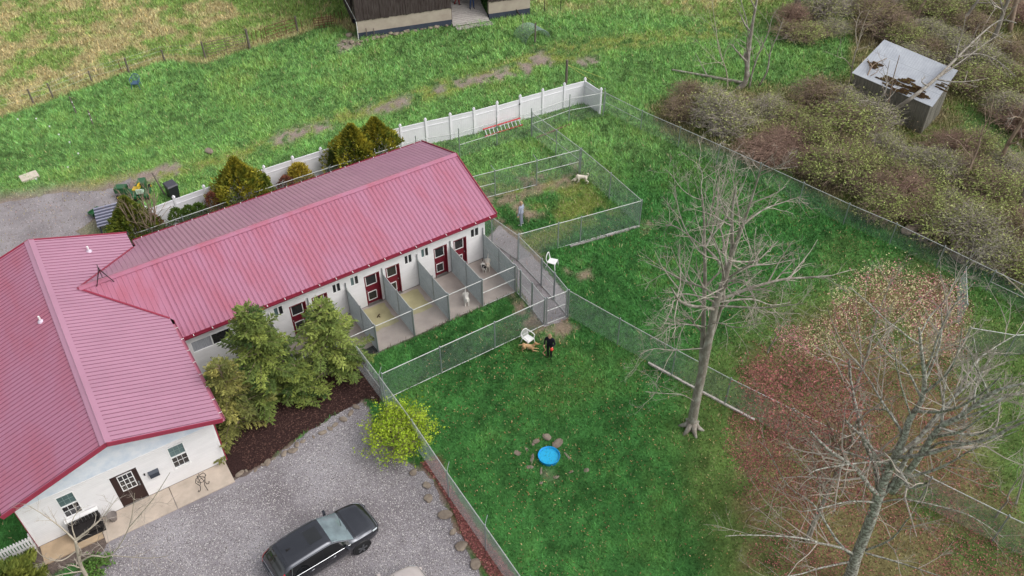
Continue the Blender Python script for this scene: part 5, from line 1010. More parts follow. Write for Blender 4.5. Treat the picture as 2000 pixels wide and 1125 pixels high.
for i, (u, v, s_) in enumerate(((682, 70, .35), (672, 82, .2), (686, 84, .3), (662, 90, .2), (700, 88, .25), (842, 50, .5), (858, 48, .4))): rock(u, v, s_, 'larger rubble stone heaped by the barn', 'larger stones by the barn', i+30)
PSC = .72
PS = [(1048, 862, .30, 'flat buff stone left of two behind the blue pool', (1, .8, .5)), (1068, 855, .36, 'blocky buff stone directly behind the blue pool', (1, .9, .8)), (1088, 867, .42, 'large flat pale stone touching the blue pool', (1.1, 1, .5)), (1029, 878, .24, 'small buff stone flush in the grass by the pool', (1, .8, .4)), (1041, 868, .18, 'little round stone beside the pool', (1, .9, .5)), (1009, 885, .34, 'purplish flat stone off to the side of the pool', (1, 1, .4)), (1039, 897, .5, 'long narrow stone slab beside the pool', (1.2, .35, .3)), (1035, 913, .32, 'tan flat stone below the long slab', (1, .8, .3)), (1057, 920, .4, 'long tan stone at the near side of the pool', (1.2, .4, .3)), (1087, 932, .26, 'small grey stone on the near side of the pool', (1, .7, .4)), (1146, 919, .28, 'lone grey stone away from the pool on the lawn', (.8, 1.1, .4)), (1057, 943, .2, 'half sunken stone nearest the lawn edge of the ring', (1, .9, .3)), (1108, 890, .34, 'tan worn stone opposite the long slab', (1.2, .4, .25)), (1115, 922, .26, 'earthy stone in the outer ring by the pool', (1, .6, .3))]
for i, (u, v, s_, lab, sc) in enumerate(PS): rock(u, v, s_*(PSC if i < 3 else .6), lab, 'stones round the pool', i, .2 if i < 3 else .42, sc)
for i, (u, v, s_) in enumerate(((832, 949, .24), (836, 975, .26), (870, 1008, .34), (885, 1040, .22), (902, 1068, .3), (930, 1105, .32), (808, 924, .22))): rock(u, v, s_, 'mossy stone edging the leaf strip by the gravel', 'stones edging the leaf strip', i+5, .2, (1, 1, .6))
for i in range(19):
    t_ = i/18; u = 466+t_*262+R.uniform(-5, 5); v = 928-t_*152+13*math.sin(t_*3.1)+R.uniform(-4, 4); rock(u, v, R.uniform(.09, .22), 'weathered stone in the border between mulch and gravel', 'stones along the mulch border', i+2, .2, (1.2, .9, .6))
for i, (u, v, s_, lab) in enumerate(((1778, 452, .5, 'block of tumbled stone just outside the boundary fence, leftmost of the heap'), (1790, 446, .45, 'brownish tumbled stone at the back of the heap'), (1800, 466, .55, 'pale tumbled stone lowest in the heap'), (1768, 458, .4, 'rounded tumbled stone at the edge of the heap'), (1873, 508, .55, 'dark flat stone by the boundary fence next to the side fence'), (1893, 512, .4, 'dark stone beside the flat stone at the boundary fence'))): rock(u, v, s_, lab, None, i, .15)
for u, v, s_, lab in ((409, 298, .45, 'pale flat stone on the worn track behind the kennel'),): rock(u, v, s_, lab, None, 3, -.1, (1.1, .9, .4))
b = G(58, 347); prop(MB().box((b[0], b[1], .07), (1.05, .75, .18), .1).build('tank_lid', mat('pale_concrete_lid', S(204, 192, 178), rough=.85, var=.1), None, loc=b), 'rectangular pale concrete tank lid in the back lawn', 'lid')
# ---- curved wire panel and its posts
hp = thing('wire_panel', 'arched grey-green wire livestock panel lying on the grass', 'wire panel', G(1025, 75)); A_, B_ = np.array(G(1003, 73)[:2]), np.array(G(1027, 87)[:2]); wv = np.array(G(1050, 62)[:2])-A_; m_hoop = mat('greenish_wire_panel', S(120, 140, 132), rough=.5, metal=.3)
def arch(t, s): q = A_+(B_-A_)*s+wv*(.5-.5*math.cos(PI*t)); return (q[0], q[1], .03+.95*math.sin(PI*t))
for k in range(12): MB().tube([arch(i/12, k/11) for i in range(13)], .017, 4).build('hoop_wire', m_hoop, hp)
for k in range(17): MB().tube([arch(k/16, 0), arch(k/16, 1)], .014, 4).build('long_wire', m_hoop, hp)
wpost(1021, 56, 1022, 27, .03, 'thin pale stake behind the arched wire panel', m_dead, 'posts at the wire panel'); wpost(1045, 83, 1045, 45, .07, 'weathered wooden post in front of the arched wire panel', None, 'posts at the wire panel')
wpost(1063, 26, 1066, 0, .03, 'thin dark stake in rough grass right of the barn', m_dwood, 'stakes right of the barn'); wpost(1095, 21, 1098, -4, .03, 'thin dark stake farther right of the barn', m_dwood, 'stakes right of the barn')
# ================================================================== SHED
m_gwood = mat('grey_weathered_boards', S(104, 102, 94), rough=.95, scale=2.5, col2=S(140, 136, 126), ramp=(.3, .7), stretch=(5, 5, .4), bump=.5, spec=.1)
m_tin = mat('chalky_white_tin', S(196, 200, 206), rough=.45, scale=1.2, col2=S(178, 182, 190), ramp=(.35, .7), spec=.5)
FR, FL_, BR_, BL_ = (np.array(q, float) for q in ((31.31, -5.2, 2.2), (30.47, .62, 2.2), (34.4, -4.31, 3.4), (33.88, 1.18, 3.4)))
shed = thing('shed', 'old grey board shed with chalky white tin roof in the thicket', 'shed', (31.3, -5.2, 0))
def shedwall(a, b, n=None):
    L_ = np.linalg.norm((b-a)[:2]); d_ = (b-a)/L_; k = int(L_/.2); m_ = MB(); nn = nrm((d_[1], -d_[0], 0))
    for i in range(k):
        p, q = a+(b-a)*(i/k), a+(b-a)*((i+.96)/k); o = nn*rnd.uniform(0, .02); zt = min(p[2], q[2])-.03
        m_.poly([(*(p+o)[:2], -.05), (*(q+o)[:2], -.05), (*(q+o-nn*.04)[:2], -.05), (*(p+o-nn*.04)[:2], -.05)], zt+.05, (0, 0, 1))
    m_.build('wall_boards', m_gwood, shed)
ins = lambda q, w_: q+(w_-q)*.03
ctr_ = (FR+FL_+BR_+BL_)/4
c4 = [ins(q, np.array([ctr_[0], ctr_[1], q[2]])) for q in (FL_, FR, BR_, BL_)]
shedwall(c4[0], c4[1]); shedwall(c4[1], c4[2]); shedwall(c4[2], c4[3]); shedwall(c4[3], c4[0])
rfb = MB(); rfb.poly([FL_, FR, BR_, BL_], .04, (0, 0, -1)); srf = rfb.build('roof', m_gwood, shed)
nsh = 3; upv = (BR_+BL_)/2-(FR+FL_)/2; nvec = nrm(np.cross(FR-FL_, upv)); nvec = nvec if nvec[2] > 0 else -nvec
for k in range(nsh):
    V_ = []; F_ = []; m_ = 13*2; a0, a1 = k/nsh-.02, (k+1)/nsh+.02
    for j in range(m_+1):
        v_ = a0+(a1-a0)*j/m_; p = FL_+(BL_-FL_)*v_; q = FR+(BR_-FR)*v_; h = .02*(j % 2)+.012*k+.006; V_ += [tuple(p+nvec*h-nrm(FR-FL_)*.08), tuple(q+nvec*h+nrm(FR-FL_)*.08)]
    F_ = [(2*j, 2*j+1, 2*j+3, 2*j+2) for j in range(m_)]; mesh_obj('tin_sheet', V_, F_, m_tin, srf)
m_moss = mat('moss_and_rot', S(74, 58, 44), rough=1, scale=6, col2=S(116, 104, 60), ramp=(.5, .7), bump=.8, spec=.05)
def on_roof(u, v): return roofhit(u, v, FR, nvec)
for i, (u, v, lu, lv, n) in enumerate(((1735, 155, 16, 5, 12), (1752, 166, 20, 6, 14), (1772, 172, 18, 5, 12), (1790, 178, 16, 5, 10), (1772, 160, 10, 4, 8), (1760, 180, 12, 3, 8), (1802, 188, 8, 4, 6), (1840, 172, 9, 6, 10), (1712, 128, 10, 6, 10))):
    m_ = MB(); rr = random.Random(i)
    for k in range(n):
        p = on_roof(u+rr.uniform(-lu, lu), v+rr.uniform(-lv, lv)+.42*0); e = nrm(FR-FL_); s_ = rr.uniform(.12, .4); m_.bar(p+nvec*.05-e*s_, p+nvec*.05+e*s_, rr.uniform(.05, .14), .05, up=nvec)
    prop(m_.build('roof_debris', m_moss, None, loc=tuple(on_roof(u, v))), 'clump of rotting leaf debris lying on the white shed roof', 'debris', 'debris clumps on the shed roof')
dv = Br(31, n=(5, 3), wob=.2, ratio=(.35, .4))
dv.limb([on_roof(1693, 150)-nvec*.1, on_roof(1700, 138)+nvec*.2, on_roof(1710, 128)+nvec*.2, on_roof(1732, 117)+nvec*.15], .05, .02, 1); dv.limb([on_roof(1704, 136)+nvec*.2, on_roof(1698, 126)+nvec*.2, on_roof(1694, 120)+nvec*.2], .04, .02, 1); dv.limb([on_roof(1700, 150)+nvec*.1, on_roof(1712, 145)+nvec*.2, on_roof(1717, 135)+nvec*.2], .03, .01, 1)
tree_obj('dead_branch', 'dark dead vine limb sprawled over the corner of the shed roof', tuple(on_roof(1693, 150)), dv, m_twigb, m_twigb, cat='branch')
dv = Br(32, n=(3, 2), wob=.2, ratio=(.3, .4)); q = VP(1738, 180, (31, -2.5)); dv.limb([(31.0-.6, -2.6, 0), VP(1735, 200, (30.4, -2.6)), VP(1744, 155, (30.4, -2.6)), VP(1757, 108, (30.4, -2.6))], .06, .02, 1); tree_obj('dead_branch', 'slim dead stem standing up before the shed roof', (30.4, -2.6, 0), dv, m_twigb, m_twigb, cat='branch')
lt = Br(33, n=(5, 5, 4), wob=.12, ratio=(.3, .4, .4), tmin=.45)
lt.limb([G(1722, 238, 0), G(1748, 214, 1.2), G(1782, 190, 2.45), G(1830, 152, 3.25), G(1862, 120, 3.9), G(1900, 82, 4.6), G(1950, 41, 5.2), G(1985, 45, 5.4)], .16, .03, 0)
for pts in ([(1835, 150, 3.3), (1880, 118, 4.0), (1925, 85, 4.6), (1960, 62, 5)], [(1830, 155, 3.2), (1860, 160, 3.3), (1900, 158, 3.2), (1930, 152, 3.2)], [(1870, 112, 4.1), (1910, 105, 4.2), (1950, 120, 4.0), (1985, 150, 3.8)], [(1812, 168, 3.0), (1800, 160, 3.2), (1806, 150, 3.4)]): lt.limb([G(*p) for p in pts], .06, .015, 1)
tree_obj('leaning_tree', 'fallen leafless tree leaning across the white shed roof', G(1722, 238), lt, m_bark, m_twig)
for i, (p, lab) in enumerate((([(1917, 482, .3), (1940, 515, .9), (1952, 540, .2)], 'thin fallen branch leaning on the boundary fence'), ([(1958, 535, 1.0), (1985, 560, .5), (2010, 585, .1)], 'orange-barked fallen limb beside the boundary fence'))):
    t = MB(); t.tube([G(*q) for q in p], [.03, .05, .05], 6); prop(t.build('fallen_branch', m_dead, None, loc=G(p[0][0], p[0][1])), lab, 'branch')
# ================================================================== YARD THINGS
# kiddie pool
pb = G(1072, 894); pl = thing('wading_pool', 'small round bright blue plastic wading pool on the lawn', 'pool', (pb[0], pb[1], 0))
m_pool = mat('blue_plastic', S(0, 150, 214), rough=.35, var=.05, scale=3, spec=.5)
MB().lathe((pb[0], pb[1], 0), [(.001, .012), (.42, .012), (.44, .03), (.47, .19), (.50, .20), (.505, .18), (.49, .16), (.47, .0)], 36).build('shell', m_pool, pl, smooth=True)
MB().lathe((pb[0], pb[1], 0), [(.001, .09), (.45, .09)], 36).build('water', mat('pool_water', S(40, 176, 224), rough=.05, var=.04, scale=6, bump=.15, bscale=8, spec=.5), pl)
# trash can
tb_ = G(341, 386); tc_ = thing('trash_can', 'tall black wheeled bin standing behind the white fence', 'bin', tb_, .15); m_bin = mat('black_plastic', S(44, 44, 50), rough=.5, var=.12)
def frus(c, a, b, z0, z1, m_=None):
    m_ = m_ or MB(); V_ = []
    for (w_, d_), z in ((a, z0), (b, z1)): V_ += [(c[0]-w_/2, c[1]-d_/2, z), (c[0]+w_/2, c[1]-d_/2, z), (c[0]+w_/2, c[1]+d_/2, z), (c[0]-w_/2, c[1]+d_/2, z)]
    m_._add(V_, [(3, 2, 1, 0), (4, 5, 6, 7), (0, 1, 5, 4), (1, 2, 6, 5), (2, 3, 7, 6), (3, 0, 4, 7)]); return m_
frus(tb_, (.5, .58), (.62, .72), .04, 1.0).build('body', m_bin, tc_); l_ = frus(tb_, (.68, .78), (.60, .66), 1.0, 1.08); l_.tube([(tb_[0]-.28, tb_[1]+.42, 1.0), (tb_[0]+.28, tb_[1]+.42, 1.0)], .02, 6); l_.build('lid', mat('grey_black_plastic', S(70, 68, 78), rough=.5), tc_)
for sx in (-.26, .26): MB().tube([(tb_[0]+sx-.03, tb_[1]+.28, .11), (tb_[0]+sx+.03, tb_[1]+.28, .11)], .11, 12).build('wheel', m_black, tc_)
sp = G(332, 385); prop(MB().tube([(sp[0]-.2, sp[1]+.3, 0), (sp[0]-.45, sp[1]+.8, 1.5)], .05, 7).build('leaning_pole', m_oldwood, None, loc=sp), 'weathered pole leaning beside the black bin', 'pole')
# lawn tractor, cart and slatted table behind the fence
m_jg = mat('green_machine_paint', S(36, 92, 52), rough=.35, var=.1, coat=.3); m_jy = mat('yellow_machine_paint', S(222, 184, 40), rough=.4, var=.08); m_tyre = mat('tyre_rubber', S(30, 30, 32), rough=.85, var=.1); m_clothw = mat('pale_green_cover', S(190, 214, 196), rough=.7, var=.15)
def wheel(c, r, w_, par, rimm, ax=(0, 1, 0), n=20):
    ax = np.array(ax, float); t = MB(); cs = [np.array(c)-ax*w_/2, np.array(c)-ax*w_*.4, np.array(c)+ax*w_*.4, np.array(c)+ax*w_/2]; t.tube(cs, [r*.88, r, r, r*.88], n); o = t.build('wheel', m_tyre, par, smooth=False)
    rm = MB()
    for sg in (-1, 1):
        e = np.array(c)+ax*sg*w_*.5; rm.tube([e-ax*sg*.03, e-ax*sg*.012], [r*.66, r*.64], 14)
        for k in range(5):
            a = 2*PI*k/5; x = nrm(np.cross(ax, (0, 0, 1))); d_ = x*math.cos(a)+np.array([0, 0, 1])*math.sin(a); rm.bar(e+ax*sg*.012, e+ax*sg*.012+d_*r*.62, r*.20, .03, up=tuple(ax))
    rm.build('rim', rimm, o); return o
lt_ = thing('lawn_tractor', 'green lawn tractor with yellow seat half hidden by the bare shrub', 'tractor')
h_ = MB(); h_.b2((.35, -.28, .45), (1.15, .28, .85)); h_.poly([(.35, -.28, .85), (1.15, -.26, .82), (1.15, .26, .82), (.35, .28, .85)], .06, (0, 0, 1)); h_.build('hood', m_jg, lt_); MB().b2((1.15, -.24, .48), (1.19, .24, .80)).build('grille', m_black, lt_)
MB().b2((-.65, -.26, .34), (.38, .26, .46)).build('chassis', m_jg, lt_); fd = MB()
for sy in (-1, 1): fd.b2((-.75, sy*.27, .52), (-.05, sy*.55, .58)); fd.b2((-.78, sy*.27, .40), (-.72, sy*.55, .56))
fd.build('fender', m_jg, lt_); s_ = MB(); s_.b2((-.55, -.22, .62), (-.1, .22, .70)); s_.b2((-.62, -.22, .68), (-.52, .22, 1.02)); s_.build('seat', m_jy, lt_)
st_ = MB(); st_.tube([(.3, 0, .8), (.12, 0, 1.0)], .02, 6); st_.tube([(.12+.16*math.cos(a)*.3, .16*math.sin(a), 1.0+.16*math.cos(a)*.9) for a in np.linspace(0, 2*PI, 13)], .014, 5); st_.build('steering_wheel', m_black, lt_); MB().b2((-.15, -.55, .12), (.75, .55, .26)).build('mower_deck', m_jg, lt_)
for x, y, r, w_ in ((.9, .42, .2, .16), (.9, -.42, .2, .16), (-.42, .42, .28, .24), (-.42, -.42, .28, .24)): wheel((x, y, r), r, w_, lt_, m_jy)
tp = G(262, 383); lt_.location = (tp[0], tp[1], 0); lt_.rotation_euler = (0, 0, 2.6); lt_.scale = (.85, .85, .85)
t2 = copy_tree(lt_); t2.location = (*G(280, 384)[:2], 0); t2.rotation_euler = (0, 0, 1.2); t2['label'] = 'second green lawn tractor with pale cloth over its seat, beside the black bin'
for c in t2.children:
    if c.name.startswith('seat'): c.data = c.data.copy(); c.data.materials.clear(); c.data.materials.append(m_clothw)
t3 = thing('utility_cart', 'small green utility cart with yellow hubs beside the slatted panel', 'cart'); ct = MB(); ct.b2((-.55, -.36, .32), (.55, .36, .36))
for a, b in (((-.55, -.36, .36), (.55, -.33, .6)), ((-.55, .33, .36), (.55, .36, .6)), ((-.55, -.33, .36), (-.52, .33, .6)), ((.52, -.33, .36), (.55, .33, .6))): ct.b2(a, b)
ct.build('tub', m_jg, t3); MB().tube([(.55, 0, .34), (1.15, 0, .42), (1.2, 0, .5)], .02, 6).build('drawbar', m_black, t3)
for y in (-.42, .42): wheel((-.1, y, .2), .2, .12, t3, m_jy)
cp_ = G(189, 421); t3.location = (cp_[0], cp_[1], 0); t3.rotation_euler = (0, 0, .45); t3.scale = (.65, .65, .65)
st = thing('slatted_table', 'dark slate-grey slatted table top beside the dark arborvitae', 'table'); m_sl = mat('slate_grey_slats', S(72, 74, 92), rough=.5, var=.12); m_sl2 = mat('pale_slats', S(150, 150, 168), rough=.5, var=.1)
for k in range(13): MB().b2((-.95, -1.0+k*.155, .72), (.95, -.89+k*.155, .76)).build('slat', m_sl if k % 2 else m_sl2, st)
for x in (-.9, .9): MB().b2((x-.04, -1.0, .64), (x+.04, 1.0, .718)).build('end_rail', mat('pale_grey_rail', S(150, 152, 160), rough=.5), st)
for x in (-.85, .85):
    for y in (-.85, .85): MB().b2((x-.04, y-.04, 0), (x+.04, y+.04, .64)).build('leg', m_sl, st)
sp_ = G(213, 412, .76); st.location = (sp_[0]+.1, sp_[1]-.3, 0); st.rotation_euler = (0, 0, -.12)
# patio bench, iron plant stand, picket fence
bn = thing('storage_bench', 'black woven bench with pale top rail under the gable window', 'bench'); m_wick = mat('black_wicker', S(34, 30, 30), rough=.7, var=.3, scale=30, bump=.5)
MB().b2((-.62, -.3, .0), (.62, .3, .06)).build('base_frame', m_wick, bn); MB().b2((-.6, -.28, .30), (.6, .26, .44)).build('seat', m_wick, bn); b_ = MB()
for k in range(9): b_.b2((-.6+k*.139, .2, .44), (-.5+k*.139, .26, .86))
b_.build('backrest', m_wick, bn); MB().b2((-.66, .16, .86), (.66, .34, .92)).build('top_rail', m_white, bn)
for sx in (-1, 1):
    MB().b2((sx*.6-.04, -.3, .44), (sx*.6+.04, .2, .64)).build('armrest', m_wick, bn)
    for y in (-.26, .22): MB().b2((sx*.56-.04, y-.04, .06), (sx*.56+.04, y+.04, .30)).build('leg', m_wick, bn)
bn.location = (-23.15, GY-.42, .05)
pot = MB(); pot.lathe((-22.15, GY-.38, .05), [(.14, 0), (.2, .3), (.22, .32), (.2, .34), (.17, .3), (.001, .28)], 14); prop(pot.build('planter', mat('grey_clay', S(120, 112, 108), rough=.8, var=.15), None, loc=(-22.15, GY-.38, .05)), 'grey planter pot beside the black bench', 'planter')
ps = thing('plant_stand', 'scrolled wrought-iron plant stand on the pale patio slab', 'plant stand')
def scroll(sg):
    pts = [(sg*.03, 0, .92), (sg*.2, 0, .88), (sg*.27, 0, .7), (sg*.2, 0, .5), (sg*.13, 0, .3), (sg*.18, 0, .08), (sg*.28, 0, .03), (sg*.32, 0, .10), (sg*.26, 0, .13)]
    return pts
for sg in (-1, 1): MB().tube(scroll(sg), .014, 6).build('scroll_leg', m_black, ps)
for k in range(2): MB().tube([(0, y*.28, z) for y, z in ((0, .9), (.8, .7), (.5, .3), (.9, .02))] if k == 0 else [(0, -y*.28, z) for y, z in ((0, .9), (.8, .7), (.5, .3), (.9, .02))], .014, 6).build('scroll_leg', m_black, ps)
MB().tube([(.17*math.cos(a), .17*math.sin(a), .62) for a in np.linspace(0, 2*PI, 15)], .012, 6).build('ring', m_black, ps); MB().tube([(-.18, 0, .6), (0, 0, .68), (.2, 0, .58), (.3, 0, .62)], .012, 6).build('twig_bar', m_black, ps); MB().tube([(0, 0, .9), (0, 0, 1.05)], .012, 6).build('finial', m_black, ps)
pq = G(399, 953, .05); ps.location = (pq[0], pq[1], .05); ps.rotation_euler = (0, 0, .4)
pf_ = thing('picket_fence', 'low white picket fence at the left corner of the gable wall', 'fence', (-26, -5.6, 0))
P0, P1 = np.array([-25.16, -5.62]), np.array([-28.2, -5.62])
for k in range(27):
    q = P0+(P1-P0)*(k+.5)/27; m_ = MB(); m_.b2((q[0]-.035, q[1]-.012, .05), (q[0]+.035, q[1]+.012, .86)); m_.poly([(q[0]-.035, q[1]-.012, .86), (q[0]+.035, q[1]-.012, .86), (q[0], q[1]-.012, .92)], .024, (0, 1, 0)); m_.build('picket', m_white, pf_)
for z in (.25, .68): MB().b2((P1[0], P0[1]+.014, z-.045), (P0[0], P0[1]+.06, z+.045)).build('rail', m_white, pf_)
for q in (P0, (P0+P1)/2, P1): MB().b2((q[0]-.05, q[1]+.06, -.02), (q[0]+.05, q[1]+.16, .95)).build('post', m_white, pf_)
# ---- resin chairs
def chair(name, label, cat='chair', mt=None, arms=True, group=None):
    c = thing(name, label, cat, (0, 0, 0), 0, group); m_ = mt or m_white
    s_ = MB(); s_.poly([(-.23, -.23, .40), (.23, -.23, .40), (.20, .22, .385), (-.20, .22, .385)], .025, (0, 0, 1)); s_.poly([(-.23, -.23, .36), (.23, -.23, .36), (.23, -.20, .36), (-.23, -.20, .36)], .04, (0, 0, 1)); s_.build('seat', m_, c)
    for sx in (-1, 1):
        MB().tube([(sx*.22, -.2, .40), (sx*.26, -.25, 0)], [.026, .022], 6).build('leg', m_, c); MB().tube([(sx*.19, .2, .39), (sx*.24, .30, 0)], [.026, .022], 6).build('leg', m_, c)
        if arms: MB().tube([(sx*.22, -.2, .40), (sx*.27, -.2, .62), (sx*.28, -.05, .65), (sx*.27, .2, .65), (sx*.21, .27, .68)], [.022, .024, .028, .028, .022], 6).build('armrest', m_, c)
    a = [(-.20, .20, .40)]+[(.23*math.cos(t), .30-.02, .62+.25*math.sin(t)) for t in np.linspace(PI, 0, 9)]+[(.20, .20, .40)]
    MB().tube(a, .024, 6).build('back_frame', m_, c)
    if arms:
        b_ = MB()
        for k in range(5):
            x = -.14+k*.07; b_.tube([(x*.9, .21, .41), (x, .28, .62+.23*math.sqrt(max(0, 1-(x/.23)**2)))], .014, 5)
        b_.build('back_slats', m_, c)
    return c
c1 = chair('plastic_chair', 'white plastic armchair on the front lawn beside the tan dog'); c1.location = (-1.72, -6.95, 0); c1.rotation_euler = (0, 0, .2)
c2 = chair('plastic_chair', 'white chair with open back standing alone beyond the gravel walk', arms=False); c2.location = (2.72, -2.75, 0); c2.rotation_euler = (0, 0, .6); c2.scale = (1.05, 1.05, 1.1)
c3 = chair('plastic_chair', 'blue-grey plastic armchair alone on the back lawn', mt=mat('blue_grey_plastic', S(70, 98, 122), rough=.5, var=.12)); cq = G(268, 172); c3.location = cq; c3.rotation_euler = (0, 0, -.5); c3.scale = (1.15, 1.15, 1.15)
c3c = MB(); c3c.b2((-.29, -.18, .665), (-.25, .0, .69)); c3c.b2((.25, -.18, .665), (.29, 0, .69)); c3c.build('arm_wear', mat('bleached_plastic', S(176, 196, 200), rough=.5), c3) if False else None
# things in the runs
q = G(724, 686, .06); mt_ = MB()
for k in range(6): mt_.box((q[0]-.25+k*.1, q[1], .085+.02*math.sin(k*1.7)), (.07, .5, .02), .1)
mt_.box((q[0], q[1], .065), (.62, .52, .02), .1); prop(mt_.build('ribbed_mat', m_black, None, loc=q), 'crumpled black ribbed mat in the corner of a dog run', 'mat')
q = G(740, 618, .055); ty = MB(); ty.tube([(q[0]-.12, q[1]-.05, .09), (q[0], q[1]+.03, .12), (q[0]+.1, q[1]+.1, .09)], .03, 6); ty.tube([(q[0], q[1]+.03, .1), (q[0]+.02, q[1]-.12, .08)], .025, 6); prop(ty.build('dog_toy', mat('brown_rope', S(84, 70, 52), rough=.9, var=.2), None, loc=q), 'small brown rope dog toy on the green-stained run floor', 'toy')
# ================================================================== CARS
ST = [  # x, zb, sill w, lower w, mid w, belt(w,z), glass top(w,z), roof edge(w,z), roof mid z, centre z
 (0.00, .42, .60, .70, .72, (.68, .80), (.60, .86), (.5, .90), .92, .93), (0.10, .30, .74, .84, .86, (.82, .96), (.74, 1.02), (.64, 1.05), 1.08, 1.10), (0.22, .26, .80, .89, .905, (.87, 1.03), (.74, 1.20), (.64, 1.24), 1.27, 1.29), (0.55, .24, .84, .91, .92, (.89, 1.04), (.70, 1.48), (.62, 1.54), 1.575, 1.59),
 (0.95, .24, .85, .915, .925, (.90, 1.03), (.70, 1.53), (.63, 1.59), 1.63, 1.645), (1.7, .24, .85, .915, .925, (.905, 1.0), (.71, 1.56), (.64, 1.62), 1.66, 1.675), (2.35, .24, .85, .915, .925, (.905, .985), (.70, 1.54), (.63, 1.60), 1.635, 1.65), (2.62, .24, .85, .915, .925, (.90, .98), (.69, 1.44), (.62, 1.49), 1.525, 1.54),
 (3.02, .24, .85, .915, .925, (.895, .975), (.735, 1.22), (.67, 1.26), 1.30, 1.315), (3.42, .24, .85, .915, .92, (.885, .965), (.80, 1.01), (.72, 1.04), 1.07, 1.08), (3.85, .24, .84, .91, .915, (.87, .93), (.78, .975), (.66, 1.005), 1.035, 1.045), (4.2, .25, .81, .87, .875, (.83, .87), (.73, .915), (.58, .945), .97, .98), (4.45, .28, .70, .77, .78, (.73, .76), (.62, .80), (.48, .83), .85, .86), (4.60, .36, .48, .54, .56, (.52, .60), (.44, .63), (.34, .65), .66, .665)]
def sec(s): return np.array([(0, s[1]), (s[2]-.1, s[1]), (s[2], s[1]+.1), (s[3], .52), (s[4], .74), s[5], s[6], s[7], (s[7][0]*.55, s[8]), (0, s[9])], float)
SX = np.array([s[0] for s in ST]); SS = np.stack([sec(s) for s in ST])
def carS(x, k):
    i = int(np.clip(np.searchsorted(SX, x)-1, 0, len(SX)-2)); t = (x-SX[i])/(SX[i+1]-SX[i]); A0 = SS[max(i-1, 0)]; A1 = SS[i]; A2 = SS[i+1]; A3 = SS[min(i+2, len(SX)-1)]
    m1 = (A2-A0)*.5*.8; m2 = (A3-A1)*.5*.8; t2, t3 = t*t, t*t*t; sc_ = (2*t3-3*t2+1)*A1+(t3-2*t2+t)*m1+(-2*t3+3*t2)*A2+(t3-t2)*m2
    j = int(min(k, 8.999)); f_ = k-j; y, z = sc_[j]*(1-f_)+sc_[j+1]*f_; return np.array([x, y, z])
def carP(x, k, sg, off=0.0):
    p = carS(x, k); a = carS(min(x+.02, 4.6), k)-carS(max(x-.02, 0), k); b = carS(x, min(k+.05, 9))-carS(x, max(k-.05, 0)); n = nrm(np.cross(a, b)); n = n if (n[1] >= 0 and n[2] > -.3) or n[2] > .3 else -n
    q = p+n*off; return (q[0], sg*q[1], q[2])
def patch(par, nm, mt, xr, kr, sides=(1, -1), off=.007, nx_=8, nk=6, join=False, xf=None):
    m_ = MB()
    for sg in sides:
        V_ = []; F_ = []
        for i in range(nx_+1):
            for j in range(nk+1):
                k = kr[0]+(kr[1]-kr[0])*j/nk; t = i/nx_; x = (xr[0]+(xr[1]-xr[0])*t) if xf is None else xf(t, j/nk); V_.append(carP(x, k, sg, off))
        for i in range(nx_):
            for j in range(nk): a = i*(nk+1)+j; q = (a, a+nk+1, a+nk+2, a+1); F_.append(q if sg < 0 else q[::-1])
        m_._add(V_, F_)
    return m_.build(nm, mt, par, smooth=True)
m_cglass = mat('tinted_car_glass', S(26, 28, 30), rough=.03, var=.05, spec=.9, coat=.5); m_wsh = mat('windscreen_glass', S(108, 124, 128), rough=.03, var=.35, scale=1.5, spec=1.0, coat=.8); m_chrome = mat('chrome_trim', S(206, 208, 212), rough=.15, var=.03, metal=.9)
m_red = mat('red_tail_lens', S(176, 22, 34), rough=.15, var=.08, spec=.7, coat=.4); m_lens = mat('clear_headlamp_lens', S(190, 196, 200), rough=.08, var=.15, spec=.9); m_clad = mat('black_plastic_cladding', S(34, 34, 36), rough=.6, var=.08); m_alloy = mat('dark_alloy', S(120, 122, 126), rough=.3, metal=.7)
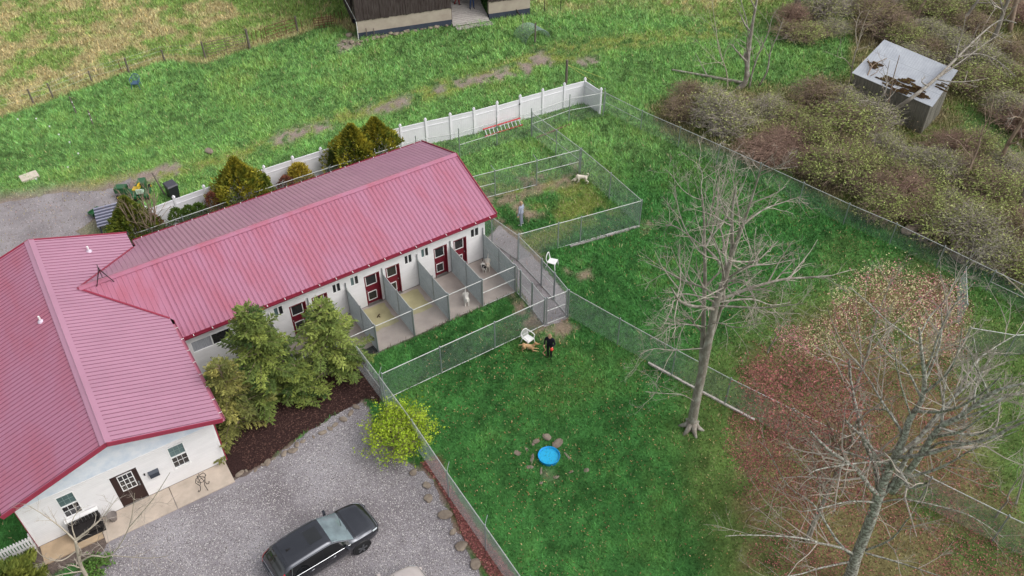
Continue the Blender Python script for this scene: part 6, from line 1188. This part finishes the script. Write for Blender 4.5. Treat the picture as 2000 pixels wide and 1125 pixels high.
def car(name, label, loc, rz, paint, group=None):
    c = thing(name, label, 'car', (0, 0, 0)); m_ = MB(); NX, NK = 70, 36
    for sg in (1, -1):
        V_ = [carP(4.6*i/NX, 9*j/NK, sg) for i in range(NX+1) for j in range(NK+1)]; F_ = []
        for i in range(NX):
            for j in range(NK): a = i*(NK+1)+j; q = (a, a+NK+1, a+NK+2, a+1); F_.append(q if sg < 0 else q[::-1])
        for e in (0, NX): F_.append(tuple(e*(NK+1)+j for j in range(NK+1)))
        m_._add(V_, F_)
    body = m_.build('body', paint, c, smooth=True)
    patch(c, 'windscreen', m_wsh, (2.50, 3.36), (6.25, 9), nx_=10); patch(c, 'rear_window', m_cglass, (.20, .52), (6.25, 9), nx_=6)
    for nm, x0, x1 in (('rear_quarter_window', .62, 1.02), ('rear_door_window', 1.08, 1.98), ('front_door_window', 2.05, 3.12)):
        for sg in (1, -1): patch(c, nm, m_cglass, (x0, x1), (5.14, 5.9), (sg,), nx_=8)
    for sg in (1, -1):
        MB().tube([carP(x, 5.10, sg, .012) for x in np.linspace(.6, 3.2, 20)]+[carP(x, 5.96, sg, .012) for x in np.linspace(3.0, .75, 18)]+[carP(.6, 5.10, sg, .012)], .009, 5).build('window_trim', m_chrome, c)
        for xs in (1.05, 2.02, 3.1): MB().tube([carP(xs, k, sg, .002) for k in np.linspace(2.6, 5.0, 8)], .004, 4).build('door_seam', m_black, body)
        for xs in (1.3, 2.25): MB().tube([carP(xs, 4.7, sg, .012), carP(xs+.1, 4.72, sg, .035), carP(xs+.2, 4.72, sg, .012)], .013, 5).build('door_handle', paint, body)
        mr = MB(); p = np.array(carP(2.98, 5.05, sg)); mr.box(p+np.array([0, sg*.13, .06]), (.12, .22, .15), sg*-.25); mr.bar(p, p+np.array([0, sg*.1, .03]), .05, .04); mr.build('wing_mirror', paint, c)
        patch(c, 'tail_light', m_red, (.03, .42), (4.6, 6.35), (sg,), .012, 5, 6); patch(c, 'headlight', m_lens, (4.20, 4.44), (4.9, 5.35), (sg,), .008, 6, 4)
        patch(c, 'side_cladding', m_clad, (.15, 4.45), (1.6, 2.9), (sg,), .006, 30, 4)
        for wx in (.86, 3.58):
            ar = MB(); ar.tube([(wx+.40*math.cos(a), sg*.915, .35+.40*math.sin(a)) for a in np.linspace(-.25, PI+.25, 16)], .035, 6); ar.tube([(wx, sg*.6, .35), (wx, sg*.918, .35)], .385, 22); ar.build('wheel_arch', m_clad, c); wheel((wx, sg*.83, .35), .345, .22, c, m_alloy)
    patch(c, 'sunroof', m_cglass, (1.72, 2.28), (8.05, 9), nx_=5, nk=3, off=.005); MB().tube([carP(x, 7.9, 1, .003) for x in (1.70, 2.3)]+[carP(2.3, 7.9, -1, .003), carP(1.7, 7.9, -1, .003), carP(1.70, 7.9, 1, .003)], .004, 4).build('sunroof_seal', m_black, c)
    fn = MB(); fn.poly([(.86, -.012, 1.63), (1.06, -.004, 1.65), (.88, 0, 1.73)], .024, (0, 1, 0)); fn.build('antenna_fin', m_black, c)
    MB().tube([carP(.50, 7.2, 1, .004)]+[carP(.66, k, 1, .004) for k in (7.6, 8.2, 9)]+[carP(.66, k, -1, .004) for k in (8.2, 7.6)]+[carP(.50, 7.2, -1, .004)], .005, 4).build('tailgate_seam', m_black, body)
    MB().tube([carP(.08, k, 1, .012) for k in (4.8, 5.6, 6.5)]+[carP(.08, 9, 1, .012)]+[carP(.08, k, -1, .012) for k in (6.5, 5.6, 4.8)], .012, 5).build('tailgate_trim', m_chrome, c)
    MB().tube([carP(4.5, k, 1, .01) for k in (4.2, 5.2, 6.4, 7.6)]+[carP(4.52, 9, 1, .01)]+[carP(4.5, k, -1, .01) for k in (7.6, 6.4, 5.2, 4.2)], .014, 5).build('grille_trim', m_chrome, c)
    patch(c, 'grille', m_black, (4.40, 4.56), (3.4, 4.4), (1, -1), .008, 3, 4); patch(c, 'bonnet_seam', m_black, (3.46, 3.475), (6.0, 9), off=.003, nx_=1)
    wp_ = MB(); wp_.tube([(3.38, .55, 1.07), (3.22, -.05, 1.21)], .01, 4); wp_.tube([(3.40, -.1, 1.09), (3.2, -.6, 1.16)], .01, 4); wp_.build('wipers', m_black, c)
    c.location = loc; c.rotation_euler = (0, 0, rz); return c
m_cblk = mat('black_metallic_paint', S(76, 78, 85), rough=.22, var=.05, metal=.85, spec=.6, coat=1.0); m_csil = mat('light_grey_paint', S(196, 186, 182), rough=.25, var=.04, metal=.2, coat=.8)
ca_ = math.radians(4.5); fx, fy = -13.02, -12.12
car('parked_car', 'black sport utility car parked on the gravel', (fx-4.6*math.cos(ca_), fy-4.6*math.sin(ca_), .0), ca_, m_cblk)
car('parked_car', 'light grey car parked alongside the black one', (-17.0, -16.22, .0), math.radians(3), m_csil)
# ================================================================== PEOPLE AND DOGS
m_skin = mat('figure_cloth_skin_and_fur', attr=True, rough=.8, var=.10, scale=14, spec=.2, bump=.15, bscale=60)
def creature(name, bones, par, voxel=.011, smooth_it=6, patchf=None):
    """one continuous surface grown round tapered bones (p0, r0, p1, r1, colour)"""
    bm = bmesh.new()
    for p0, r0, p1, r1, c in bones:
        p0, p1 = Vector(p0), Vector(p1); d = p1-p0; Ln = d.length
        for p, r in ((p0, r0), (p1, r1)):
            bmesh.ops.create_icosphere(bm, subdivisions=2, radius=r, matrix=Matrix.Translation(p))
        if Ln > 1e-4:
            M_ = Matrix.Translation((p0+p1)/2) @ d.to_track_quat('Z', 'Y').to_matrix().to_4x4()
            bmesh.ops.create_cone(bm, cap_ends=True, segments=14, radius1=r0, radius2=r1, depth=Ln, matrix=M_)
    me = bpy.data.meshes.new(name); bm.to_mesh(me); bm.free()
    o = bpy.data.objects.new(name, me); COL.objects.link(o)
    md = o.modifiers.new('r', 'REMESH'); md.mode = 'VOXEL'; md.voxel_size = voxel
    sm_ = o.modifiers.new('s', 'SMOOTH'); sm_.iterations = smooth_it; sm_.factor = .5
    dg = bpy.context.evaluated_depsgraph_get(); dg.update(); me2 = bpy.data.meshes.new_from_object(o.evaluated_get(dg)); bpy.data.objects.remove(o); bpy.data.meshes.remove(me); me2.name = name
    n = len(me2.vertices); co_ = np.zeros(n*3); me2.vertices.foreach_get('co', co_); co_ = co_.reshape(-1, 3); best = np.full(n, 1e9); col = np.zeros((n, 3))
    for p0, r0, p1, r1, c in bones:
        p0, p1 = np.array(p0), np.array(p1); d = p1-p0; L2 = d @ d+1e-9; t = np.clip(((co_-p0) @ d)/L2, 0, 1); dist = np.linalg.norm(co_-p0-t[:, None]*d, axis=1)-(r0+(r1-r0)*t); k = dist < best; best[k] = dist[k]; col[k] = c
    if patchf is not None: col = patchf(co_, col)
    ca = me2.color_attributes.new('Col', 'FLOAT_COLOR', 'POINT'); cc = np.ones((n, 4), np.float32); cc[:, :3] = col; ca.data.foreach_set('color', cc.ravel())
    me2.materials.clear(); me2.materials.append(m_skin); me2.polygons.foreach_set('use_smooth', np.ones(len(me2.polygons), bool))
    ob = bpy.data.objects.new(name, me2); COL.objects.link(ob); ob.parent = par; return ob
SK = S(206, 160, 138)
def hand(w_, d, side, sk=SK):
    """palm, four curled fingers and a thumb; w_ wrist, d direction of the palm"""
    w_ = np.array(w_); d = nrm(d); x = nrm(np.cross(d, (0, 1, 0))) if abs(d[1]) < .9 else np.array([1.0, 0, 0]); y = np.cross(d, x); b = []
    pm = w_+d*.075; b.append((tuple(w_), .026, tuple(pm), .034, sk))
    for k, l in enumerate((.062, .074, .070, .054)):
        q0 = pm+y*(-.030+.020*k); q1 = q0+d*l*.55+x*side*.008; q2 = q1+d*l*.4+x*side*.025; b += [(tuple(q0), .0105, tuple(q1), .0095, sk), (tuple(q1), .0095, tuple(q2), .008, sk)]
    t0 = w_+d*.03-y*.028; t1 = t0+d*.035-y*.028; b += [(tuple(t0), .013, tuple(t1), .011, sk), (tuple(t1), .011, tuple(t1+d*.03+x*side*.006), .009, sk)]
    return b
def person(label, loc, rz, h, pants, top, shoes, hairc, arms, legs, hairlen=0.0, topc2=None, headtilt=(0, 0), group=None, lean=0.0, z0=0.0, trim=None):
    t = thing('person', label, 'person', (loc[0], loc[1], loc[2] if len(loc) > 2 else 0)); k = h/1.70; V = lambda x, y, z: (x*k, y*k, z*k)
    b = []; hip = .92; ly = lean
    for sx, (kn, an) in zip((-1, 1), legs):
        hp = (sx*.095, 0, hip-.02); b += [(V(*hp), .085*k, V(*kn), .060*k, pants), (V(*kn), .060*k, V(*an), .046*k, pants)]
        b += [(V(an[0], an[1]+.03, .045), .042*k, V(an[0]+.01*sx, an[1]-.15, .03), .032*k, shoes), (V(*an), .040*k, V(an[0], an[1]+.02, .05), .042*k, shoes)]
    b += [(V(-.07, 0, hip), .115*k, V(.07, 0, hip), .115*k, pants), (V(-.05, -.01*ly, 1.02), .115*k, V(.05, -.01, 1.02), .115*k, top), (V(-.07, -.04*ly, 1.18), .115*k, V(.07, -.04*ly, 1.18), .115*k, top), (V(-.10, -.08*ly, 1.32), .105*k, V(.10, -.08*ly, 1.32), .105*k, top), (V(-.155, -.1*ly, 1.39), .066*k, V(.155, -.1*ly, 1.39), .066*k, top)]
    for sx, (el, wr, hd) in zip((-1, 1), arms):
        b += [(V(sx*.185, -.1*ly, 1.385), .060*k, V(*el), .047*k, top), (V(*el), .047*k, V(*wr), .034*k, top)]; b += [(tuple(np.array(p)), r, tuple(np.array(q)), r2, c) for p, r, q, r2, c in hand(V(*wr), hd, -sx)]
    hx, hy = headtilt; hc = np.array([hx*.08, -.02-.1*ly+hy*.06, 1.60]); b += [(V(0, -.1*ly, 1.42), .052*k, V(*(hc-(0, 0, .06))), .050*k, SK), (V(*(hc-(0, .02, .045))), .072*k, V(*(hc+(0, .01, .035))), .092*k, SK)]
    b += [(V(*(hc+(0, -.098, -.012))), .014*k, V(*(hc+(0, -.085, .02))), .010*k, SK), (V(hc[0]-.022, hc[1]-.088, hc[2]-.052), .010*k, V(hc[0]+.022, hc[1]-.088, hc[2]-.052), .010*k, S(170, 96, 92))]
    for sx in (-1, 1): b += [(V(hc[0]+sx*.034, hc[1]-.082, hc[2]+.016), .011*k, V(hc[0]+sx*.034, hc[1]-.083, hc[2]+.016), .011*k, S(50, 40, 36)), (V(hc[0]+sx*.09, hc[1]+.005, hc[2]-.015), .018*k, V(hc[0]+sx*.09, hc[1]+.01, hc[2]+.015), .018*k, SK)]
    creature('body', b, t, .0105*k)
    hb = [(V(*(hc+(0, .025, .045))), .098*k, V(*(hc+(0, .035, .0))), .092*k, hairc), (V(*(hc+(-.05, -.03, .075))), .045*k, V(*(hc+(.05, -.03, .075))), .045*k, hairc)]
    if hairlen: hb += [(V(*(hc+(-.05, .06, -.02))), .06*k, V(*(hc+(-.06, .08, -hairlen))), .035*k, hairc), (V(*(hc+(.05, .06, -.02))), .06*k, V(*(hc+(.06, .08, -hairlen))), .035*k, hairc), (V(*(hc+(0, .08, -.02))), .06*k, V(*(hc+(0, .10, -hairlen))), .035*k, hairc)]
    creature('hair', hb, t, .012*k)
    if trim is not None:
        m_ = MB()
        for sx in (-1, 1): m_.tube([V(sx*.08, -.1*ly-.06, 1.46), V(sx*.07, -.1*ly-.125, 1.36), V(sx*.03, -.08*ly-.125, 1.22)], .012*k, 6)
        m_.build('jacket_trim', trim, t)
    t.rotation_euler = (0, 0, rz); return t
def face_to(dx, dy): return math.atan2(dx, -dy)            # figures face local -y
GR = S(150, 156, 172); GR2 = S(140, 144, 160)
dn = (0, 0, -1)
p1_ = G(1018, 439); person('person in a pale grey sweatsuit and white shoes standing in the dog yard', p1_, face_to(-.45, .9), 1.68, GR2, GR, S(226, 222, 216), S(168, 142, 114), (((-.27, .0, 1.10), (-.25, -.10, .88), (0, -.2, -1)), ((.31, .03, 1.12), (.36, -.03, .90), (.15, -.1, -1))), (((-.10, -.02, .50), (-.11, .02, .09)), ((.11, .02, .50), (.13, .06, .09))), .06, lean=.2)
BK = S(28, 28, 40); BK2 = S(30, 28, 34)
p2_ = G(1073, 697); pb_ = person('person in black jacket with pale trim holding a red ball beside the white armchair', p2_, face_to(-.75, -.55), 1.66, BK2, BK, S(24, 22, 22), S(150, 126, 96), (((-.27, .02, 1.12), (-.24, -.16, .98), (0, -1, -.4)), ((.28, -.06, 1.13), (.24, -.28, 1.10), (0, -1, -.1))), (((-.09, -.04, .50), (-.08, .06, .09)), ((.09, -.02, .50), (.09, -.02, .09))), .24, headtilt=(0, -.5), lean=.4, trim=mat('pale_yellow_trim', S(206, 196, 150), rough=.7))
# red ball held in the left hand, and a pink lead
mw = Matrix.Rotation(pb_.rotation_euler.z, 4, 'Z'); hp_ = Vector(p2_)+mw @ Vector((.235, -.43, 1.06)); bl = MB(); bl.lathe((0, 0, 0), [(.001, -.085)]+[(.085*math.cos(a), .085*math.sin(a)) for a in np.linspace(-1.3, 1.3, 9)]+[(.001, .085)], 16); bo = bl.build('ball', mat('red_rubber', S(222, 66, 52), rough=.5, var=.05), None, smooth=True); bo.location = hp_; prop(bo, 'red ball held by the person in black', 'ball')
h2 = Vector(p2_)+mw @ Vector((-.235, -.26, .93)); ld_ = MB(); ld_.tube([tuple(h2), (h2.x+.05, h2.y-.12, .75), (h2.x-.12, h2.y-.1, .62), (h2.x-.05, h2.y-.22, .50)], .013, 5); prop(ld_.build('dog_lead', mat('pink_webbing', S(214, 122, 126), rough=.7), None, loc=tuple(h2)), 'pink dog lead hanging from the hand of the person in black', 'lead')
def on_ramp(u, v):
    d_ = ray(u, v); n = np.cross(np.append(BD, 0), np.array([BN[0], BN[1], .20])); p0 = np.array(bp_(O0, 0, rampz(0))); t = ((p0-CAM) @ n)/(d_ @ n); return CAM+t*d_
q1_ = on_ramp(893, 9); person('person in red trousers stepping across the plank ramp', q1_, face_to(.9, -.3), 1.7, S(128, 48, 50), S(96, 88, 92), S(40, 34, 34), S(80, 60, 50), (((-.28, .02, 1.12), (-.27, -.1, .90), (0, -.2, -1)), ((.28, .06, 1.12), (.28, .0, .90), (0, 0, -1))), (((-.10, -.12, .52), (-.09, -.16, .09)), ((.10, .04, .50), (.10, .20, .09))), .1)
q2_ = on_ramp(922, 16.5); person('person in blue jeans standing on the plank ramp', q2_, face_to(-.3, -1), 1.76, S(52, 70, 108), S(70, 74, 84), S(36, 32, 34), S(70, 54, 44), (((-.28, .0, 1.12), (-.27, -.06, .88), (0, -.1, -1)), ((.28, .0, 1.12), (.27, -.06, .88), (0, -.1, -1))), (((-.12, -.02, .50), (-.16, .0, .09)), ((.12, -.02, .50), (.16, .02, .09))), .05)
# ---- dogs (built facing +x)
def dog(label, loc, rz, s_, c, c2, ears='drop', tail='up', pose='stand', head=(.0, .0), patchf=None, fluff=1.0, group=None):
    t = thing('dog', label, 'dog', (loc[0], loc[1], loc[2])); V = lambda x, y, z: (x*s_, y*s_, z*s_); b = []; f_ = fluff
    zf, zr = (.30, .46) if pose == 'bow' else (.44, .44)
    chest, pel = np.array([.20, 0, zf]), np.array([-.24, 0, zr])
    b += [(V(*chest), .125*f_*s_, V(*(chest*.55+pel*.45)), .108*f_*s_, c), (V(*(chest*.55+pel*.45)), .108*f_*s_, V(*pel), .095*f_*s_, c), (V(chest[0]+.03, 0, chest[2]-.05), .11*f_*s_, V(.05, 0, chest[2]-.04), .10*f_*s_, c)]
    hd = np.array([.42+head[0], head[1], zf+.24 if pose != 'sniff' else .22]); hd[2] += .0
    b += [(V(chest[0]+.06, 0, chest[2]+.06), .085*f_*s_, V(*(hd-(.05, 0, .03))), .066*f_*s_, c), (V(*(hd-(.02, 0, 0))), .078*s_, V(*(hd+(.05, 0, -.005))), .064*s_, c2)]
    dz = -.06 if pose == 'sniff' else -.02; b += [(V(*(hd+(.06, 0, -.02))), .046*s_, V(*(hd+(.165, 0, -.03+dz))), .032*s_, c2), (V(*(hd+(.18, 0, -.02+dz))), .018*s_, V(*(hd+(.185, 0, -.02+dz))), .018*s_, S(24, 22, 22))]
    for sy in (-1, 1):
        b += [(V(*(hd+(.075, sy*.042, .028))), .014*s_, V(*(hd+(.076, sy*.042, .028))), .014*s_, S(22, 20, 20))]
        if ears == 'drop': b += [(V(*(hd+(-.01, sy*.065, .045))), .030*s_, V(*(hd+(.0, sy*.095, -.045))), .024*s_, c2)]
        else: b += [(V(*(hd+(-.02, sy*.05, .05))), .032*s_, V(*(hd+(-.03, sy*.07, .13))), .012*s_, c2)]
        yy = sy*.085
        if pose == 'bow': b += [(V(.22, yy, .24), .062*s_, V(.26, yy, .10), .040*s_, c), (V(.26, yy, .10), .040*s_, V(.52, yy*1.2, .045), .028*s_, c), (V(.52, yy*1.2, .04), .030*s_, V(.58, yy*1.2, .032), .026*s_, c)]
        else:
            st_ = .05*sy if pose in ('walk', 'sniff') else 0.0; b += [(V(.21, yy, .40), .066*s_, V(.17, yy, .26), .044*s_, c), (V(.17, yy, .26), .042*s_, V(.20+st_, yy, .06), .028*s_, c), (V(.20+st_, yy, .035), .030*s_, V(.25+st_, yy, .03), .027*s_, c)]
        st_ = -.06*sy if pose in ('walk', 'sniff') else 0.0; b += [(V(-.24, yy, zr-.02), .085*s_, V(-.17+st_, yy, .28 if pose != 'bow' else .31), .056*s_, c), (V(-.17+st_, yy, .28 if pose != 'bow' else .31), .048*s_, V(-.33+st_, yy, .17), .030*s_, c), (V(-.33+st_, yy, .17), .030*s_, V(-.30+st_, yy, .045), .026*s_, c), (V(-.30+st_, yy, .035), .029*s_, V(-.25+st_, yy, .03), .026*s_, c)]
    if tail == 'curl': tp_ = [(-.31, 0, zr+.05), (-.38, 0, zr+.16), (-.36, .02, zr+.26), (-.27, .03, zr+.27)]
    elif tail == 'up': tp_ = [(-.31, 0, zr+.04), (-.40, .02, zr+.14), (-.45, .03, zr+.28)]
    else: tp_ = [(-.31, 0, zr+.03), (-.42, .02, zr+.0), (-.52, .03, zr-.02)]
    for a, q in zip(tp_[:-1], tp_[1:]): b.append((V(*a), .030*f_*s_, V(*q), .022*f_*s_, c))
    creature('body', b, t, .011*max(s_, .8), 5, patchf); t.rotation_euler = (0, 0, rz); return t
TAN, TAN2 = S(192, 156, 116), S(180, 142, 102); WH, WH2 = S(222, 212, 196), S(226, 214, 196)
dog('tan dog stretched in a play bow in front of the white armchair', (-1.98, -7.35, 0), math.atan2(-.50, .86), .92, TAN, TAN2, 'prick', 'low', 'bow')
dog('cream dog with curled tail sniffing along the dog yard fence', (*G(1136, 357)[:2], 0), math.atan2(.62, -.78), 1.05, WH, WH2, 'drop', 'curl', 'sniff')
dog('white dog standing alone on the concrete of its run looking up', (*G(911, 592, .05)[:2], .052), math.atan2(-.93, -.40), 1.05, S(226, 220, 212), S(228, 222, 214), 'drop', 'up', 'stand')
dog('white dog with raised tail in the last run beside the black and white dog', (*G(953, 524, .05)[:2], .052), math.atan2(-.9, -.55), 1.0, S(224, 216, 206), S(222, 206, 190), 'drop', 'up', 'walk')
def pied(co_, col):
    n = np.sin(co_[:, 0]*17+1.0)+.6*np.sin(co_[:, 1]*25+co_[:, 2]*9); k = (n > .1) & (co_[:, 2] > .18*.8); col = col.copy(); col[k] = S(24, 22, 24); return col
dog('small black and white dog in the last run', (*G(945, 529, .05)[:2], .052), math.atan2(-.88, -.3), .8, S(226, 222, 216), S(30, 28, 30), 'drop', 'up', 'walk', patchf=pied)
